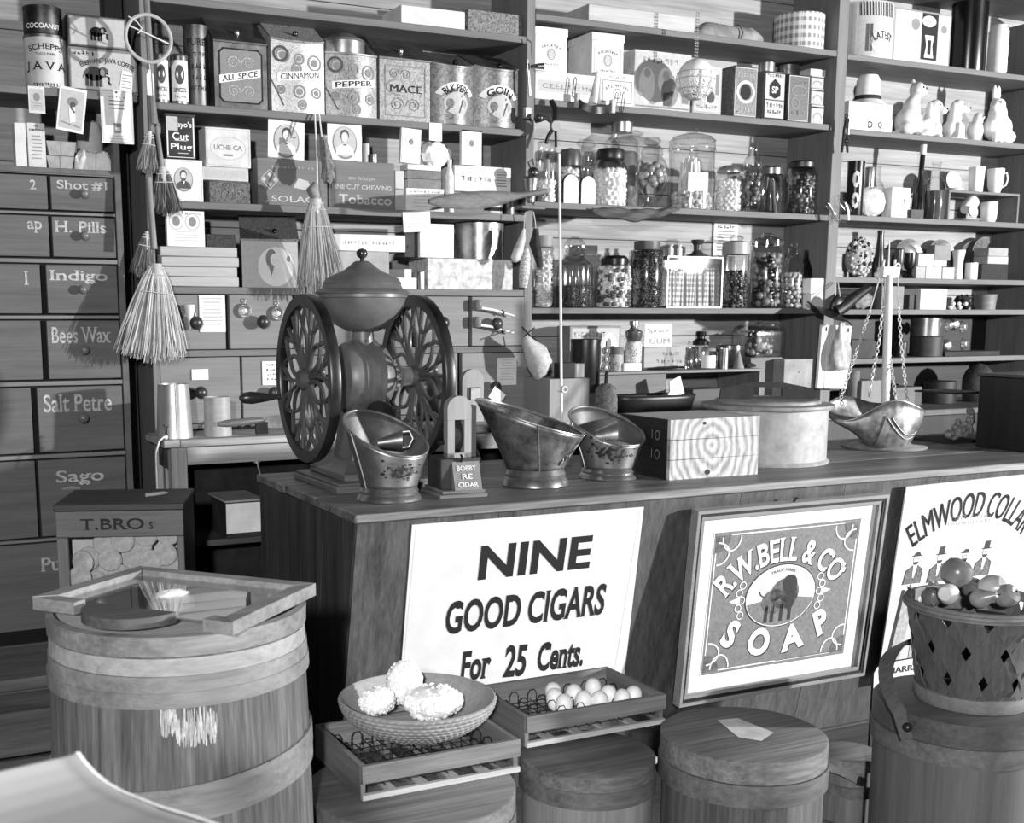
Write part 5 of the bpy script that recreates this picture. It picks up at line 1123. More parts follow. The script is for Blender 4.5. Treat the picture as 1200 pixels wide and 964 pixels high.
# ---- FR3 plates and boxes
z = ZF[3]; Y3 = YS+.03
DPL = flat(.4, .3, .1, 20); RIMP = litho(.15, .5, 60, .3)
for lab, px in (('grey patterned plate on edge, first from the left behind the goblets', (1043, 274, 1093)), ('grey patterned plate on edge, second from the left behind the boxes', (1081, 274, 1131)), ('grey patterned plate on edge, third from the left', (1120, 272, 1169)), ('grey patterned plate on edge, rightmost and partly over the third', (1132, 276, 1186))):
    plate(lab, px, 5.02-(.03 if 'rightmost' in lab else 0), z+.002, -.12, DPL, RIMP)
def goblet(label, px, v=.12):
    c, r, H = fcyl(*px, Y3+.03, z); b = M(); b.lathe([(0, 0), (.9*r, 0), (.95*r, .05*H), (.6*r, .12*H), (.4*r, .2*H), (.55*r, .27*H), (.4*r, .33*H), (.8*r, .42*H), (r, .6*H), (1.0*r, H), (.85*r, H), (.8*r, .6*H), (0, .5*H)], 28); solo('wooden_goblet', b, flat(v, .3, .05, 30), label, 'goblet', (c.x, c.y, z))
goblet('dark turned wooden goblet, right one of two', (1059, 296, 1074.5)); goblet('brown turned wooden goblet partly behind the scale spike', (1048.5, 293, 1060), .3)
b = M(); q = at(1066, 288, Y=Y3+.07); b.lathe([(0, 0), (.013, 0), (.016, .02), (.013, .05), (0, .055)], 14); solo('dark_peg', b, flat(.08, .4), 'dark peg standing up out of the right goblet', 'peg', (q.x, Y3+.075, z+.075))
c, r, H = fcyl(1025, 270, 1040, Y3+.15, z); b = M(); b.lathe([(0, 0), (.8*r, 0), (1.0*r, .3*H), (.7*r, .6*H), (.5*r, .9*H), (.6*r, H), (0, H)], 20); solo('dark_vase', b, flat(.16, .3), 'dark slim vase behind the beaded cluster', 'vase', (c.x, c.y, z))
BX = flat(.72, .8, .05, 20)
za = carton('soap_box', 'small grey box, bottom left of the pale boxes', 'box', (1074, 312, 1085), z, m=flat(.62), d=.07, Y=Y3, yin=.02)
zb = carton('soap_box', 'small pale box, bottom middle of the pale boxes', 'box', (1085.5, 312, 1104), z, m=BX, d=.07, Y=Y3, yin=.02)
zd = carton('soap_box', 'small pale box, bottom right of the pale boxes beside the white vase', 'box', (1105, 313, 1119), z, m=BX, d=.07, Y=Y3, yin=.02)
ze = carton('soap_box', 'white box, left one in the upper row of pale boxes', 'box', (1077, 297, 1094.5), max(za, zb)+.001, m=flat(.85), d=.06, Y=Y3, yin=.02)
zg = carton('soap_box', 'flat white box, right one in the upper row of pale boxes', 'box', (1095, 305, 1110), max(zb, zd)+.001, m=flat(.8), d=.06, Y=Y3, yin=.02)
carton('soap_box', 'darker grey box topmost of the pale boxes', 'box', (1096, 287, 1115), zg+.001, m=flat(.5), d=.06, Y=Y3, yin=.02)
can('white_vase', 'white flared vase beside the pale boxes', 'vase', (1116, 293, 1132), z, m=WCH, lid=0, prof=[(0, 0), (.7, 0), (.75, .1), (.72, .6), (1, .98), (.95, 1), (.6, .6), (0, .5)], Y=Y3, yin=.02)
cup('white printed mug right of the white vase', (1131, 308, 1146.5), z, .05, prof=[(0, 0), (.95, 0), (1, .05), (1, 1), (.94, 1), (.92, .1), (0, .08)], handle=0)
za = carton('soap_box', 'dark box at the right end of the plate shelf', 'box', (1151, 309, 1182), z, m=flat(.1), d=.1, Y=Y3, yin=.02)
zb = carton('soap_box', 'pale box on the dark box at the right end, lower one', 'box', (1158, 300, 1182), za+.001, m=flat(.66), d=.1, Y=Y3, yin=.02)
carton('soap_box', 'pale box on the dark box at the right end, upper one', 'box', (1159, 290, 1182), zb+.001, m=flat(.6), d=.1, Y=Y3, yin=.02)
# beaded ornament cluster
c, r, H = fcyl(988, 279, 1026, Y3+.0, z); rn = random.Random(21)
o = thing('beaded_cushion', 'cushion thickly covered with beads and shells at the left of the plate shelf', 'cushion', (c.x, c.y, z))
b = M(); b.ball((0, 0, H/2), (r, r*.7, H/2), 20, 12, .05, rn); part('cushion_pad', b, litho(.3, .65, 30, .5), o)
b = M()
for k in range(130):
    th = rn.uniform(.15, PI-.15); ph = rn.uniform(PI, 2*PI); q = rn.uniform(.004, .012); b.mat(rn.choice((0, 0, 1)))
    b.ball((r*math.sin(th)*math.cos(ph), r*.7*math.sin(th)*math.sin(ph), H/2-H/2*math.cos(th)), q, 8, 5)
s_ = part('bead_trim', b, [flat(.7, .25), flat(.15, .2)], o); s_['kind'] = 'stuff'
# ---- FR4
z = ZF[4]
carton('white_box', 'square white box with faint print under the plate shelf', 'box', (1079.5, 338, 1110.5), z, lambda a, W, H: (a.mat(3).frame(-W*.46, W*.46, H*.04, H*.96, .002), a.text('~5', 0, H*.6, W*.4, H*.1)), m=flat(.84), d=.12, Y=Y3, yin=.01)
carton('grey_box', 'grey crate end behind the scale chains under the plate shelf', 'box', (1034, 335, 1060), z, m=wood(.45, 'x', .08), d=.12, Y=Y3, yin=.05)
carton('grey_box', 'small dark box left of the square white box', 'box', (1066, 345, 1078), z, m=flat(.25), d=.1, Y=Y3, yin=.04)
crump('stone_lump', 'mottled angular lump behind the black iron tool', 'stone', (1003, 340, 1027), z, flat(.5, .8, .15, 30), yin=.08, seed=8)
for k, (x, yy) in enumerate(((1114, 357), (1119, 351), (1124, 352), (1127, 354), (1132, 351))):
    q = at(x, yy, Y=Y3+.05); solo('china_egg', M().ball((0, 0, 0), .012, 12, 8), WCH, 'little white china ball in the small heap', 'ball', (q.x, Y3+.05+.01*(k % 2), z+.012+(.02 if yy < 353 else 0)), group='white balls beside the square box')
crump('dark_feather_bundle', 'dark wispy bundle behind the white china balls', 'bundle', (1128, 346, 1144), z, flat(.08, .9), yin=.1, seed=4, jit=.3)
can('wooden_bowl', 'round wooden bowl at the right under the plate shelf', 'bowl', (1141, 345, 1169), z, m=wood(.45, 'x', .08), lid=0, prof=[(0, 0), (.88, 0), (1, .95), (.96, 1), (.9, .95), (0, .5)], Y=Y3, yin=.03)
# ---- FR5
z = ZF[5]
zz = can('round_box', 'dark round wooden box under the bright round tin', 'box', (1066, 394, 1106), z, m=wood(.2, 'x', .05), lid=.25, Y=Y3, yin=.02)
can('round_tin', 'bright round tin on top of the dark round box', 'tin', (1067, 372, 1104), zz+.001, m=tin(.5, .3), lid=.15, Y=Y3, yin=.02)
for k, (x, yy, lab) in enumerate(((1113, 381, 'fluted tart mould at the left of the heap'), (1121, 380, 'fluted tart mould standing, second from left'), (1130, 383, 'fluted tart mould standing at the right'), (1112, 405, 'fluted tart mould lying low at the left'), (1131, 403, 'fluted tart mould lying low at the right'))):
    q = at(x, yy, Y=Y3+.04); r = .034; b = M()
    def fn(u, v): a = 2*PI*u; rr_ = r*(.55+.45*v)*(1+.07*math.cos(14*a)*v); return (rr_*math.cos(a), -.028*(1-v), rr_*math.sin(a))
    b.grid(fn, 84, 5, True); b.add([fn(i/84, 0) for i in range(84)], [tuple(range(84))]); o = solo('tart_mould', b, tin(.7, .3), 'metal '+lab, 'mould', (q.x, Y3+.06, max(z+.036, q.z)), rad(25*(-1)**k), ang=60); o.modifiers.new('t', 'SOLIDIFY').thickness = .001
o = carton('low_tray', 'dark tray with a pale edge at the right of the tart moulds', 'tray', (1108, 412, 1172), z, m=flat(.14), d=.14, Y=Y3, yin=.02)
can('round_tin', 'small dark round tin left of the dark round box', 'tin', (1048, 400, 1064), z, m=tin(.25, .4), lid=.2, Y=Y3, yin=.03)
zz = carton('dark_box', 'dark box behind the hanging board on the lowest shelf', 'box', (998, 398, 1024), z, m=flat(.2), d=.14, Y=Y3, yin=.02)
# ---- base ledge, far right
z = .89
can('round_box', 'dark round box on the base ledge behind the scale chains', 'box', (1083, 446, 1122), z, m=wood(.16, 'x', .05), lid=.2, Y=4.7, yin=.02)
zz = carton('grey_box', 'grey wooden box behind the white scale post on the base ledge', 'box', (1010, 446, 1034), z, m=wood(.45, 'z', .08), d=.16, Y=4.7, yin=.0)
can('round_tin', 'pair topped grey canister left of the grey wooden box on the base ledge', 'tin', (993, 434, 1008), z, m=flat(.4), lid=.4, Y=4.7, yin=.02)
carton('grey_box', 'low board box behind the scale chains beside the dark round box', 'box', (1050, 454, 1081), z, m=wood(.36, 'x', .08), d=.14, Y=4.7, yin=.02)
c, r, H = fcyl(1128, 425, 1168, 4.72, z); b = M(); b.lathe([(0, 0), (.9*r, 0), (r, .3*H), (r, .6*H), (.8*r, .8*H), (.4*r, .95*H), (0, H)], 30); b.v = [(x*(1+.03*math.cos(26*math.atan2(y, x))), y*(1+.03*math.cos(26*math.atan2(y, x))), zz) for x, y, zz in b.v]; solo('ribbed_basket', b, flat(.2, .6, .06, 50), 'dark ribbed domed basket behind the dark cabinet', 'basket', (c.x, c.y, z))
# ================================================================ base ledge and low rack, right bay
z = 1.114; YL = 4.72
def A(a, W, H): a.mat(3).rect(-W*.46, W*.46, H*.05, H*.95); a.mat(1).text('~9', -W*.12, H*.8, W*.6, H*.14, 1, .01, 1); a.mat(2).ell(W*.28, H*.45, W*.14, H*.4, 1); a.mat(1).ell(W*.26, H*.6, W*.05, H*.12, 2); a.mat(4).ell(W*.33, H*.45, W*.04, H*.1, 2)
carton('picture_carton', 'light box with a printed scene behind the dark bucket, right bay', 'box', (668, 382, 728), 1.114, A, m=flat(.5), d=.12, Y=4.93, yin=.0)
carton('oak_box', 'open topped wooden box standing behind the thin white rod', 'box', (644, 444, 691), .89, None, m=wood(.5, 'z', .06), d=.22, Y=4.52, yin=.0)
b = [o for o in COL.objects if o.name.startswith('oak_box')][0]
can('dark_bucket', 'dark japanned bucket in front of the printed scene box', 'bucket', (669, 397, 704), 1.03, m=flat(.12, .35, .05), lid=.08, Y=4.58, yin=.0)
bk = [o for o in COL.objects if o.name.startswith('dark_bucket')][0]
st = M(); st.box(-.08, .05, .03, .2, .0, .139, .003); solo('wooden_block', st, wood(.3, 'x', .06), 'dark wooden block under the japanned bucket', 'block', (bk.location.x, bk.location.y-.09, .89))
zz = carton('black_box', 'small black box on the open topped wooden box', 'box', (656, 425, 674), [at(644, 444, Y=4.52).z][0]+.001, m=flat(.12), d=.05, Y=4.54, yin=.0)
carton('white_slip', 'white folded slip beside the small black box', 'paper', (676, 426, 685), [at(644, 444, Y=4.52).z][0]+.001, m=flat(.93), d=.04, Y=4.54, yin=.01)
can('snuff_jar', 'small painted jar with white base on the low rack', 'jar', (713.5, 407, 731), z, m=litho(.35, .7, 40), lid=.3, lidm=flat(.4), Y=YL, yin=.02)
zz = carton('white_box', 'low white box under the dressed bottle on the low rack', 'box', (731.5, 425.5, 752), z, m=flat(.9), d=.07, Y=YL, yin=.01)
c, r, H = fcyl(733, 376, 753.5, YL+.01, zz)
o = thing('dressed_bottle', 'waisted bottle with a cap, speckled skirt and pale bodice', 'bottle', (c.x, c.y, zz+.001))
b = M(); b.lathe([(0, 0), (.85*r, 0), (.95*r, .04*H), (.95*r, .42*H), (.8*r, .5*H)], 24); part('speckled_skirt', b, litho(.05, .92, 60, .4, .5, .02), o)
b = M(); b.lathe([(.8*r, .5*H), (1.0*r, .62*H), (1.05*r, .74*H), (.5*r, .8*H), (.42*r, .84*H), (.4*r, .9*H)], 24); part('glass_shoulders', b, tin(.6, .2, .2, 20), o)
b = M(); b.lathe([(.4*r, .88*H), (.55*r, .89*H), (.55*r, .99*H), (.45*r, H), (0, H)], 20); part('cap', b, tin(.7, .3), o)
def A(a, W, H): a.mat(1).text('Spruce', 0, H*.68, W*.8, H*.26, 1, .0); a.text('GUM', W*.05, H*.25, W*.75, H*.24, 1, .0); a.mat(3).text('~2', W*.3, H*.9, W*.15, H*.08)
zz = carton('spruce_box', 'long wooden box with stencilled letters on the low rack', 'box', (755, 407, 804), z, lambda a, W, H: (a.mat(1).text('~6', W*.15, H*.7, W*.4, H*.18, 1, .01), a.text('~7', W*.1, H*.35, W*.6, H*.18, 1, .01)), m=wood(.56, 'x', .06), d=.1, Y=YL, yin=.1)
card('price_sign', 'white hand lettered sign reading Spruce Gum', 'sign', (756, 379, 787.5, 405), zz+.001, A, Y=YL, yin=.12, v=.86)
b = M()
for s_ in (-1, 1): b.tube([(-.09, 0, .008), (-.02, .004*s_, .01), (.04, .014*s_, .01), (.07, .02*s_, .012)], [.003, .007, .006, .006], 8); b.lathe([(.014, -.005), (.022, 0), (.014, .005), (.014, -.005)], 14, (.09, .024*s_, .012), 'z')
q = at(777, 428, Y=YL+.05); solo('shears', b, flat(.1, .35, .03, 8, 0), 'black shears lying in front of the stencilled box', 'shears', (q.x, YL+.05, z))
jar('little stoppered bottle right of the shears', (803, 400, 813), z, [(.95, 0), (1, .03), (1, .5), (.4, .66), (.4, .84), (.55, .86), (.55, .9), (.3, .92), (.5, .97), (0, 1)], Y=YL, yin=.0, name='small_bottle', cat='bottle')
o, c, r, H = jar('squat jar with a blank white label on the low rack', (818, 406, 842), z, [(.95, 0), (1, .03), (1, .7), (.8, .82)], [(0, .8), (.8, .8), (.7, .92), (.3, 1), (0, 1)], flat(.55, .3), Y=YL, yin=.0)
o.rotation_euler = (0, 0, face(c)); a = Art(cyl(r)); a.mat(2).rect(-r*.75, r*.75, H*.05, H*.62, 0, 8); part('white_label', a, ARTM(), o)
jar('dark knobbed jar behind the little stoppered bottle', (812, 388, 831), z, [(.6, 0), (.7, .05), (.7, .55), (.6, .6)], [(0, .6), (1, .62), (1.02, .72), (.7, .78), (.5, .8), (.5, .86), (.7, .9), (.6, 1), (0, 1)], flat(.12, .2), Y=YL, yin=.15)
can('small_can', 'small plain tin can between the white label jar and the dark round tin', 'tin', (843.5, 408, 854), z, m=tin(.6, .3), lid=.0, prof=[(0, 0), (1, 0), (1, 1), (.92, 1), (.9, .9), (0, .9)], Y=YL, yin=.0)
can('dark_tin', 'dark round tin with a shiny lid at the right of the low rack', 'tin', (838, 404, 872), z, m=flat(.15, .3), lid=.2, lidm=tin(.45, .2), Y=YL, yin=.1)
b = M(); c, r, H = fcyl(859, 411, 873, YL+.0, z); b.lathe([(0, 0), (r, 0), (r*.1, H), (0, H)], 16); solo('paper_cone', b, flat(.5), 'grey cone standing before the dark round tin', 'cone', (c.x, c.y, z))
b = M(); q = at(880, 426, Y=YL+.05); b.tube([(-.03, 0, .01), (0, 0, .014), (.03, .0, .01)], [.008, .012, .006], 8); solo('small_stub', b, flat(.1), 'small dark stub lying at the right end of the low rack', 'stub', (q.x, YL+.05, z))
# rectangular jar on a crate behind the rack
zb = carton('crate', 'grey box under the square sweet jar', 'crate', (880, 419, 917), .89, m=wood(.38, 'x', .06), d=.24, Y=4.8, yin=.0)
x0, x1, H = fbox(881, 382, 927, 4.83, zb); W = x1-x0
o = thing('square_jar', 'square glass jar of dark sweets with a knobbed glass lid', 'jar', ((x0+x1)/2, 4.83, zb+.001))
def fn(u, v):
    a = 2*PI*u; ex = .35; cc, ss = math.cos(a), math.sin(a); k = .96 if v < .05 else (1 if v < .85 else 1-.12*(v-.85)/.15); return (W/2*math.copysign(abs(cc)**ex, cc)*k, .09+.085*math.copysign(abs(ss)**ex, ss)*k, H*v)
b = M(); b.grid(fn, 48, 10, True); b.add([fn(i/48, 0) for i in range(48)], [tuple(range(48))]); part('glass_body', b, GL, o)
b = M(); b.lathe([(0, H), (W*.42, H), (W*.42, H+.008), (.012, H+.012), (.008, H+.02), (.016, H+.028), (0, H+.036)], 28, (0, .09, 0)); part('glass_lid', b, GL, o)
fill('dark wrapped sweets inside the square jar', Vector(((x0+x1)/2, 4.92, 0)), zb+.003, min(W*.43, .08), .006, H*.72, .018, flat(.25, .3, .15, 40), 31, m2=flat(.65, .4))
carton('crate', 'light grey box beside the hanging board, right of the square jar', 'crate', (919.5, 421, 954), .89, lambda a, W, H: a.mat(0).ell(0, H*.75, .004, .004, 0, 10), m=flat(.55, .8, .08, 12), d=.2, Y=4.72, yin=.0)
zz = carton('crate', 'dark low crate behind the trough under the low rack', 'crate', (812, 456, 850), .89, m=wood(.22, 'x', .06), d=.12, Y=4.58, yin=0)
# hanging board with pouch
p = at(969, 381, Y=4.69); q = at(985, 455, Y=4.69); pr_ = at(996.5, 381, Y=4.69); pl = at(961.5, 381, Y=4.69)
o = thing('hanging_board', 'white painted board hanging on the shelf post with a dried pouch', 'board', ((pl.x+pr_.x)/2, 4.69, q.z)); W = pr_.x-pl.x; H = p.z-q.z
b = M(); b.box(-W/2, -W*.29, 0, .02, 0, H, .003); b.box(-W*.28, W/2, 0, .02, 0, H, .003); part('board', b, flat(.86, .7), o)
b = M()
for x in (-W*.36, W*.38): b.box(x-.005, x+.005, -.003, 0, H*.9, H*.965, .001)
part('hooks', b, flat(.1), o); o.rotation_euler = (0, rad(2.2), 0)
q2 = at(981, 432, Y=4.67)
def fn(u, v):
    a = 2*PI*u; w = .012+.052*math.sin(PI*min(1, (1-v)*.62+.02))**1.3+.004*math.sin(5*a+9*v); return (w*math.cos(a), w*.55*math.sin(a), .235*v)
b = M(); b.grid(fn, 24, 16, True); b.add([fn(i/24, 0) for i in range(24)]+[(0, 0, -.01)], [(i, (i+1) % 24, 24) for i in range(24)]); b.add([fn(i/24, 1) for i in range(24)], [tuple(range(24))])
solo('dried_pouch', b, flat(.62, .4, .12, 22, .3), 'shrivelled dried bladder pouch hanging on the white board', 'pouch', (q2.x, 4.652, q2.z), ang=80)
# black iron tool hung on the right post
q = at(985, 356, Y=4.66)
o = thing('iron_tool', 'black iron tool with curved blade and wooden beam hung by string on the right post', 'tool', q); L0 = Vector(q)
bp = [at(x, y, Y=4.62)-L0 for x, y in ((953.5, 359), (960, 363), (970, 367), (979, 369), (985, 370.5), (991, 377))]
b = M(); b.strip(bp, (0, 1, .5), .13, .008); part('curved_blade', b, flat(.2, .25, .06, 20, .1, .6), o)
b = M(); b.tube([at(978, 366, Y=4.66)-L0, at(990, 358, Y=4.66)-L0, at(1003, 347, Y=4.67)-L0, at(1018, 337, Y=4.68)-L0], [.034, .032, .027, .02], 12); part('wooden_beam', b, flat(.1, .5), o)
b = M(); b.ball(at(982, 358, Y=4.67)-L0, (.05, .024, .055), 16, 10); b.lathe([(.012, -.024), (.018, -.02), (.012, -.016), (.012, -.024)], 14, at(989, 358.5, Y=4.655)-L0, 'y'); part('cast_bracket', b, flat(.12, .4), o)
b = M(); b.tube([at(979, 346, Y=4.65)-L0, at(979.5, 330, Y=4.73)-L0, at(982, 331, Y=4.73)-L0, at(984.5, 347, Y=4.645)-L0], .0025, 6); part('string', b, flat(.85), o)
# glass lamp chimney bundle hung on the right post, flat keys above
q = at(985, 248, Y=4.68)
o = thing('glass_flytrap', 'small clear glass bell hung slantwise on the right post', 'glass', q, 0)
b = M(); b.lathe([(.012, -.075), (.02, -.05), (.045, -.03), (.05, .0), (.04, .05), (.045, .075)], 24); b.v = [(x, y, zz) for x, y, zz in b.v]; s_ = part('glass_bell', b, GL, o); s_.rotation_euler = (0, rad(-48), 0)
b = M(); b.strip([(-.02, -.052, .04), (.0, -.055, 0), (.01, -.05, -.045)], (1, 0, .4), .012, .002); part('paper_band', b, flat(.85), o)
q = at(991, 158, Y=4.69)
o = thing('hanging_pliers', 'dark iron pliers hung on the right post beside the collar box shelf', 'pliers', q)
b = M(); b.tube([(-.0, 0, .08), (-.012, 0, .03), (-.014, 0, -.03), (-.02, 0, -.085)], [.006, .006, .007, .006], 8); b.tube([(.014, 0, .08), (.014, .0, .03), (.01, 0, -.03), (.018, 0, -.085)], [.004, .007, .007, .006], 8); b.lathe([(.009, -.003), (.013, 0), (.009, .003), (.009, -.003)], 12, (0, 0, .09), 'y'); b.ball((0, 0, -.03), .012, 10, 7); part('iron_arms', b, flat(.12, .35), o)
b = M(); b.box(.006, .014, -.012, -.006, -.0, .06, .001); part('bright_ferrule', b, flat(.85, .3), o, 'bright ferrule')
# things hung on the middle post
def hang(name, label, cat, pts, rs, m, Y=4.68, extra=None, n=14, seed=1, jit=0., ang=60):
    L0 = at(*pts[0], Y=Y); o = thing(name, label, cat, L0); P = [at(x, y, Y=Y)-L0 for x, y in pts]; b = M(); b.tube(P, rs, n)
    rn = random.Random(seed)
    if jit: b.v = [(x+rn.uniform(-jit, jit), y+rn.uniform(-jit, jit), z+rn.uniform(-jit, jit)) for x, y, z in b.v]
    part('body', b, m, o, ang=ang)
    if extra: b = M(); b.tube([at(x, y, Y=Y)-L0 for x, y in extra], .002, 5); part('string', b, flat(.8), o)
    return o
hang('dried_gourd', 'pale long dried gourd hung left of the middle post', 'gourd', ((614, 268), (612, 280), (608, 292), (604, 303), (603, 307)), [.006, .016, .022, .022, .008], flat(.72, .6, .1, 30), Y=4.67, extra=((615, 250), (614.5, 260), (614, 268)))
hang('dried_corn', 'ear of speckled corn standing against the middle post', 'corn', ((617, 290), (616, 300), (614.5, 320), (613, 337)), [.008, .022, .024, .018], litho(.25, .85, 60, .6, .5, .03), Y=4.69)
hang('dried_root', 'dark shrivelled root hung on the right side of the middle post', 'root', ((628, 268), (627, 285), (630, 300), (633, 312)), [.01, .024, .02, .01], flat(.12, .8, .08, 40), Y=4.68, jit=.004, extra=((625, 248), (627, 258), (628, 268)))
o = hang('dried_squash', 'speckled dried squash hung by crossed sticks on the middle post', 'squash', ((616, 393), (619, 402), (628, 414), (632, 425), (631, 437), (629, 445)), [.012, .03, .055, .06, .04, .012], litho(.3, .72, 26, .6, .42, .06), Y=4.62, jit=.001)
b = M()
for p_, q_ in (((612, 383), (622, 394)), ((626, 384), (614, 394)), ((620, 392), (645, 413))): b.tube([at(*p_, Y=4.66)-Vector(o.location), at(*q_, Y=4.6)-Vector(o.location)], .003, 6)
part('twig_hanger', b, flat(.12), o)
# sausage bottle holder and lamp bracket on the middle post at upper level
q = at(622, 218, Y=4.68)
o = thing('funnel_lamp', 'small tin lamp with a glass bulb fixed low on the middle post', 'lamp', q); L0 = Vector(q)
b = M(); b.lathe([(.018, -.07), (.03, .0), (.036, .03), (.03, .04), (0, .045)], 18); part('tin_funnel', b, tin(.55, .3), o)
b = M(); b.ball((0, -.02, .055), .024, 14, 10); part('round_cap', b, tin(.35, .3), o); b = M(); b.tube([(0, 0, .07), (-.015, 0, .1), (.01, 0, .115), (.012, 0, .09)], .003, 6); part('wire_hook', b, flat(.15), o)
b = M(); b.box(-.06, .06, -.03, .04, -.1, -.085, .003); part('bracket', b, wood(.4, 'x', .08), o)
q = at(619, 120, Y=4.70)
o = thing('iron_latch', 'pale metal latch rod fixed on the middle post near the cigar boxes', 'latch', q); L0 = Vector(q)
b = M(); b.tube([at(618, 70, Y=4.71)-L0, at(621, 112, Y=4.71)-L0], .009, 10); part('bright_tube', b, tin(.75, .25), o)
b = M(); b.tube([at(623, 78, Y=4.71)-L0, at(632, 77.5, Y=4.66)-L0, at(638, 77.5, Y=4.65)-L0], [.008, .012, .014], 10); part('brass_nozzle', b, tin(.6, .25), o)
b = M(); b.tube([at(618, 46, Y=4.73)-L0, at(623, 50, Y=4.72)-L0, at(623, 66, Y=4.72)-L0], .003, 6); b.box(-.014, .014, -.004, .02, -.065, -.02, .002); part('strap_plate', b, tin(.7, .3), o)
q = at(652, 140, Y=4.70)
o = thing('cast_peeler', 'cast iron hand peeler clamped under the cigar box shelf', 'peeler', q); L0 = Vector(q)
b = M(); b.tube([at(646, 118, Y=4.72)-L0, at(651, 128, Y=4.7)-L0, at(650, 148, Y=4.68)-L0], [.012, .014, .012], 10); b.tube([at(650, 148, Y=4.68)-L0, at(642, 160, Y=4.66)-L0, at(640, 168, Y=4.66)-L0], [.01, .008, .008], 8); b.tube([at(651, 152, Y=4.67)-L0, at(651.5, 172, Y=4.65)-L0], .006, 8); part('iron_frame', b, flat(.14, .35), o)
b = M(); b.lathe([(0, -.012), (.022, -.012), (.024, 0), (.022, .008), (0, .008)], 20, at(650, 148, Y=4.655)-L0, 'y'); part('gear_disc', b, flat(.5, .35), o, 'pale round gear disc')
b = M(); b.tube([at(628, 140, Y=4.69)-L0, at(640, 138, Y=4.69)-L0, at(646, 143, Y=4.69)-L0], [.016, .01, .008], 8); b.ball(at(632, 138, Y=4.67)-L0, .02, 10, 8); part('fork', b, flat(.2, .3), o)
# ================================================================ brooms and hoop on the left
def broom(name, label, h0, h1, b0, b1, wtop, wbot, Y, hv, bv, n, hr=.011, fl=.35, seed=1, cut=.03, flare=1.):
    """handle from h0 to h1 (pixels), bristles from b0 down to b1"""
    L0 = at(*h1, Y=Y); o = thing(name, label, 'broom', L0)
    if h0: b = M(); b.tube([at(*h0, Y=Y+.02)-L0, Vector((0, 0, 0))], [hr*.9, hr], 12); part('handle', b, wood(hv, 'z', .1), o)
    A0 = at(*b0, Y=Y)-L0; A1 = at(*b1, Y=Y)-L0; ax = (A1-A0); side = Vector((1, 0, 0)); side = (side-ax.normalized()*side.dot(ax.normalized())).normalized(); dp = ax.normalized().cross(side)
    rn = random.Random(seed); b = M()
    for k in range(n):
        u = rn.uniform(-1, 1); w = rn.uniform(-1, 1)*math.sqrt(max(0, 1-u*u*.6)); L = 1+rn.uniform(-cut, cut)*2-.1*abs(u)
        pts = []
        for t in (0, .18, .5, .8, 1.):
            f = wtop+(wbot-wtop)*t**.75; cu = .008*math.sin(3*t+k)*t+rn.uniform(-.004, .004)*t
            pts.append(A0+ax*(t*L)+side*(u*f/2+cu)+dp*(w*f*fl/2+rn.uniform(-.003, .003)*t))
        b.mat(rn.choice((0, 0, 1, 2))); b.tube(pts, [.0022, .0022, .002, .0019, .0012], 4)
    s_ = part('bristles', b, [flat(bv, .7), flat(min(.95, bv+.15), .7), flat(bv*.65, .7)], o); s_['kind'] = 'stuff'
    b = M()
    for t in (.02, .09, .28):
        f = (wtop+(wbot-wtop)*t**.75)*.54+.003; b.tube([A0+ax*t+side*(math.cos(q)*f)+dp*(math.sin(q)*f*fl*1.15) for q in [2*PI*i/24 for i in range(24)]], .0022, 5, True)
    b.lathe([(hr*1.2, -.06), (wtop*.5, .01)], 16, A0+Vector((0, 0, .0))); part('binding', b, flat(.7), o)
    return o
broom('corn_broom', 'largest broom, pale bristles, hanging before the tall drawer cabinet', (174, 208), (180.5, 292), (183, 312), (176, 421), .045, .26, 4.625, .5, .72, 420, .013, .35, 1)
broom('hearth_broom', 'dark bristled short broom hanging above the largest broom', (178, 106), (190, 196), (191, 199), (195, 251), .03, .105, 4.68, .5, .36, 200, .009, .4, 2)
broom('hearth_broom', 'darker narrow broom hanging left of the dark bristled short broom', (173.5, 106), (175, 154), (175, 157), (172, 202), .02, .075, 4.66, .25, .42, 140, .006, .4, 3)
broom('whisk_broom', 'dark fan shaped whisk hanging behind the largest broom', (173, 268), (173, 276), (172, 274), (165, 324), .015, .085, 4.718, .3, .34, 130, .006, .3, 4)
o = broom('whisk_broom', 'thick ragged straw whisk hanging in front of the mill lid', None, (370, 228), (370, 236), (376, 342), .045, .19, 4.62, .4, .62, 420, .014, .5, 5, .05)
b = M(); L0 = Vector(o.location); b.tube([at(370, 232, Y=4.62)-L0, at(366, 222, Y=4.62)-L0, at(370, 215, Y=4.62)-L0], [.02, .026, .012], 12); part('root_end', b, wood(.5, 'z', .12), o)
b = M(); b.tube([at(372, 250, Y=4.6)-L0, at(371.5, 190, Y=4.66)-L0, at(369, 134, Y=4.73)-L0, at(374, 133, Y=4.73)-L0, at(377, 160, Y=4.69)-L0, at(383, 160, Y=4.69)-L0], .003, 6); part('string', b, flat(.88), o)
hang('dried_herbs', 'small dark bunch of dried herbs beside the straw whisk string', 'herbs', ((379, 160), (381, 175), (384, 195), (384, 208), (383, 214)), [.006, .018, .026, .026, .012], flat(.42, .8, .15, 50), Y=4.66, jit=.004, ang=20)
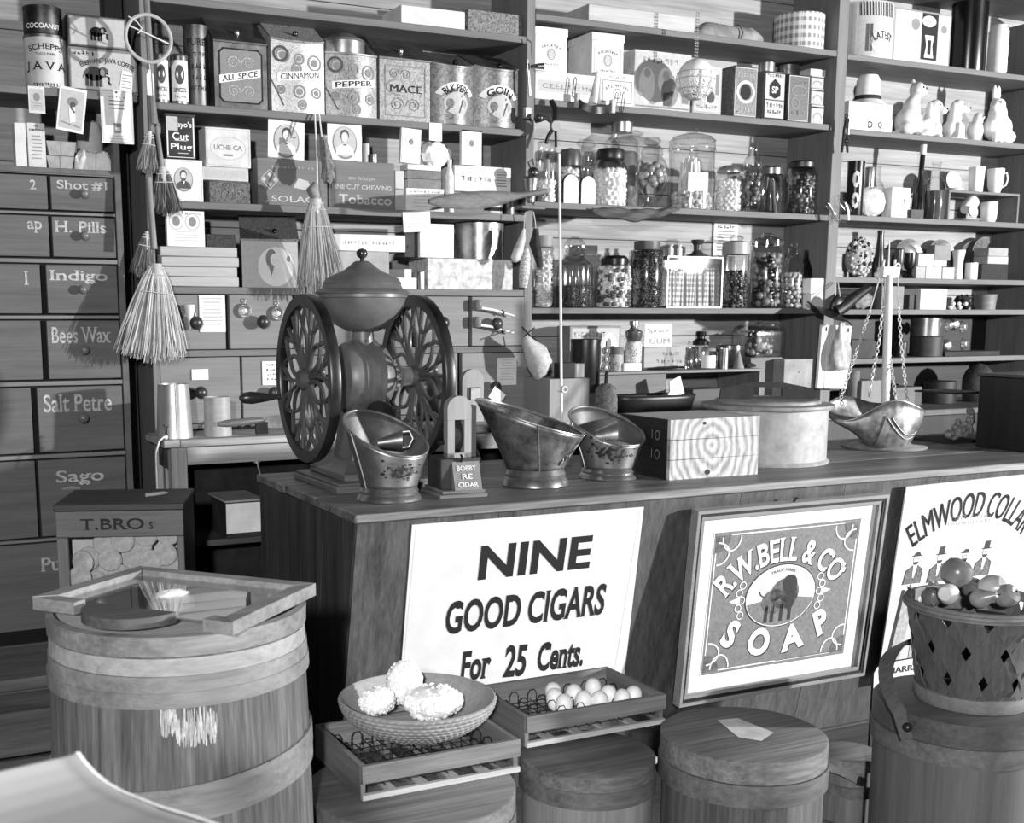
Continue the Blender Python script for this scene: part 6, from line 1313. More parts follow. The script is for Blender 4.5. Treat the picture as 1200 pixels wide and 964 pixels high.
# hoop with a string and tag
q = at(174, 45, Y=4.62); r = .083
o = thing('hoop', 'pale round hoop with a twine hook hanging at the top left', 'hoop', q)
b = M(); b.tube([(r*math.cos(2*PI*k/48), 0, r*math.sin(2*PI*k/48)) for k in range(48)], .007, 8, True); part('ring', b, flat(.66, .6), o)
b = M(); b.tube([(-r*.8, .0, r*.45), (0, -.008, .15*r), (r*.9, 0, -r*.15)], .003, 6); b.tube([(-.07, 0, .07), (-.04, -.01, .05), (-.025, -.01, .03), (-.04, -.01, .012)], .0025, 6); part('twine', b, flat(.85), o)
b = M(); b.tube([(0, 0, -r), (.002, 0, -r-.07)], .002, 6); part('tag_string', b, flat(.8), o)
b = M(); b.prism([(-.012, -.2), (.013, -.2), (.013, -.13), (.004, -.11), (-.004, -.11), (-.012, -.13)], -.001, .001, 'y'); part('paper_tag', b, flat(.92), o, 'white paper tag')
b = M(); b.tube([(0, .01, .75), (0, .01, .16), (.01, .01, -.3)], .012, 8); part('hanging_strap', b, flat(.45), o)
# ================================================================ on the counter
def atd(x, y, d):
    r_ = FW+RT*((x-PX0)/FPX)-UP*((y-PY0)/FPX); return CAM+r_*d
RH = Vector((math.cos(YAW), -math.sin(YAW), 0)); FH = Vector((math.sin(YAW), math.cos(YAW), 0))
IRON = flat(.13, .35, .05, 12, .1, .0); IRON2 = flat(.29, .4, .06, 12, .1)
# ---- two wheeled coffee mill
MX, MY = 1.44, 3.565
mill = thing('coffee_mill', 'large black cast iron coffee mill with two openwork wheels on the counter', 'coffee mill', (MX, MY, CT))
b = M()
for (h, z0, z1) in ((.172, 0, .022), (.165, .022, .03), (.13, .03, .052)): b.box(-h, h, -h-.03, h+.03, z0, z1, .004)
b.add([(-.13, -.15, .05), (.13, -.15, .05), (.13, .15, .05), (-.13, .15, .05), (-.085, -.09, .085), (.085, -.09, .085), (.085, .09, .085), (-.085, .09, .085)], [(0, 1, 5, 4), (1, 2, 6, 5), (2, 3, 7, 6), (3, 0, 4, 7), (4, 5, 6, 7)])
part('stepped_base', b, wood(.36, 'x', .06, 1, .4), mill)
b = M(); b.add([(-.075, -.08, .08), (.075, -.08, .08), (.075, .08, .08), (-.075, .08, .08), (-.055, -.06, .25), (.055, -.06, .25), (.055, .06, .25), (-.055, .06, .25)], [(0, 1, 5, 4), (1, 2, 6, 5), (2, 3, 7, 6), (3, 0, 4, 7), (4, 5, 6, 7)])
b.box(-.066, .066, -.07, .07, .235, .255, .004); part('pedestal', b, IRON2, mill)
AZ = .34
b = M(); b.lathe([(0, -.085), (.07, -.085), (.1, -.078), (.112, -.06), (.112, -.035), (.118, -.032), (.118, -.018), (.112, -.015), (.114, .015), (.12, .018), (.12, .034), (.112, .037), (.105, .06), (.07, .085), (0, .09)], 40, (0, 0, AZ), 'x'); part('grinding_drum', b, flat(.38, .42, .08, 10), mill)
b = M(); b.tube([(-.17, 0, AZ), (.2, 0, AZ)], .013, 12); b.lathe([(.012, .094), (.03, .098), (.038, .106), (.03, .114), (.02, .118), (.02, .128), (.034, .132), (.034, .16), (.024, .166)], 16, (0, 0, AZ), 'x')
for k in range(8): a_ = 2*PI*k/8; b.ball((.106, .036*math.cos(a_), AZ+.036*math.sin(a_)), .013, 8, 6)
part('axle_and_adjuster', b, flat(.42, .3, .1, 20), mill)
b = M(); b.tube([(.02, -.05, .25), (.03, -.1, .22), (.035, -.12, .17)], [.045, .04, .03], 14); part('spout', b, IRON, mill)
b = M(); b.lathe([(.036, .445), (.036, .47), (.034, .485), (.05, .487), (.085, .505), (.115, .535), (.132, .57), (.137, .59), (.142, .592), (.142, .603), (.13, .603), (.12, .57), (.06, .51), (0, .5)], 44); part('hopper', b, flat(.38, .42, .05, 10), mill)
a = Art(lambda u, v, l: ((.0975+.55*(v-.52)+.003)*math.sin(u), -(.0975+.55*(v-.52)+.003)*math.cos(u), v)); 
for k in range(6): a.line([(-1.3+k*.6, .52), (-1.0+k*.6, .556), (-.7+k*.6, .52)], .003, 0)
part('hopper_striping', a, flat(.1), mill)
b = M(); b.lathe([(.148, .603), (.15, .608), (.146, .612), (.128, .62), (.122, .632), (.124, .636), (.115, .65), (.09, .662), (.086, .664), (.06, .675), (.04, .69), (.026, .702), (.02, .705), (0, .706)], 44); L_ = part('hopper_lid', b, flat(.36, .42, .05, 10), mill)
b = M(); b.lathe([(.008, .7), (.006, .712), (.016, .72), (.0185, .73), (.014, .74), (0, .745)], 18); part('finial', b, flat(.2, .2), L_)
b = M(); b.tube([(.0, 0, .44), (0, 0, .46)], .04, 20); part('hopper_neck', b, flat(.3, .4), mill)
def wheel(x, name_):
    w = thing('flywheel', None, None, (x, 0, AZ)); w.parent = mill; R0 = .262
    b = M(); b.lathe([(R0-.036, -.009), (R0-.034, -.014), (R0-.002, -.016), (R0, -.012), (R0, .012), (R0-.002, .016), (R0-.034, .014), (R0-.036, .009), (R0-.036, -.009)], 72, (0, 0, 0), 'x'); part('rim', b, IRON, w)
    b = M(); b.lathe([(0, -.03), (.024, -.03), (.034, -.018), (.034, .018), (.024, .03), (0, .03)], 24, (0, 0, 0), 'x')
    P = lambda r, a_: (0, r*math.cos(a_), r*math.sin(a_))
    for k in range(6):
        a0 = 2*PI*k/6+.35
        for s_ in (-1, 1):
            b.tube([P(.025+.14*t, a0+s_*.36*math.sin(PI*t)**.8*(1-.35*t)) for t in [i/10 for i in range(11)]], [.0085-.002*i/10 for i in range(11)], 7)
            b.tube([P(.165, a0), P(.185, a0+s_*.03), P(R0-.036, a0+s_*.2)], [.006, .007, .008], 7)
        am = a0+PI/6
        for s_ in (-1, 1): b.tube([P(.03, am), P(.1, am+s_*.06), P(.15, am+s_*.11), P(R0-.034, am+s_*.13)], [.009, .006, .006, .008], 7)
        b.tube([P(R0-.034, am-.3)]+[P(R0-.036-.075*math.sin(PI*t)**.7, am-.28+.56*t) for t in [i/10 for i in range(1, 10)]]+[P(R0-.034, am+.3)], .007, 7)
    part('openwork_spokes', b, IRON2, w); return w
w1 = wheel(-.19, 'l'); w2 = wheel(.185, 'r')
b = M(); hy, hz = .235, -.07
b.v = []; b.tube([(.0, hy, hz), (-.03, hy, hz), (-.055, hy, hz), (-.08, hy, hz), (-.11, hy, hz), (-.135, hy, hz), (-.15, hy, hz)], [.008, .008, .013, .017, .021, .018, .007], 14); part('crank_handle', b, wood(.2, 'x', .05, 1, .3), w1, 'dark wooden crank handle')
# ---- slant mouthed tin buckets
def scuttle(label, bc, base_px, z, rimL, rimR, hbody, foot, m, db=0, fl=None, seam=None, depthk=.93):
    """bc base centre on the counter; rimL / rimR the two ends of the slanted mouth in the picture"""
    d = dist(bc); L = atd(*rimL, d)-bc; R = atd(*rimR, d)-bc
    rb = base_px/2*d/FPX; C_ = (L+R)/2; rr = (Vector((R.x, R.y, 0))-Vector((L.x, L.y, 0))).length/2; dh = (L.z-R.z)/2
    o = thing('scoop_bucket', label, 'bucket', (bc.x, bc.y, z))
    fh = foot; rw = rb*.86
    def S(th, v):
        e = v**1.15
        cx = C_.x*e; cy = C_.y*e; r_ = rw+(rr-rw)*v**1.1; zz = fh+(C_.z-fh)*v+dh*math.sin(th)*v+db*math.cos(th)*v
        dd = RH*(-math.sin(th))*r_+FH*(math.cos(th))*r_*depthk
        return Vector((cx+dd.x, cy+dd.y, zz))
    b = M(); b.grid(lambda u, v: S(2*PI*u, v), 64, 12, True); b.add([S(2*PI*i/64, .02) for i in range(64)], [tuple(range(64))]); bd = part('body', b, m, o, ang=60)
    md = bd.modifiers.new('sheet', 'SOLIDIFY'); md.thickness = .0022; md.offset = 1
    b = M(); b.tube([S(2*PI*i/64, 1) for i in range(64)], .0042, 8, True); part('rolled_rim', b, tin(.7, .25, .1), o)
    b = M(); b.lathe([(0, .001), (rb, .001), (rb*1.02, .004), (rb*.98, fh*.35), (rb*.9, fh*.55), (rb*.93, fh*.7), (rw*1.0, fh), (0, fh)], 48); part('foot', b, tin(.62, .22, .12), o)
    if seam is not None: b = M(); b.tube([S(seam, v/12)+Vector((RH*(-math.sin(seam))+FH*math.cos(seam)))*.002 for v in range(13)], .003, 6); part('seam', b, m, o)
    if fl:
        th0, v0, sp, n = fl; rn = random.Random(6); a = M()
        for k in range(n):
            th = th0+rn.gauss(0, sp); v = v0+rn.gauss(0, sp*.42); q = S(th, v); nn = (RH*(-math.sin(th))+FH*math.cos(th)); tt = nn.cross(Vector((0, 0, 1))); r0 = rn.uniform(.003, .008); a.mat(rn.choice((0, 0, 1, 2)))
            c0 = q+nn*(.0042+.0004*rn.random()); N = 8; up_ = (S(th, v+.03)-S(th, v-.03)).normalized()
            a.add([c0+(tt*math.cos(2*PI*i/N)+up_*math.sin(2*PI*i/N)*.7)*r0 for i in range(N)], [tuple(range(N))])
        part('painted_flowers', a, [flat(.07), flat(.3), flat(.16)], o)
    return o, S, C_
T1 = tin(.52, .35, .1, 7, .8)
b1 = at(456, 585, Z=CT); o, S, _ = scuttle('slant mouthed tin bucket with painted flowers beside the mill base, leftmost of three', b1, 75, CT, (403, 490), (501.5, 525), 0, .04, T1, .042, fl=(PI+.45, .52, .26, 70), seam=PI*.72)
# scoop in it
s0 = thing('tin_scoop', 'tin scoop with loop handle lying in the leftmost slant mouthed bucket', 'scoop', b1+Vector((0, 0, .075)), .0)
L0 = Vector(s0.location); d1 = dist(b1)
b = M(); p0 = atd(443, 519, d1-.01)-L0; p1 = atd(472, 515, d1-.0)-L0; ax = (p1-p0); sd = Vector((0, 0, 1))
b.grid(lambda u, v: p0+ax*v+(FH*math.cos(PI*2*u)+sd*math.sin(PI*2*u))*(.012+.018*v), 24, 6, True); b.add([p1+(FH*math.cos(2*PI*i/24)+sd*math.sin(2*PI*i/24))*.03 for i in range(24)], [tuple(range(24))]); part('scoop_bowl', b, tin(.6, .3), s0)
b = M(); b.strip([p1+Vector((0, 0, .024)), p1+RH*.02+Vector((0, 0, .026)), p1+RH*.03+Vector((0, 0, .004)), p1+RH*.018+Vector((0, 0, -.02)), p1+Vector((0, 0, -.022))], FH, .014, .003); part('loop_handle', b, tin(.65, .3), s0)
def goods(label, c, z, r, m, name='coffee_fill', seed=1):
    rn = random.Random(seed); b = M(); b.grid(lambda u, v: (r*v*math.cos(2*PI*u), r*v*math.sin(2*PI*u), .02*(1-v)+rn.uniform(-.002, .002)), 40, 14, True); return solo(name, b, m, label, 'coffee', (c.x, c.y, z), kind='stuff')
GR = flat(.4, .9, .18, 160, .3)
goods('ground coffee in the leftmost slant mouthed bucket', b1-RH*.005, CT+.075, .072, GR)
b3 = at(627, 568, Z=CT); o, S, C3 = scuttle('largest slant mouthed bucket, mottled tin with a long pouring lip', b3, 77, CT, (558, 468.5), (684.5, 508.7), 0, .055, tin(.4, .4, .22, 14, .75), .008, seam=PI*1.02)
a = M(); rn = random.Random(8)
for k in range(46):
    t = rn.random(); th = PI*1.38-.5*(1-t)**2+rn.uniform(-.04, .04); v = .18+.55*t; q = S(th, v); nn = RH*(-math.sin(th))+FH*math.cos(th); tt = nn.cross(Vector((0, 0, 1))); up_ = (S(th, v+.03)-S(th, v-.03)).normalized(); r0 = rn.uniform(.003, .007); c0 = q+nn*(.004+.0004*rn.random())
    a.mat(rn.choice((0, 1, 1))); a.add([c0+(tt*math.cos(2*PI*i/8)*.6+up_*math.sin(2*PI*i/8)*1.5)*r0 for i in range(8)], [tuple(range(8))])
part('painted_scroll', a, [flat(.8), flat(.06)], o)
b = M(); q = b3+Vector(C3)-Vector((0, 0, .05)); b.tube([q-RH*.03, q+RH*.02, q+RH*.05], [.01, .014, .006], 8); b.tube([q+RH*.02, q+RH*.015+Vector((0, 0, .03))], .006, 8); solo('dark_ladle', b, flat(.1, .4), 'dark ladle stub lying in the largest bucket', 'ladle')
b4 = at(713, 559.5, Z=CT); o, S, _ = scuttle('slant mouthed tin bucket with faded flowers touching the wooden crate, rightmost of three', b4, 68, CT, (667, 487), (755.5, 511), 0, .035, T1, .045, fl=(PI-.05, .62, .34, 90), seam=PI*.6)
goods('ground coffee in the rightmost slant mouthed bucket', b4+RH*.01, CT+.115, .082, GR, seed=2)
d4 = dist(b4); s4 = thing('tin_scoop', 'bright tin scoop stuck in the coffee of the rightmost bucket', 'scoop', b4+Vector((0, 0, .13))); L0 = Vector(s4.location)
b = M(); p0 = atd(697, 512, d4)-L0; p1 = atd(722, 508, d4)-L0
b.grid(lambda u, v: p0.lerp(p1, v)+(FH*math.cos(PI*(u-.0)*1.6)+Vector((0, 0, 1))*math.sin(PI*u*1.6))*(.022+.022*v), 24, 6); b.grid(lambda u, v: p1+(FH*math.cos(2*PI*u)+Vector((0, 0, 1))*math.sin(2*PI*u))*.044*v+RH*.006*(1-v), 24, 4, True); part('scoop_bowl', b, tin(.8, .25), s4)
# ---- wooden wheel stand with inscribed sloping plaque
p = at(543, 583, Z=CT); hs = thing('string_stand', 'small wooden stand with round topped tower, slot and sloping lettered plaque', 'stand', (p.x, p.y, CT), rad(-6))
W_ = wood(.5, 'z', .08); k_ = dist(p)/FPX
b = M(); b.box(-30*k_, 30*k_, -.005, .17, 0, .012, .002); b.box(-26*k_, 28*k_, .0, .165, .012, .022, .002); part('base_board', b, wood(.4, 'x', .08), hs)
b = M(); b.box(-24*k_, 26*k_, .03, .15, .022, .115, .003); part('block', b, wood(.2, 'z', .06), hs, 'dark block')
b = M(); b.prism([(.0, .022), (.032, .11), (.032, .022)], -10*k_, 24*k_, 'x'); part('plaque_wedge', b, wood(.46, 'z', .06), hs)
def sl(u, v, l): t = v; return (7*k_+u, .0+.032*t-.0012*(l+1), .022+.088*t+.0004*l)
a = Art(sl); 
for i, t in enumerate(('BOBBY', 'RE', 'CIDAR')): a.text(t, 0, .72-.27*i, (24, 13, 25)[i]*k_, .17, 1, .015, 0)
part('carved_lettering', a, flat(.8), hs)
x0, x1, xs0, xs1 = -14*k_, 16*k_, -5*k_, 7*k_; zt = 118*k_+.0; zb = .115; zs0, zs1 = .13, 90*k_
b = M(); b.box(x0, xs0, .04, .075, zb, zs1, .001); b.box(xs1, x1, .04, .075, zb, zs1, .001); b.box(x0, x1, .04, .075, zb, zs0, .001)
rc = (x1-x0)/2; xm = (x0+x1)/2; b.prism([(x0, zs1), (x1, zs1), (x1, zt-rc)]+[(xm+rc*math.cos(t), zt-rc+rc*math.sin(t)) for t in [PI*k/12 for k in range(1, 12)]]+[(x0, zt-rc)], .04, .075, 'y'); part('slotted_tower', b, wood(.55, 'z', .06), hs)
b = M(); b.box(x1+.001, x1+8*k_, .05, .11, zb, zt-.03, .002); part('side_cheek', b, wood(.16, 'z', .04), hs, 'dark side cheek')
b = M(); b.lathe([(0, -(xs1-xs0)/2+.001), (.05, -(xs1-xs0)/2+.001), (.05, (xs1-xs0)/2-.001), (0, (xs1-xs0)/2-.001)], 28, ((xs0+xs1)/2, .095, (zs0+zs1)/2), 'x'); part('roller', b, flat(.2, .3), hs)
b = M(); b.tube([((xs0+xs1)/2, .028, .105), ((xs0+xs1)/2, .018, .118), ((xs0+xs1)/2, .028, .125)], .004, 6); b.tube([(x0-.02, .07, .16), (x0, .07, .16)], .006, 8); b.tube([(x1+8*k_, .08, .13), (x1+8*k_+.012, .08, .13), (x1+8*k_+.012, .05, .1)], .005, 8); part('iron_fittings', b, IRON, hs)
# ---- sawn wooden crate
f0 = at(784, 563, Z=CT); f1 = at(885.5, 555, Z=CT); hz = at(784, 492, Y=f0.y).z-CT; cw = f1.x-f0.x
cr = thing('wooden_crate', 'pale sawn wooden crate with bold grain standing in the middle of the counter', 'crate', (f0.x, f0.y, CT))
b = M(); b.box(0, cw, 0, .016, 0, hz*.33, .001); b.box(0, cw, 0, .016, hz*.335, hz*.66, .001); b.box(0, cw, 0, .016, hz*.665, hz, .001); part('front_board', b, endgrain(.66), cr)
b = M(); b.box(.0, .014, .0165, .3, 0, hz-.001, .001); part('side_board', b, wood(.13, 'y', .04), cr, 'dark side board')  # left side board, darker than the other crate boards
b = M(); b.box(cw-.014, cw, .0165, .3, 0, hz-.001, .001); b.box(.0145, cw-.0145, .285, .3, 0, hz-.001, .001); part('back_boards', b, wood(.5, 'x', .1), cr)
b = M(); b.box(.0145, cw-.0145, .0165, .284, hz-.012, hz-.001, .001); part('lid_board', b, wood(.68, 'x', .1), cr)
a = Art(lambda u, v, l: (-.0008, u, v)); a.ring(.07, hz*.72, .014, .016, .003); a.ring(.07, hz*.4, .014, .016, .003); a.line([(.1, hz*.66), (.1, hz*.8)], .003); a.line([(.1, hz*.34), (.1, hz*.48)], .003); part('stencil_marks', a, flat(.5), cr)
a = Art(); a.mat(0).ell(cw*.42, hz*.1, .012, .01, 0, 8); a.ell(cw*.37, hz*.92, .008, .006, 0, 8); part('knots', a, [flat(.1)], cr)
# ---- round cheese box with lid and handle board
fp = at(896, 547.5, Z=CT); dh = Vector((fp.x, fp.y, 0)).normalized(); r = 69*dist(fp)/FPX*1.04; cb = Vector((fp.x, fp.y, CT))+dh*r
H_ = at(896, 482, Y=fp.y).z-CT
cbx = thing('cheese_box', 'large round pale cheese box with overhanging lid beside the sawn crate', 'box', cb)
b = M(); b.lathe([(0, .0), (r*1.04, 0), (r*1.05, .006), (r*1.02, .012), (r, .014), (r, H_), (0, H_)], 64); part('box_wall', b, flat(.6, .55, .07, 20, .05), cbx)
b = M(); R2 = 76.5*dist(fp)/FPX*1.03; b.lathe([(0, H_), (R2, H_), (R2*1.01, H_+.006), (R2, H_+.014), (R2*.8, H_+.018), (R2*.8, H_+.026), (R2*.78, H_+.03), (0, H_+.03)], 64); part('lid', b, flat(.5, .5, .08, 20, .05), cbx)
zb = H_+.031; L0 = cb
u_ = lambda x: (x-896)*dist(cb)/FPX*1.0
b = M(); pl = [(u_(840), 0), (u_(841), .035), (u_(868), .058), (u_(876), .06), (u_(912), .06), (u_(948), .038), (u_(950), .0)]
sl0, sl1 = u_(879), u_(912); parts_ = [[(pl[0]), (sl0, 0), (sl0, .06), pl[3], pl[2], pl[1]], [(sl1, 0), pl[6], pl[5], pl[4], (sl1, .06)], [(sl0, .042), (sl1, .042), (sl1, .06), (sl0, .06)], [(sl0, 0), (sl1, 0), (sl1, .008), (sl0, .008)]]
for pg in parts_:
    n = len(pg); v0 = [RH*x+Vector((0, 0, zb+z_))-FH*.01 for x, z_ in pg]; v1 = [RH*x+Vector((0, 0, zb+z_))+FH*.01 for x, z_ in pg]
    b.add(v0+v1, [tuple(range(n))[::-1], tuple(range(n, 2*n))]+[(i, (i+1) % n, n+(i+1) % n, n+i) for i in range(n)])
part('handle_board', b, flat(.13, .5, .04, 20), cbx, 'dark slotted handle board')
# ---- hanging scale
sp = at(1036, 524, Z=CT)
sc = thing('hanging_scale', 'counter scale with a pale post, chains and a long curved hanging pan', 'scale', (sp.x, sp.y, CT+.001)); L0 = Vector(sc.location); ds = dist(sp)
b = M(); b.lathe([(0, .0), (.165, 0), (.17, .006), (.16, .014), (.11, .017), (.1, .024), (.04, .03), (0, .032)], 48); part('base_plate', b, wood(.5, 'x', .12), sc)
ztop = at(1042, 322, Y=sp.y).z-CT; xt = at(1042, 322, Y=sp.y).x-sp.x
b = M(); b.tube([(0, 0, .03), (xt*.3, 0, ztop*.3), (xt*.75, 0, ztop*.75), (xt, 0, ztop)], [.02, .017, .016, .012], 14); part('post', b, flat(.82, .5), sc, 'pale painted post')
G = lambda x, y, dd=0: atd(x, y, ds+dd)-L0
b = M(); b.box(-.045, .045, -.02, .02, -.03, .015, .003); b.v = [(x+G(1041, 317).x, y+G(1041, 317).y, z+G(1041, 317).z) for x, y, z in b.v]
b.tube([G(1041, 316), G(1042.5, 281)], [.004, .002], 8); b.tube([G(1034, 318), G(1036, 304)], .005, 8); b.tube([G(1048, 318), G(1049, 304)], .005, 8); b.lathe([(.012, -.004), (.018, 0), (.012, .004), (.012, -.004)], 16, G(1052, 313), 'y'); b.ball(G(1028, 322), .014, 10, 7); b.tube([G(1028, 324), G(1041, 322)], .012, 8); part('beam_head', b, flat(.85, .3), sc)
def chain(pts, dd, wire=0):
    b = M(); P = [G(x, y, d_) for (x, y), d_ in zip(pts, dd)]
    if wire: b.tube([P[0], P[1]], .0028, 6); P = P[1:]
    seg = []; step = .0155; k = 0
    for a0, a1 in zip(P, P[1:]):
        L = (a1-a0).length; n = max(1, int(L/step)); t = (a1-a0).normalized(); u = t.cross(FH).normalized(); w = t.cross(u)
        for i in range(n):
            c = a0+(a1-a0)*((i+.5)/n); q = u if k % 2 else w; k += 1
            b.tube([c+t*math.cos(h)*.0105+q*math.sin(h)*.0062 for h in [2*PI*j/8 for j in range(8)]], .0021, 5, True)
    part('chain', b, flat(.72, .3, .1, 30), sc)
chain([(1031, 325), (1020, 362), (1001, 420), (985, 467)], [0, -.02, -.05, -.1], 1)
chain([(1034, 325), (1035, 358), (1030, 400), (1018, 464)], [0, 0, .0, .02], 1)
chain([(1037, 325), (1036, 358), (1040, 400), (1050, 468)], [0, -.02, -.06, -.1], 1)
chain([(1052, 322), (1053, 358), (1056, 405), (1063, 470)], [0, 0, 0, .02], 1)
xs = [966, 972, 980, 990, 1000, 1010, 1020, 1030, 1040, 1050, 1060, 1070, 1078, 1084]
yf = [480, 487, 491, 493, 491, 486.5, 481, 475.5, 471, 469, 470, 474, 478, 482]
yb_ = [480, 488, 494, 499, 506, 516, 525, 529.5, 531, 530, 526, 514, 500, 484]
yk = [479, 471, 466, 464.5, 466, 469, 472, 473, 472, 471, 472, 475, 479, 481]
wd = [.01, .05, .075, .09, .095, .1, .105, .108, .108, .105, .098, .08, .055, .012]
def lerp_(A_, t): i = min(int(t), len(A_)-2); return A_[i]+(A_[i+1]-A_[i])*(t-i)
def fn(u, v):
    t = u*(len(xs)-1); x = lerp_(xs, t); w = lerp_(wd, t); ph = PI*v; F_ = lerp_(yf, t); K_ = lerp_(yk, t); B_ = lerp_(yb_, t)
    dd = -.1-w*math.cos(ph); e = F_+(K_-F_)*v; y = e+(B_-(F_+K_)/2)*math.sin(ph)**.8*1.0
    return G(x, y, dd)
b = M(); b.grid(fn, 66, 26); pn = part('scale_pan', b, tin(.52, .4, .12, 30, .75), sc, ang=70); md = pn.modifiers.new('sheet', 'SOLIDIFY'); md.thickness = .0025
b = M(); b.tube([fn(i/60, 0) for i in range(61)]+[fn(1-i/60, 1) for i in range(1, 60)], .0035, 6, True)
for u0 in (.62, .66):  b.tube([Vector(fn(u0+.22*t, .08+.3*t*0+.28*(t-.0)))-FH*.002 for t in [i/14 for i in range(15)]], .0025, 6)
b.tube([Vector(fn(.6-.12*t, .06+.26*t))-FH*.002 for t in [i/14 for i in range(15)]], .0025, 6)
part('pan_beading', b, tin(.45, .4), sc)
# ---- right end of the counter: dark case, glass bin of nuts
q = at(1142, 523, Z=CT); hq = at(1142, 437, Y=q.y).z-CT
dc = thing('dark_cabinet', 'dark wooden cabinet standing at the right end of the counter', 'cabinet', (q.x, q.y, CT))
b = M(); b.box(0, .7, -.27, 0, 0, hq-.012, .004); part('case', b, wood(.12, 'z', .04, 1, .4), dc)
b = M(); b.box(-.008, .71, -.28, .01, hq-.012, hq, .003); part('top_moulding', b, wood(.3, 'x', .05, 1, .4), dc)
b = M(); b.box(-.004, .004, -.276, -.2705, .06, hq-.02, .001); part('pale_edge_strip', b, flat(.8), dc)
q = at(1114, 520, Z=CT); q.y = 3.58; x0 = at(1114, 500, Y=3.58).x; x1 = at(1150, 500, Y=3.58).x; hN = at(1114, 460, Y=3.58).z-CT
bn = thing('glass_bin', 'square glass bin of nuts behind the dark cabinet', 'bin', ((x0+x1)/2, 3.58, CT)); W = x1-x0
b = M(); b.box(-W/2, W/2, 0, .2, .012, hN-.006, 0); part('glass_panes', b, glass(.95, 1), bn)
b = M(); b.box(-W/2-.003, W/2+.003, -.003, .203, 0, .012, .001); b.box(-W/2-.003, W/2+.003, -.003, .203, hN-.008, hN, .001); part('wooden_frame', b, wood(.15, 'x', .04), bn)
rn = random.Random(14); first = None
for k in range(46):
    u = rn.random(); hx = (hN*.62)*max(.1, u); x = -W/2+.016+(W-.032)*u; zz = .026+hx*rn.random()
    if first is None: bb = M(); bb.ball((0, 0, 0), (.017, .014, .013), 9, 6, .05, rn); first = solo('nut', bb, flat(.55, .5, .2, 60), 'whole nut heaped in the square glass bin', 'nut', group='nuts in the glass bin'); s_ = first
    else: s_ = dup(first)
    s_.location = ((x0+x1)/2+x, 3.6+.02*rn.random()+.0, CT+zz); s_.rotation_euler = (rn.random()*3, rn.random()*3, rn.random()*3)
# ---- things on the base ledge behind the counter
x0 = at(723, 470, Y=4.55).x; x1 = at(818, 470, Y=4.55).x; zT = at(770, 463, Y=4.55).z; W = x1-x0
tr = thing('wooden_trough', 'long dark wooden chopping trough behind the sawn crate', 'trough', ((x0+x1)/2, 4.6, .89)); hT = zT-.89
def fn(u, v):
    a_ = 2*PI*u; k = .72+.28*v**.6; return (W/2*k*math.copysign(abs(math.cos(a_))**.7, math.cos(a_)), .1*k*math.copysign(abs(math.sin(a_))**.7, math.sin(a_)), hT*v)
b = M(); b.grid(fn, 48, 8, True); b.add([fn(i/48, 0) for i in range(48)], [tuple(range(48))]); s_ = part('trough_body', b, wood(.12, 'x', .04, 1, .4), tr, ang=60); s_.modifiers.new('t', 'SOLIDIFY').thickness = .012
q = at(792, 465, Y=4.6); b = M(); b.prism([(-.045, .01), (-.03, .02), (-.035, .07), (.02, .095), (.045, .015), (.0, -.005)], 0, .012, 'y'); solo('folded_paper', b, flat(.93, .8), 'white folded paper sticking up out of the long dark trough', 'paper', (q.x, 4.6, zT-.012), rad(-8))
c, r, H = fcyl(696, 449, 724, 4.5, .89); b = M(); b.lathe([(0, 0), (.8*r, 0), (1.0*r, .2*H), (1.02*r, .6*H), (.85*r, .88*H), (.4*r, .99*H), (0, H)], 30)
o = thing('cork_jug', 'rough rounded stone jug with a dark stem between the wooden box and the trough', 'jug', (c.x, c.y, .89)); part('jug_body', b, flat(.36, .9, .12, 60, .6), o)
b = M(); b.tube([(0, 0, H-.002), (.004, 0, H+.055)], .008, 8); part('stem', b, flat(.08), o)
L0 = at(709, 426, Y=4.64); o = thing('pocket_charms', 'string of three dark round charms hanging in front of the low rack', 'charms', L0)
for (x, y, r0, v) in ((710.5, 411, .02, .15), (710, 421, .021, .4), (709.5, 431, .023, .3)):
    b = M(); q = at(x, y, Y=4.64)-L0; b.lathe([(0, -.008), (r0*.6, -.008), (r0, -.003), (r0, .004), (0, .006)], 20, q, 'y'); b.lathe([(r0*.55, -.012), (r0*.7, -.008), (r0*.5, -.006)], 16, q, 'y'); part('charm', b, litho(.1, .6, 60, .3), o)
b = M(); b.tube([at(710.5, 400, Y=4.645)-L0, at(709.5, 440, Y=4.645)-L0], .003, 6); part('cord', b, flat(.1), o)
# wooden box interior tray and thin rod
rp = at(658, 480, Y=4.12); rt_ = at(655.5, 180, Y=4.12)
rod = thing('thin_rod', 'tall thin white rod rising behind the counter in front of the jar shelves', 'rod', (rp.x, 4.12, 0))
b = M(); b.tube([(0, 0, FL), (0, 0, 1.0), (rt_.x-rp.x, 0, rt_.z)], .0055, 8); part('rod_shaft', b, flat(.9, .4), rod)
b = M(); b.lathe([(.09, FL), (.09, FL+.01), (.02, FL+.02), (.008, FL+.05)], 24); part('rod_foot', b, IRON, rod)
q = at(659.5, 456, Y=4.11)-Vector((rp.x, 4.12, 0)); b = M(); b.lathe([(.008, -.006), (.014, -.006), (.014, .006), (.008, .006), (.008, -.006)], 16, (q.x+.006, -.012, q.z), 'y'); b.tube([(q.x-.02, -.004, q.z-.008), (q.x+.008, -.004, q.z-.01)], .003, 6); part('eye_clamp', b, flat(.7, .3), rod)
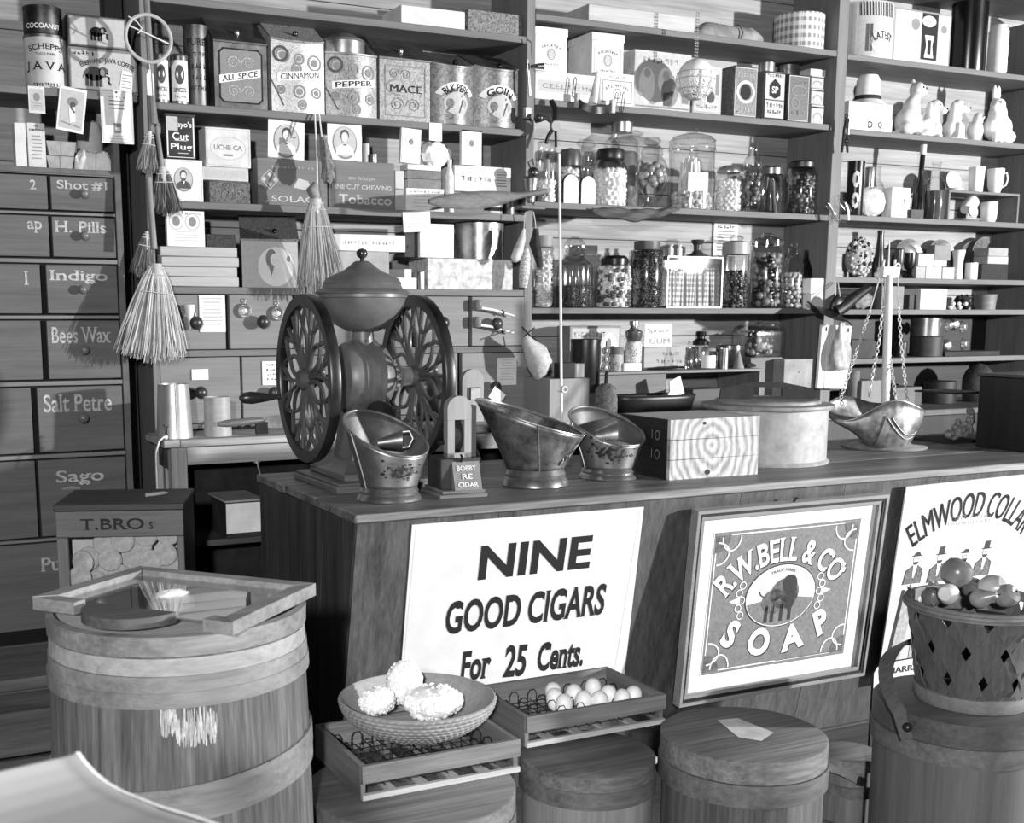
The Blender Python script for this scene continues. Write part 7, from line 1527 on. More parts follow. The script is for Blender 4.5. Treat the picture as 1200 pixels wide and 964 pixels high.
# ================================================================ on the work table
q = at(208, 510, Y=4.46); k = dist(q)/FPX
c = Vector((q.x, 4.5, TZ)); hh = at(208, 450, Y=4.47).z-TZ
o = thing('tin_measure', 'tall tapered tin measure on the left end of the work table', 'measure', c, -.2)
b = M(); b.lathe([(0, .004), (20.5*k, .004), (20.5*k, .0), (21*k, 0), (18*k, hh), (17.4*k, hh), (20*k, .006)], 40); part('measure_body', b, tin(.7, .35, .08, 6, .6), o)
b = M(); b.tube([(2*k+.0, -20.6*k, .002), (1.6*k, -17.8*k, hh)], .002, 6); part('seam', b, tin(.4, .4), o)
q = at(257, 508, Y=4.48); k = dist(q)/FPX; hh = at(257, 465, Y=4.48).z-TZ
o = thing('wooden_measure', 'short round wooden measure beside the tall tin measure', 'measure', (q.x, 4.5, TZ))
b = M(); b.lathe([(0, .006), (15.5*k, .006), (15.5*k, .03), (16.2*k, .03), (16.2*k, 0), (15.6*k, 0)], 36); b.lathe([(15.5*k, .03), (15.2*k, hh), (14.2*k, hh), (14.2*k, .03)], 36); part('bentwood_wall', b, wood(.62, 'x', .06, 1, .5), o)
p0 = at(256, 497, Y=4.43); p1 = at(308, 492, Y=4.45); p2 = at(336, 490, Y=4.48)
o = thing('food_chopper', 'wooden handled chopper with a grey blade lying before the wooden measure', 'chopper', p0); L0 = Vector(p0)
b = M(); b.tube([Vector((0, 0, 0)), (p1-p0)*.3, (p1-p0)*.75, p1-p0], [.006, .014, .014, .009], 12); part('handle', b, wood(.4, 'x', .06, 1, .4), o)
b = M(); b.prism([((p1-p0).x-.01, (p1-p0).z-.03), ((p2-p0).x, (p2-p0).z-.035), ((p2-p0).x, (p2-p0).z+.02), ((p1-p0).x+.02, (p1-p0).z+.012)], (p1-p0).y, (p1-p0).y+.006, 'y'); part('blade', b, tin(.5, .4), o)
b = M(); b.box((p1-p0).x-.03, (p1-p0).x+.02, (p1-p0).y-.002, (p1-p0).y+.008, -(p0.z-TZ)+.003, .0, .002); part('bracket', b, IRON, o)
for x, lab in ((284, 'left small dark iron ring standing at the back of the table'), (296, 'right small dark iron ring standing at the back of the table')):
    q = at(x, 486, Y=4.64); b = M(); b.tube([(.018*math.cos(t), 0, .026+.018*math.sin(t)) for t in [2*PI*i/16 for i in range(16)]], .006, 7, True); solo('iron_ring', b, IRON, lab, 'ring', (q.x, 4.64, TZ+.002))
x0 = at(541.7, 470, Y=4.6).x; x1 = at(567, 470, Y=4.6).x; hh = at(554, 432.5, Y=4.6).z-TZ; W = x1-x0
o = thing('arched_block', 'round topped wooden block on the table behind the slotted stand', 'block', ((x0+x1)/2, 4.6, TZ)); b = M()
b.prism([(-W/2, 0), (W/2, 0), (W/2, hh-W/2)]+[(W/2*math.cos(t), hh-W/2+W/2*math.sin(t)) for t in [PI*k/12 for k in range(1, 12)]]+[(-W/2, hh-W/2)], 0, .03, 'y'); part('block_body', b, wood(.55, 'z', .06), o)
b = M(); b.box(-W*.18, W*.3, -.014, -.001, hh*.42, hh*.66, .002); part('brass_clip', b, tin(.5, .3), o)
x0 = at(266, 600, Y=4.39).x; x1 = at(310, 600, Y=4.39).x; z1 = at(266, 590, Y=4.39).z; W = x1-x0
o = thing('white_chest', 'white fronted box on the lower shelf of the work table', 'box', (x0, 4.405, .531)); b = M(); b.box(0, W, .004, .2, 0, z1-.531, .002); part('box_body', b, flat(.16, .7), o); b = M(); b.box(.001, W-.001, 0, .003, .02, z1-.535, 0); part('white_front', b, flat(.9), o); b = M(); b.box(-.004, W+.004, -.003, .25, z1-.53, z1-.523, .001); part('lid_board', b, flat(.6), o)
# pinned to drawers
YD = YS-.003
def A(a, W, H): a.mat(3); lines(a, 0, H*.9, W*.8, 8, H*.1, H*.03)
card('drawer_notice', 'white paper pinned on the first drawer of the upper row', 'paper', (233, 346, 263.5, 389), None, A, Y=YD, yin=-.004, v=.86)
card('drawer_notice', 'white printed label pinned on the second drawer of the lower row', 'paper', (307, 423, 333, 451), None, lambda a, W, H: [a.mat(1).text(t, 0, H*(.85-.2*i), W*.6, H*.1) for i, t in enumerate(('~6', '~3', '~5', '~4'))], Y=YD, yin=-.004, v=.88)
card('drawer_tag', 'small blank white strip on the first drawer of the lower row', 'tag', (224.5, 432.5, 244, 445), None, None, Y=YD, yin=-.004, v=.93)
card('drawer_notice', 'speckled white paper pinned on the last drawer of the lower row', 'paper', (583, 419, 605.5, 451), None, A, Y=YD, yin=-.004, v=.86)
card('drawer_tag', 'white tag tied slantwise on the knob of the last lower drawer', 'tag', (571, 455, 587, 470), None, None, Y=YD, yin=-.062, v=.95, roll=rad(35))
for lab, x, y in (('round brass dial plate hung on the second upper drawer, left of its knob', 286.4, 364), ('round brass dial plate hung on the second upper drawer, right of its knob', 325, 367)):
    q = at(x, y, Y=YD-.006); o = thing('dial_plate', lab, 'dial', q); b = M()
    for r0, r1 in ((.03, .024), (.02, .014)): b.lathe([(r1, .0), (r1, -.006), ((r0+r1)/2, -.01), (r0, -.006), (r0, 0)], 24, (0, 0, 0), 'y')
    b.lathe([(0, -.008), (.01, -.006), (.01, 0)], 16, (0, 0, 0), 'y'); b.lathe([(0, 0), (.03, 0), (.03, .004), (0, .004)], 24, (0, 0, 0), 'y'); part('ringed_disc', b, tin(.75, .35), o)
    b = M(); b.lathe([(.005, -.002), (.009, 0), (.005, .002), (.005, -.002)], 12, (0, 0, .04), 'y'); part('hanging_loop', b, tin(.7, .3), o)
q = at(222.5, 366, Y=YD-.03); o = thing('thread_spool', 'pale wooden spool hanging beside the first upper drawer knob', 'spool', q); b = M(); b.lathe([(0, .03), (.021, .03), (.022, .02), (.018, .005), (.012, -.02), (.006, -.06), (0, -.07)], 18); part('spool_body', b, flat(.82, .6), o); b = M(); b.tube([(0, 0, .03), (.014, -.01, .01), (.024, -.012, -.02)], .002, 5); part('thread', b, flat(.85), o)
for lab, x, y in (('upper corncob pipe fixed on the last upper drawer', 560, 358), ('lower corncob pipe fixed on the last upper drawer', 559, 378)):
    q = at(x, y, Y=YD-.03); o = thing('corncob_pipe', lab, 'pipe', q); b = M(); b.lathe([(0, -.022), (.017, -.02), (.02, 0), (.018, .026), (.012, .026), (.011, 0)], 16); part('pipe_bowl', b, flat(.42, .8, .15, 50, .4), o)
    q2 = at(x+43, y+12, Y=YD-.03)-q; b = M(); b.tube([(.014, 0, -.01), (q2.x*.4, -.004, q2.z*.4), (q2.x, 0, q2.z)], [.007, .006, .004], 8); part('pipe_stem', b, flat(.85, .5), o); b = M(); b.tube([(q2.x*.66, .0, q2.z*.66+.012), (q2.x*.7, 0, q2.z*.7-.012)], .003, 6); b.lathe([(.007, -.005), (.0085, 0), (.007, .005)], 10, (q2.x*.68, 0, q2.z*.68), 'x'); part('ferrule', b, flat(.1), o)
# ================================================================ signs on the counter front
def slant(px, py, off, sl, y0=3.018, z0=.814):
    d = FW+RT*((px-PX0)/FPX)-UP*((py-PY0)/FPX); t = (y0+sl*z0-off-sl*CAMZ)/(d.y+sl*d.z); return CAM+d*t
def signroot(name, label, cat, tl, off, sl):
    p = slant(*tl, off, sl); a = math.atan(sl); o = thing(name, label, cat, p); o.rotation_euler = (a, 0, 0)
    def loc(px, py):
        q = slant(px, py, off, sl)-p; return q.x, q.z/math.cos(a)
    return o, loc
PAPER = flat(.8, .85, .03, 8, .05)
o, loc = signroot('cigar_sign', 'large white sign reading NINE GOOD CIGARS For 25 Cents on the counter front', 'sign', (483, 615), .004, .215)
W = loc(754.6, 594)[0]; Hs = .63
b = M(); b.prism([(0, 0), (W, -.004), (W+.03, -Hs), (.008, -Hs)], 0, .0025, 'y'); part('sign_sheet', b, PAPER, o)
a = Art()
def T(s, bl, br, top, serif=0, bold=.02, l=1, rise=0):
    x0, y0 = loc(*bl); x1, y1 = loc(*br); h = loc(*top)[1]-y0; sl_ = (y1-y0)/(x1-x0); a.text(s, (x0+x1)/2, y0+h/2+(y1-y0)/2, x1-x0, h, l, bold, serif, lambda u, v: (u, v+u*sl_))
SG = [flat(.06, .8, .02)]
T('NINE', (559.6, 679.5), (690, 665), (562, 639.4), 0, .03); part('lettering', a, SG, o); a = Art()
T('GOOD CIGARS', (520.3, 744), (706.4, 719.5), (523, 705), .5, .028); part('lettering', a, SG, o); a = Art()
x0, y0 = loc(540, 800)
T('For', (539, 799), (573, 794), (540.5, 763.5), .9, .03); T('25', (589, 794), (614.5, 791.5), (591.6, 756), .0, .03); T('Cents.', (628, 787), (682, 780), (630, 753), .9, .03)
part('lettering', a, SG, o)
a = Art(); a.frame(.012, W-.012, -.66, -.012, .0015, 0); part('crease_lines', a, flat(.78, .85, .03), o)
# ---- framed soap picture
o, loc = signroot('soap_picture', 'framed soap advertisement with a bison in an oval hung on the counter front', 'framed picture', (815, 597.5), .035, .1)
W = loc(1036, 575)[0]; W2 = (W+loc(1018, 787)[0]-loc(797, 832)[0])/2; W = W2; H = -loc(797, 832)[1]*.975; x0 = 0; fw = .032
b = M()
def rail_(pts, z0, z1, mm):
    b.mat(mm)
for (wi, wo, d0, d1, mi) in ((0, .012, -.016, .02, 0), (.012, .022, -.012, .02, 1), (.022, .036, -.008, .02, 0)):
    b.mat(mi); A0, A1, B0, B1 = wi, wo, W-wi, W-wo
    b.box(wi, W-wi, d0, d1, -wo, -wi, .001); b.box(wi, W-wi, d0, d1, -H+wi, -H+wo, .001); b.box(wi, wo, d0, d1, -H+wo, -wo, .001); b.box(W-wo, W-wi, d0, d1, -H+wo, -wo, .001)
part('picture_frame', b, [wood(.5, 'x', .06, 1, .35), flat(.1, .4)], o)
b = M(); b.box(.03, W-.03, .006, .012, -H+.03, -.03, 0); part('mount', b, flat(.8, .6, .02), o)
b = M(); b.tube([(W*.49, .0, -.002), (W*.49+.01, .0, .012), (W*.51, -.002, .01)], .004, 6); part('nail', b, IRON, o)
a = Art(lambda u, v, l: (u, .0055-.0006*l, v))
tl, tr, bl, br = loc(838, 625.5), loc(1008.7, 606), loc(821, 794), loc(993, 765)
px0, px1 = (tl[0]+bl[0])/2, (tr[0]+br[0])/2; pz1 = (tl[1]+tr[1])/2; pz0 = (bl[1]+br[1])/2
a.mat(0).rect(px0, px1, pz0, pz1, 0); i_ = .012; a.mat(1).frame(px0, px1, pz0, pz1, .003, 1); a.frame(px0+i_, px1-i_, pz0+i_, pz1-i_, .004, 1)
for sx, cx in ((1, px0), (-1, px1)):
    for sz, cz in ((1, pz0), (-1, pz1)):
        a.mat(3).ell(cx+sx*.012, cz+sz*.012, .06, .06, 2, 10, math.atan2(0, sx) if False else {(1, 1): 0, (-1, 1): PI/2, (-1, -1): PI, (1, -1): PI*1.5}[(sx, sz)], {(1, 1): PI/2, (-1, 1): PI, (-1, -1): PI*1.5, (1, -1): PI*2}[(sx, sz)])
        a.mat(1).ring(cx+sx*.075, cz+sz*.02, .04, .05, .005, 3, 16, 0 if sz > 0 else PI, PI if sz > 0 else 2*PI); a.ring(cx+sx*.02, cz+sz*.075, .05, .04, .005, 3, 16, -PI/2 if sx > 0 else PI/2, PI/2 if sx > 0 else PI*1.5)
cu, cv = loc(916, 698); ru = (loc(956, 696)[0]-loc(878, 702)[0])/2; rv = ru*.72
for l, dx, mm in ((2, .005, 2), (4, 0, 1)):
    x0, _ = loc(843, 690); x1, _ = loc(997, 660); wb = x1-x0
    a.mat(mm).text('R.W.BELL & CO', cu-.005+dx, pz1-.082-dx, wb*1.04, .084, l, .02, .8, arch(wb*.62)); a.text('s', cu+wb*.47+dx, pz1-.17-dx, .022, .035, l, .02)
    x0, _ = loc(850, 750); x1, _ = loc(973, 730)
    a.mat(mm).text('S  O  A  P', (x0+x1)/2+dx-.008, pz0+.088-dx, (x1-x0)*1.02, .098, l, .045, 0, arch(-.42))
a.mat(2).ell(cu, cv, ru+.008, rv+.008, 2, 40); a.mat(1).ell(cu, cv, ru+.004, rv+.004, 3, 40); a.mat(5).ell(cu, cv, ru, rv, 4, 40); a.mat(0).ell(cu, cv, ru, rv, 5, 40, PI*1.06, PI*1.94)
a.mat(2); a.text('TRADE MARK', cu, cv+rv*.88, ru*.75, .01, 6, .005, 0, arch(ru))
s_ = ru; a.mat(3).ell(cu+.1*s_, cv+.05*s_, .42*s_, .38*s_, 6, 20); a.ell(cu-.2*s_, cv-.12*s_, .36*s_, .3*s_, 6, 20); a.ell(cu+.24*s_, cv-.02*s_, .24*s_, .34*s_, 6, 18)
a.mat(2).ell(cu+.22*s_, cv+.28*s_, .22*s_, .22*s_, 7, 14); a.ell(cu+.28*s_, cv-.14*s_, .12*s_, .24*s_, 7, 12)
for x in (-.4, -.22, .05, .3): a.mat(2).rect(cu+(x-.05)*s_, cu+(x+.05)*s_, cv-.62*s_, cv-.2*s_, 6)
a.line([(cu-.5*s_, cv+.0), (cu-.62*s_, cv+.08*s_), (cu-.66*s_, cv+.16*s_)], .03*s_, 6)
for sx in (-1, 1):
    for k in range(5): a.mat(1).ring(cu+sx*(ru+.022+.012*(k % 2)), cv+(k-2)*.026, .014, .014, .003, 3, 14)
    a.poly([(cu+sx*(ru+.03), cv-.015), (cu+sx*(ru+.075), cv), (cu+sx*(ru+.03), cv+.015)], 3)
part('soap_print', a, [flat(.43, .7, .05, 90, 0), flat(.86, .7, .02), flat(.14, .7, .02), flat(.33, .7, .08, 60), flat(.7), flat(.75, .7, .05)], o)
# ---- collar poster
o, loc = signroot('collar_poster', 'white collar poster of men in hats leaning at the right end of the counter', 'poster', (1062.5, 570.6), .03, .2)
W = .72; H = .78; sk = .1
f = lambda u, v: (u+sk*(-v), v-.01*0)
b = M(); b.prism([(0, 0), (W, .012), (W+sk*H, -H), (sk*H, -H)], 0, .006, 'y'); part('poster_board', b, flat(.78, .85, .03, 8, .05), o)
a = Art()
cx = loc(1132, 600)[0]; y0 = loc(1065, 606)[1]
x0, yl = loc(1066, 608); x1, yr = loc(1181, 592)
for dx in (-.002, 0, .002): a.mat(0).text('ELMWOOD COLLAR', x0+.325+dx, -.09, .66, .098, 1, .004, 0, arch(.5))
a.mat(3).text('FOLDED EDGES', .36, -.135, .2, .018, 1, 0); a.text('PATENTED SEPT', .36, -.158, .22, .012, 1, 0)
def man(px, py, s, tall):
    u, v = loc(px, py); a.mat(2).ell(u, v, .26*s, .34*s, 1, 14); a.mat(0)
    if tall: a.rect(u-.22*s, u+.22*s, v+.24*s, v+.75*s, 2)
    else: a.ell(u, v+.27*s, .24*s, .22*s, 2, 12, 0, PI)
    a.rect(u-.4*s, u+.4*s, v+.2*s, v+.28*s, 2); a.ell(u, v-.16*s, .2*s, .2*s, 2, 10, PI, 2*PI); a.rect(u-.12*s, u-.04*s, v+.02*s, v+.06*s, 2); a.rect(u+.06*s, u+.14*s, v+.02*s, v+.06*s, 2)
    a.mat(1).poly([(u-.75*s, v-1.6*s), (u-.7*s, v-.7*s), (u-.2*s, v-.38*s), (u+.2*s, v-.38*s), (u+.7*s, v-.7*s), (u+.75*s, v-1.6*s)], 1); a.mat(4).poly([(u-.16*s, v-.36*s), (u+.16*s, v-.36*s), (u+.05*s, v-1.2*s), (u-.05*s, v-1.2*s)], 2); a.mat(0).line([(u-.7*s, v-1.6*s), (u-.66*s, v-.75*s), (u-.2*s, v-.42*s)], .03*s, 2)
    a.line([(u+.7*s, v-1.6*s), (u+.66*s, v-.75*s), (u+.2*s, v-.42*s)], .03*s, 2)
for px, py, t in ((1074, 655, 0), (1102, 653, 1), (1131, 651, 0), (1155, 646, 1)): man(px, py, .06, t)
u, v = loc(1072, 690)
for dx in (-.02, .05): a.mat(0).line([(u+dx*1.4-.03, v), (u+dx*2-.02, v-.3)], .012, 1); a.mat(3).poly([(u+dx-.03, v), (u+dx+.03, v), (u+dx*1.5+.03, v-.35), (u+dx*1.5-.02, v-.35)], 1)
part('poster_print', a, [flat(.2), flat(.36, .8, .1, 90), flat(.72), flat(.66, .8, .1, 60), flat(.94)], o)
# ================================================================ foreground: barrel
bc = Vector((.497, 2.155, 0)); RZ = .88
zr0 = at(209, 760, Y=1.80).z
br = thing('flour_barrel', 'big wooden barrel with a square glazed lid at the front left', 'barrel', bc); 
rB = .2265
b = M(); NS = 22
def bprof(z): t = z/.815; return rB*(1.0+.07*math.sin(PI*min(1, (1-t)*.62+.02))*1.0)
b.grid(lambda u, v: ((bprof(FL+v*(.815-FL))+.0018*abs(math.sin(u*NS*PI))**.3)*math.cos(2*PI*u), (bprof(FL+v*(.815-FL))+.0018*abs(math.sin(u*NS*PI))**.3)*math.sin(2*PI*u), FL+v*(.815-FL)), NS*6, 22, True); part('staves', b, wood(.33, 'z', .15, 1.1, .75, .5), br)
def hoop(z0, z1, ex, m, tilt=0.):
    b = M(); b.lathe([(bprof(z0)+.002, z0), (bprof(z0)+ex, z0), (bprof(z1)+ex, z1), (bprof(z1)+.001, z1)], 72)
    if tilt: b.v = [(x, y, z+tilt*x) for x, y, z in b.v]
    part('hoop', b, m, br)
HW = wood(.44, 'x', .1, .7)
hoop(.728, .755, .008, HW, .012); hoop(.752, .782, .006, wood(.46, 'x', .1, .7), .006); hoop(.782, .812, .004, wood(.56, 'x', .1, .7)); hoop(.56, .595, .007, HW, .1); hoop(.53, .56, .006, HW, .1); hoop(.05, .09, .007, HW)
# remains of a paper label
a = Art(lambda u, v, l: ((bprof(v)+.0026+.0006*l)*math.sin(u), -(bprof(v)+.0026+.0006*l)*math.cos(u), v)); th = math.atan2(-bc.x, bc.y)*-1
rn = random.Random(3); th0 = -math.atan2(bc.x, bc.y)+.0
for k in range(170):
    u0 = th0+rn.uniform(-.16, .24); w_ = rn.uniform(.004, .016); v0 = .655+.035*rn.random()+(.02 if u0 < th0-.05 else 0); h_ = rn.uniform(.01, .05); a.mat(0 if rn.random() < .6 else 1); a.poly([(u0, v0+.003), (u0+w_*.6, v0), (u0+w_, v0+h_*.6), (u0+w_*.7, v0+h_), (u0+w_*.2, v0+h_*.9)], (k % 7)*.3)
part('label_remains', a, [flat(.66, .8, .1, 60), flat(.56)], br)
b = M(); r1 = .234; b.lathe([(r1-.012, .816), (r1, .816), (r1+.001, .85), (r1-.012, .852), (r1-.012, .816)], 72); part('lid_ring', b, wood(.45, 'x', .12, .8), br)
b = M(); b.lathe([(0, .836), (r1-.013, .836), (r1-.013, .842), (0, .842)], 64); part('lid_boards', b, wood(.66, 'x', .08), br)
cs = [at(*q, Z=.868) for q in ((38.4, 705), (164, 668.5), (370, 689), (273, 735))]; cen = sum(cs, Vector())/4
FRM = wood(.48, 'x', .1, .9)
def rail2(p, q, w, z0, z1, cut=0., cut1=1.):
    p, q = Vector(p), Vector(q); d = (q-p).normalized(); n = Vector((-d.y, d.x, 0)); n = n if (cen-p).dot(n) > 0 else -n
    a0 = p+(q-p)*cut; a1 = p+(q-p)*cut1; v = [a0, a1, a1+n*w-d*(w if cut1 == 1 else 0), a0+n*w+d*(w if cut == 0 else 0)]
    v = [x-bc for x in v]; b.add([(x.x, x.y, z0) for x in v]+[(x.x, x.y, z1) for x in v], [(3, 2, 1, 0), (4, 5, 6, 7), (0, 1, 5, 4), (1, 2, 6, 5), (2, 3, 7, 6), (3, 0, 4, 7)])
b = M(); rail2(cs[0], cs[1], .032, .854, .878); rail2(cs[1], cs[2], .03, .854, .878); rail2(cs[2], cs[3], .03, .854, .878); rail2(cs[0], cs[3], .03, .854, .876, 0, .22); rail2(cs[0], cs[3], .03, .854, .876, .86, 1)
part('glazed_frame', b, FRM, br)
inn = [c_+(cen-c_)*.13-bc for c_ in cs]; b = M(); b.add([(q.x, q.y, .864) for q in inn]+[(q.x, q.y, .867) for q in inn], [(3, 2, 1, 0), (4, 5, 6, 7), (0, 1, 5, 4), (1, 2, 6, 5), (2, 3, 7, 6), (3, 0, 4, 7)]); part('glass_pane', b, glass(.9, 1), br)
hc = at(157, 715, Z=.865)-bc; b = M(); rr_ = .09; ang0 = math.atan2((cs[3]-cs[0]).y, (cs[3]-cs[0]).x)
b.prism([(hc.x+rr_*math.cos(ang0-PI*t), hc.y+rr_*math.sin(ang0-PI*t)) for t in [i/20 for i in range(21)]]+[(hc.x-.05*math.cos(ang0)-.03*math.sin(ang0)*-1, hc.y-.05*math.sin(ang0)+.03*math.cos(ang0)), (hc.x+.05*math.cos(ang0)+.03*math.sin(ang0), hc.y+.05*math.sin(ang0)+.03*math.cos(ang0))], .853, .872, 'z'); part('hinged_half_round', b, wood(.3, 'x', .08), br, 'dark half round flap of the lid')
p = at(185, 712, Z=.85)-bc
b = M(); b.ball((0, 0, .0), (.045, .035, .03), 14, 8, .1, random.Random(2)); solo('white_bag', b, flat(.85), 'white corner of a bag under the barrel lid glass', 'bag', (bc.x+p.x+.03, bc.y+p.y+.03, .845))
# ---- biscuit box
tc = [at(*q, Z=.80) for q in ((64, 591), (214, 588.7), (241, 571), (86, 574))]
ang = math.atan2((tc[1]-tc[0]).y, (tc[1]-tc[0]).x); W = (tc[1]-tc[0]).length; D = .31
bx = thing('cracker_box', 'dark wooden box lettered T.BROs with a glass front full of crackers', 'box', (tc[0].x, tc[0].y, .36), ang)
Hb = .44; DK = wood(.24, 'x', .07, 1, .6)
k = W/150.; fwd = .0
b = M(); b.box(-.004, W+.004, -.006, D+.004, Hb-.022, Hb, .003); part('lid', b, wood(.22, 'x', .07), bx)
b = M(); b.box(0, W, 0, .016, Hb-.105, Hb-.023, .002); part('lettered_board', b, wood(.4, 'x', .07), bx)
b = M(); b.box(0, 13*k, 0, .016, 0, Hb-.106, .002); part('frame_stile', b, wood(.42, 'z', .07), bx)
b = M(); b.box(W-8*k, W, 0, .016, 0, Hb-.106, .002); part('frame_stile', b, wood(.42, 'z', .07), bx)
b = M(); b.box(13.2*k, W-8.2*k, 0, .016, 0, .07, .002); part('bottom_rail', b, wood(.36, 'x', .07), bx)
b = M(); b.box(0, .012, .017, D, 0, Hb-.023, .001); b.box(W-.012, W, .017, D, 0, Hb-.023, .001); b.box(.0125, W-.0125, D-.012, D, 0, Hb-.023, .001); b.box(.0125, W-.0125, .017, D-.0125, 0, .012, .001); part('box_sides', b, wood(.17, 'z', .06), bx)
b = M(); b.box(13.2*k, W-8.2*k, .005, .008, .07, Hb-.106, 0); part('glass_front', b, glass(.95, 1), bx)
a = Art(); a.text('T.BRO', W*.44, Hb-.064, W*.5, .036, 1, .012, 1); a.text('s', W*.745, Hb-.07, W*.03, .024, 1, .01); part('stencilled_lettering', a, flat(.1), bx)
b = M(); b.box(.014, W-.02, .09, .1, .02, Hb-.11, .001)
solo('paper_lining', b, flat(.8), 'pale paper lining behind the crackers in the glass fronted box', 'paper', (tc[0].x, tc[0].y, .36), ang)
first = None; CK = flat(.74, .8, .08, 60, .2); ca, sa = math.cos(ang), math.sin(ang)
PXL = lambda x, y: ((x-64)*k, Hb-(y-591)*k*1.0)
for i, (x, y, dy, tl) in enumerate(((140, 638, .02, 0), (167, 632, .026, 0), (194, 631, .022, 0), (118, 642, .03, .1), (124, 661, .018, 0), (98, 660, .028, .25), (92, 663, .02, .4), (160, 645, .032, 0), (190, 656, .018, .05), (172, 664, .024, 0), (150, 660, .034, .1), (105, 690, .03, 0), (88, 682, .02, .2), (134, 682, .028, 0), (150, 690, .02, 0), (185, 685, .03, 0), (196, 668, .034, 0), (112, 675, .04, 0))):
    if first is None:
        b = M(); r0 = 14.3*k; b.lathe([(0, -.006), (r0*.9, -.006), (r0, -.003), (r0, .003), (r0*.9, .006), (0, .006)], 30, (0, 0, 0), 'y'); first = solo('cracker', b, CK, 'round pale cracker behind the glass front', 'cracker', group='crackers in the glass fronted box'); c_ = first
    else: c_ = dup(first)
    u, v = PXL(x, y); yy = dy+.004*(i % 3); c_.location = (tc[0].x+ca*u-sa*yy, tc[0].y+sa*u+ca*yy, .36+v); c_.rotation_euler = (0, 0, ang-tl)
q = at(183, 580, Z=.802); o = thing('pencil_stub', 'pale pencil stub lying on the lid of the dark cracker box', 'pencil', (q.x, q.y, .806)); b = M(); b.tube([(-.035, -.012, 0), (.028, .01, 0), (.042, .015, 0)], [.006, .006, .001], 8); part('stub', b, flat(.7), o)
q = at(76, 574, Z=.803); b = M(); b.tube([(-.03, 0, .006), (0, .01, .008), (.03, .004, .006)], [.004, .007, .004], 6); solo('twine_scrap', b, flat(.5), 'scrap of twine at the back left corner of the cracker box lid', 'twine', (q.x+.02, q.y, .8))
def board_crate(name, label, loc, W, D, H, v=.5, rz=0):
    o = thing(name, label, 'crate', loc, rz); n = max(2, int(H/.09))
    for i in range(n):
        b = M(); b.box(0, W, 0, .014, H*i/n+.003, H*(i+1)/n-.003, .002); part('front_slat', b, wood(v, 'x', .1), o)
    b = M(); b.box(0, .014, .0145, D, 0, H-.003, .002); part('side_board', b, wood(v*.8, 'y', .08), o); b = M(); b.box(W-.014, W, .0145, D, 0, H-.003, .002); part('side_board', b, wood(v*.8, 'y', .08), o)
    b = M(); b.box(.0145, W-.0145, D-.014, D, 0, H-.003, .002); part('back_board', b, wood(v*.8, 'x', .08), o); b = M(); b.box(.0145, W-.0145, .0145, D-.0145, H-.02, H-.004, .002); part('top_boards', b, wood(v, 'x', .1), o)
    return o
board_crate('slatted_crate', 'wooden crate carrying the dark cracker box', (tc[0].x-.02, tc[0].y-.02, FL), W+.04, D+.04, .358-FL, .3, ang)
q = at(55, 808, Y=2.62); board_crate('slatted_crate', 'low slatted crate behind the big barrel at the left picture edge', (-.25, 2.74, FL), q.x+.33, .3, q.z-FL, .2)
q = at(60, 852, Y=2.36); board_crate('slatted_crate', 'rough pale crate in front of the low slatted crate at the left picture edge', (-.3, 2.5, FL), q.x+.36, .15, q.z-FL, .22)
# ---- blurred tin tray corner close to the lens
d0 = 1.0; e = [atd(x, y, d0-.0012*(x-90)) for x, y in ((90, 885), (98, 896), (110, 909), (125, 921), (145, 932), (165, 940), (190, 950), (230, 962), (280, 980))]
dv = (atd(20, 901, d0*.92)-atd(90, 885, d0))*2.2
o = thing('tin_tray', 'bright out of focus tin tray edge close by at the lower left corner', 'tray', e[0]); L0 = Vector(e[0])
b = M(); b.grid(lambda u, v: Vector([lerp_([q[i] for q in e], u*(len(e)-1)) for i in range(3)])+dv*v-L0, 33, 6); s_ = part('curved_sheet', b, flat(.66, .6, .02, 4, 0), o); s_.modifiers.new('t', 'SOLIDIFY').thickness = .003
b = M(); b.tube([q-L0 for q in e], .0038, 8); part('rolled_edge', b, flat(.93, .3), o)
q = (e[4]+dv*.75)-L0; b = M(); b.tube([q-Vector((0, 0, .01)), Vector((q.x, q.y, -L0.z+FL+.02))], .02, 12); b.lathe([(0, 0), (.13, 0), (.13, .015), (.02, .03)], 24, (q.x, q.y, FL-L0.z)); part('stand_post', b, IRON, o)
# ================================================================ tubs, kegs, egg crates, baskets
def tub(name, label, c, r, H, lidh, m, lm, ex=.006, hoops=(), fl=.94, stain=None):
    o = thing(name, label, 'tub', (c.x, c.y, 0)); n = 20
    rz_ = lambda z: r*(1-(1-fl)*(z/H))/1. if fl < 1 else r
    b = M(); b.grid(lambda u, v: ((rz_(v*H)*.985+.0012*abs(math.sin(u*n*PI))**.3)*math.cos(2*PI*u)*1., (rz_(v*H)*.985+.0012*abs(math.sin(u*n*PI))**.3)*math.sin(2*PI*u), FL+v*(H-lidh*.5-FL)), n*5, 8, True); part('staves', b, m, o)
    rt0 = rz_(H)
    b = M(); b.lathe([(rt0*.99, H-lidh), (rt0+ex, H-lidh), (rt0+ex, H-.003), (rt0+ex-.004, H), (0, H)], 64); part('lid', b, lm, o)
    for z0, z1, e_ in hoops: b = M(); b.lathe([(rz_(z0), z0), (rz_(z0)+e_, z0), (rz_(z1)+e_, z1), (rz_(z1), z1)], 64); part('hoop', b, wood(.34, 'x', .1, .7), o)
    return o
ZT_ = .47; p = at(871, 858, Z=ZT_); r = 95*dist(p)/FPX*.985
MT = tub('covered_tub', 'round lidded tub in the middle of the row before the soap picture', p, r, ZT_, .05, wood(.3, 'z', .12), wood(.4, 'x', .16, .8), .004, ((ZT_-.1, ZT_-.052, .007), (.1, .14, .006)), 1.0)
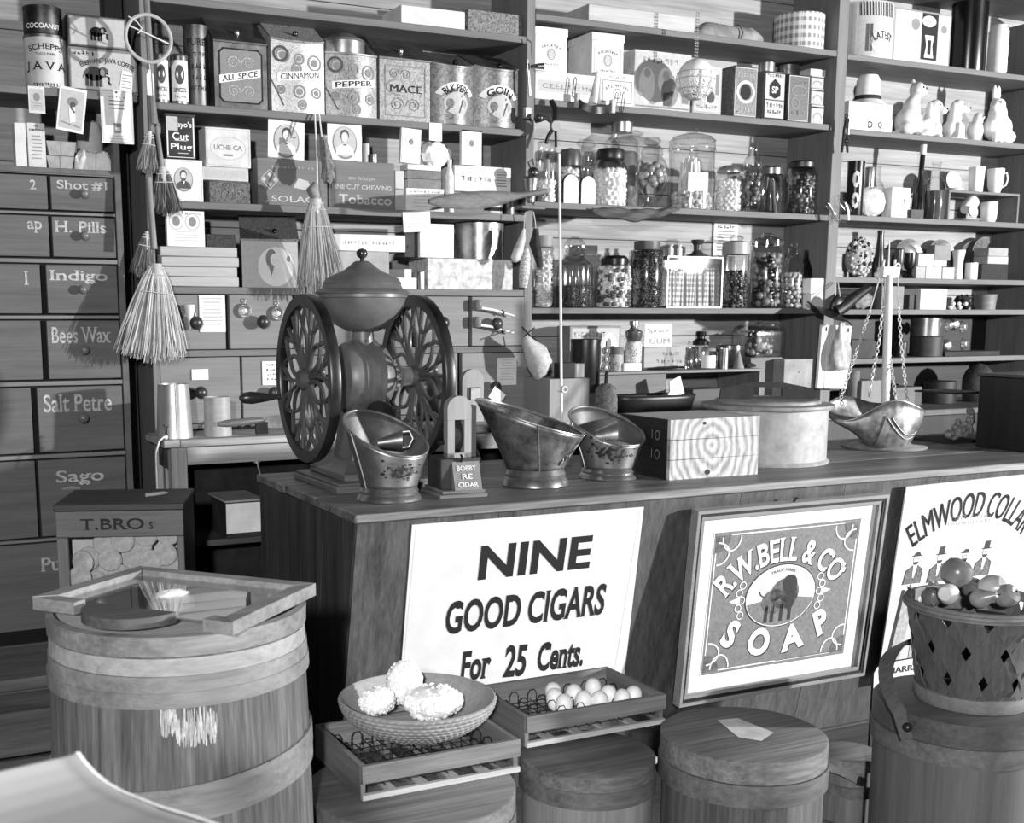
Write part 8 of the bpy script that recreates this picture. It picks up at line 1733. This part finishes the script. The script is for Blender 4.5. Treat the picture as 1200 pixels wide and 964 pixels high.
a = Art(lambda u, v, l: (u, v, ZT_+.0006*(l+1))); a.mat(0).poly([(-.03, -.02), (.0, -.06), (.06, -.03), (.05, .08), (.0, .09)], 0); part('paper_scrap', a, [flat(.78, .8, .08)], MT)
a = Art(cyl(r+.004)); th = -math.atan2(p.x, p.y); a.mat(0).rect((th-.95)*r, (th-.87)*r, ZT_-.095, ZT_-.075, 3); part('small_label', a, [flat(.85)], MT)
zk = .428
p = at(688, 890, Z=zk-.02); r = 77*dist(p)/FPX
kg = tub('covered_tub', 'lidded keg with a knotted rope handle under the right egg crate', p, r, zk-.003, .035, wood(.46, 'z', .08), wood(.36, 'x', .14), .004, ((zk-.075, zk-.037, .006),), 1.0)
q = at(764, 897, Z=.36); L_ = Vector((p.x, p.y, 0)); b = M(); b.ball(at(768, 890, Y=q.y)-L_, .009, 10, 7); b.tube([at(768, 890, Y=q.y)-L_, at(763, 897, Y=q.y-.01)-L_, at(760, 905, Y=q.y-.01)-L_, at(765, 914, Y=q.y-.01)-L_], [.006, .008, .009, .007], 8); b.tube([at(760, 899, Y=q.y-.01)-L_, at(752, 905, Y=q.y-.012)-L_, at(751, 918, Y=q.y-.012)-L_, at(756, 922, Y=q.y-.01)-L_, at(760, 908, Y=q.y-.01)-L_], .003, 6); part('rope_handle', b, flat(.85, .9), kg, 'white knotted rope handle')
p = at(482, 918, Z=zk-.003); r = 120*dist(p)/FPX
tub('covered_tub', 'wide lidded tub under the left egg crate with the coiled basket', p, r, zk-.004, .045, wood(.4, 'z', .08), wood(.42, 'x', .12, .8), .004, ((zk-.1, zk-.05, .006),), 1.0)
# small pail
p = at(995, 880, Z=.27); r = 33*dist(p)/FPX
sb = tub('wooden_pail', 'small lidded wooden pail between the middle tub and the large tub', p, r, .27, .03, wood(.38, 'z', .08), wood(.42, 'x', .1), .004, ((.17, .2, .005), (.07, .1, .005)), 1.0)
L_ = Vector((p.x, p.y, 0)); b = M(); pts = [at(970, 898, Y=p.y-r-.012)-L_, at(985, 903, Y=p.y-r-.02)-L_, at(1006, 914, Y=p.y-r-.004)-L_]; b.strip(pts, (0, 0, 1), .02, .006); part('bail_handle', b, wood(.5, 'x', .08), sb)
b = M(); b.lathe([(0, -.012), (.011, -.012), (.012, 0), (0, 0)], 14, pts[-1]+Vector((0, -.004, 0)), 'y'); part('handle_pin', b, IRON, sb)
# large tub right with bail
ZL_ = .5; p = at(1127, 818, Z=ZL_); r = 97*dist(p)/FPX*.99
lt = tub('covered_tub', 'largest grey tub with a bent bail at the right, fruit basket on its lid', p, r, ZL_, .055, wood(.34, 'z', .05, 1, .5, .1), wood(.28, 'x', .07, .8, .5), .003, ((ZL_-.1, ZL_-.057, .006),), 1.0)
L_ = Vector((p.x, p.y, 0)); pv = at(1048, 862, Y=p.y-.06)-L_; zpv = pv.z; pv = -RH*.82-FH*.57; ang_ = math.atan2(pv.y, pv.x); pr2 = Vector((r+.012)*Vector((math.cos(ang_), math.sin(ang_), 0))); zp = zpv
pL = Vector((pr2.x, pr2.y, zp)); pR = Vector((-pr2.x, -pr2.y, zp)); back = Vector((-math.sin(ang_), math.cos(ang_), 0)); back = back if back.x < 0 else -back
topv = (back*.72+Vector((0, 0, .69))).normalized(); b = M()
b.strip([pL*math.cos(t)+Vector((0, 0, zp-zp*math.cos(t)))*1.0+topv*math.sin(t)*(r*.98) if False else Vector((pL.x*math.cos(t), pL.y*math.cos(t), zp))+topv*math.sin(t)**.8*(r*1.02)-Vector((0, 0, .03))*(1 if t in (0, PI) else 0) for t in [PI*i/28 for i in range(29)]], lambda u: pL.cross(topv).normalized(), .032, .006); part('bent_bail', b, wood(.3, 'x', .06, 1, .5), lt)
b = M(); b.ball(pL+Vector(pr2).normalized()*.004, .011, 10, 7); part('bail_pin', b, IRON, lt)
# fruit basket on the tub
pb = at(1138, 819, Z=ZL_); dB = dist(pb); rb = 58*dB/FPX; rt2 = 76*dB/FPX; HB = at(1138, 703, Y=pb.y).z-ZL_
fb = thing('fruit_basket', 'woven splint basket of fruit standing on the largest tub', 'basket', (pb.x, pb.y, ZL_))
RB_ = lambda v: rb+(rt2-rb)*v**.85
b = M(); NB = 11
for k in range(NB):
    for s_ in (-1, 1):
        a0 = 2*PI*k/NB; of = .0016*s_
        b.strip([((RB_(v)+of*math.cos(PI*(i+k)))*math.cos(a0+s_*v*.95), (RB_(v)+of*math.cos(PI*(i+k)))*math.sin(a0+s_*v*.95), .008+v*(HB-.012)) for i, v in enumerate([j/12 for j in range(13)])], lambda u, a0=a0, s_=s_: (-math.sin(a0+s_*u*.95), math.cos(a0+s_*u*.95), 0), lambda u: .043+.013*u, .0018)
part('woven_splints', b, wood(.3, 'z', .07, 1.2, .5), fb)
b = M(); b.lathe([(0, .002), (rb+.008, .002), (rb+.013, .012), (rb+.012, .034), (rb+.004, .036)], 56); b.lathe([(0, .03), (rb*.98, .03)], 56); part('base_band', b, wood(.42, 'x', .07), fb)
b = M(); b.lathe([(rt2-.004, HB-.022), (rt2+.006, HB-.022), (rt2+.007, HB), (rt2-.004, HB), (rt2-.004, HB-.022)], 64); b.tube([((rt2+.007)*math.cos(2*PI*i/56), (rt2+.007)*math.sin(2*PI*i/56), HB-.012) for i in range(56)], .006, 7, True); part('rim_hoop', b, wood(.4, 'x', .06), fb)
def apple(label, px, py, rpx, dd, v, kind='apple', tilt=(.3, .2, 0), sq=1.):
    q = atd(px, py, dB+dd); r = rpx*(dB+dd)/FPX; o = thing(kind, label, 'fruit', q); b = M()
    if kind == 'pear': b.lathe([(0, -r), (r*.6, -.9*r), (r*.95, -.4*r), (r*.95, .1*r), (r*.65, .7*r), (r*.45, 1.2*r), (r*.3, 1.55*r), (0, 1.65*r)], 28)
    else: b.lathe([(0, -.78*r), (r*.3, -.92*r), (r*.7, -.75*r), (r*.97, -.25*r), (r, .15*r), (r*.82, .65*r), (r*.45, .88*r), (r*.2, .82*r), (0, .62*r)], 30)
    part('fruit_body', b, flat(v, .3, .07, 22, .02), o)
    b = M(); b.tube([(0, 0, (1.6 if kind == 'pear' else .62)*r), (.05*r, 0, (1.9 if kind == 'pear' else 1.0)*r)], .06*r, 6); part('stem', b, flat(.12), o); o.rotation_euler = tilt
apple('big dark apple topmost in the fruit basket', 1121, 671, 18, .0, .42, 'apple', (.2, .5, 0))
apple('pale pear lying at the front of the fruit basket', 1112, 696, 13, -.04, .74, 'pear', (0, rad(100), .3))
apple('light striped apple at the right of the fruit basket', 1163, 690, 17, .0, .62, 'apple', (rad(75), 0, .5))
apple('dark small apple behind the pale pear', 1140, 688, 12, .03, .38, 'apple', (.5, 0, 0))
apple('grey conical pear right of the pale pear', 1150, 701, 12, -.06, .5, 'pear', (rad(60), rad(40), 0))
apple('apple at the right edge of the fruit basket', 1180, 698, 14, -.03, .48, 'apple', (.9, .3, 0))
apple('dull apple at the left inside the fruit basket', 1092, 699, 12, .0, .36, 'apple', (.3, .1, 0))
b = M(); b.lathe([(0, 0), (rt2*.9, 0)], 40); solo('fruit_bed', M().lathe([(0, .0), (rt2*.86, 0), (rt2*.88, .012), (0, .02)], 40), flat(.2, .8, .1, 30), 'dark layer of leaves under the fruit in the basket', 'leaves', (pb.x, pb.y, ZL_+HB*.72), kind='stuff')
# white card sign behind the large tub
q0 = at(1024, 790, Y=2.72); q1 = at(1110, 790, Y=2.72); zt = at(1040, 776, Y=2.72).z; zl = at(1040, 803, Y=2.72).z; W = q1.x-q0.x
o = thing('oval_card', 'white card lettered NARRAGA behind the bail of the largest tub', 'sign', (q0.x, 2.72, 0)); b = M()
b.prism([(0, FL), (W, FL), (W, zt-.0)]+[(W*.12+W*.0+.0, zt)]+[(.02, zt-.008), (.0, zt-.03)], 0, .008, 'y'); part('card_board', b, flat(.12), o)
b = M(); b.prism([(0, zl), (W, zl+.0), (W, zt), (W*.14, zt-.001), (.012, zt-.01), (0, zt-.028)], -.002, -.0002, 'y'); part('white_face', b, flat(.85), o)
a = Art(lambda u, v, l: (u, -.0028-.0006*l, v)); a.mat(0).text('NARRAGANSETT', W*.66, zl+(zt-zl)*.62, W*.95, (zt-zl)*.26, 1, .008, .6); a.text('~7', W*.8, zl+(zt-zl)*.25, W*.5, (zt-zl)*.14, 1); part('card_lettering', a, [flat(.12)], o)
# ---- egg crates
def eggcrate(label, x0, y0, W, D, z, H):
    o = thing('egg_crate', label, 'crate', (x0, y0, z)); t = .011; WD = wood(.42, 'x', .12, 1, .6)
    hu = H*.52
    b = M(); b.box(0, W, 0, t, H-hu, H, .001); part('front_board', b, WD, o)
    b = M(); b.box(0, W, 0, t, 0, H*.17, .001); part('front_rail', b, wood(.66, 'x', .08), o)
    b = M(); b.box(0, W, D-t, D, 0, H, .001); part('back_board', b, WD, o)
    for x in (0, W-t): b = M(); b.box(x, x+t, t+.0005, D-t-.0005, 0, H, .001); part('end_board', b, wood(.4, 'y', .08), o)
    b = M()
    for i in range(4):
        xx = W*(.2+.2*i); b.box(xx-.012, xx+.012, t+.001, D-t-.001, 0, .006, .0005)
    part('bottom_slats', b, wood(.6, 'y', .08), o)
    b = M(); n = 9
    for i in range(n): y = t+(D-2*t)*(i+.5)/n; b.tube([(t, y, H*.3), (W-t, y, H*.3)], .0012, 5)
    for i in range(12): x = t+(W-2*t)*(i+.5)/12; b.tube([(x, t, H*.31), (x, D-t, H*.31)], .0012, 5)
    for j in range(5):
        for i in range(7):
            cx = t+(W-2*t)*(i+.5)/7; cy = t+(D-2*t)*(j+.5)/5
            b.tube([(cx-.012, cy, H*.3), (cx-.012, cy, H*.62), (cx-.006, cy, H*.75), (cx+.006, cy, H*.75), (cx+.012, cy, H*.62), (cx+.012, cy, H*.3)], .0013, 5)
    part('wire_racks', b, flat(.22, .35, .06, 14, 0, .5), o); return o
zk = .43
c1 = slice
eggcrate('left egg crate with wire racks carrying the coiled basket', .83, 2.082, .357, .275, zk, .072)
eggcrate('right egg crate with wire racks holding eggs', 1.268, 2.196, .375, .25, zk, .072)
first = None
for k, (x, y, v) in enumerate(((650, 815, .8), (672, 810, .92), (695, 803, .92), (661, 822, .92), (684, 818, .92), (713, 811, .92), (729, 816, .92), (703, 818, .92), (649, 808, .92), (742, 812, .9))):
    q = at(x, y, Z=zk+.055)
    if first is None:
        b = M(); b.lathe([(.0205*math.sin(t)*(1-.12*math.cos(t)), -.028*math.cos(t)) for t in [PI*i/14 for i in range(15)]], 20); first = solo('egg', b, flat(.9, .5, .03, 20, 0), 'pale egg standing in the wire racks of the right egg crate', 'egg', group='eggs in the right crate'); e_ = first
    else: e_ = dup(first)
    e_.location = (q.x, min(max(q.y, 2.232), 2.41), zk+.046); e_.rotation_euler = (R_.uniform(-.2, .2), R_.uniform(-.2, .2), 0)
# ---- coiled basket with white lumps
cbk = at(489, 815, Z=.565); dK = dist(cbk); r = 91*dK/FPX; zb0 = at(489, 880, Y=cbk.y-.05).z
cbk0 = Vector((cbk.x, cbk.y, zk+.058)); Hk = .565-cbk0.z
o = thing('coiled_basket', 'shallow coiled straw basket on the left egg crate', 'basket', cbk0); NR = 9
def prof_(v): return r*(.52+.48*math.sin(PI/2*min(1, v))**.9) if v > 0 else r*.52
def fn(u, v):
    a_ = 2*PI*u; row = v*NR; ph = row-math.floor(row); bump = .0045*math.sin(PI*ph)**.6*(.6+.4*math.cos(a_*62+PI*math.floor(row)))
    rr_ = prof_(v)+bump; return (rr_*math.cos(a_), rr_*math.sin(a_), Hk*v**1.15)
b = M(); b.grid(fn, 248, NR*6+1, True); part('coiled_wall', b, wood(.52, 'x', .1, 1, .6, .2), o, ang=80)
b = M(); b.lathe([(0, .006), (r*.5, .006), (r*.75, Hk*.35), (r*.9, Hk*.7), (r*.965, Hk*.99), (r*.99, Hk*1.02), (r*1.01, Hk)], 80); part('basket_inside', b, wood(.56, 'x', .08, 1, .6, .3), o)
LW = flat(.9, .95, .05, 40, .9)
def lumpy(label, px, py, rx, ry, dd, seed):
    q = atd(px, py, dK+dd); rx *= dK/FPX; ry *= dK/FPX; rn = random.Random(seed); b = M()
    b.ball((0, 0, 0), (rx, rx*.9, ry), 20, 14, .07, rn)
    for k in range(260):
        n_ = Vector((rn.gauss(0, 1), rn.gauss(0, 1), rn.gauss(0, 1))).normalized(); q0 = rn.uniform(.05, .13)*rx; b.ball((n_.x*rx*.97, n_.y*rx*.88, n_.z*ry*.97), q0, 6, 4, .1, rn)
    solo('white_lump', b, LW, label, 'lump', q, ang=80)
lumpy('tall white lumpy ball standing at the back of the coiled basket', 474, 800, 22, 27, .03, 1)
lumpy('white lumpy ball at the left in the coiled basket', 442, 821, 21, 15, -.03, 2)
lumpy('wide white lumpy ball at the right front of the coiled basket', 508, 822, 34, 19, -.01, 3)
for o in list(COL.objects):                     # floor-standing things: bring the Empty down to the floor
    if o.type == 'EMPTY' and o.parent is None and abs(o.location.z) < 1e-6:
        o.location.z = FL
        for c in o.children: c.location.z -= FL
# ================================================================ light
def area(name, loc, tgt, size, power):
    l = bpy.data.lights.new(name, 'AREA'); l.shape = 'DISK'; l.size = size; l.energy = power
    o = bpy.data.objects.new(name, l); COL.objects.link(o); o.location = loc
    d = Vector(tgt)-Vector(loc); o.rotation_euler = d.to_track_quat('-Z', 'Y').to_euler(); return o
area('flash_lamp_right', (8.6, -1.7, 2.0), (2.5, 3.8, 1.1), .22, 1320)
area('flash_lamp_camera', (-1.0, -1.6, 2.1), (2.6, 3.9, 1.1), .2, 270)
w = bpy.data.worlds.new('room'); SC.world = w; w.use_nodes = True
w.node_tree.nodes['Background'].inputs[0].default_value = (1, 1, 1, 1); w.node_tree.nodes['Background'].inputs[1].default_value = .018
SC.view_settings.view_transform = 'Standard'; SC.view_settings.look = 'None'; SC.view_settings.gamma = 1
SC.view_settings.exposure = 0; SC.view_settings.use_curve_mapping = False
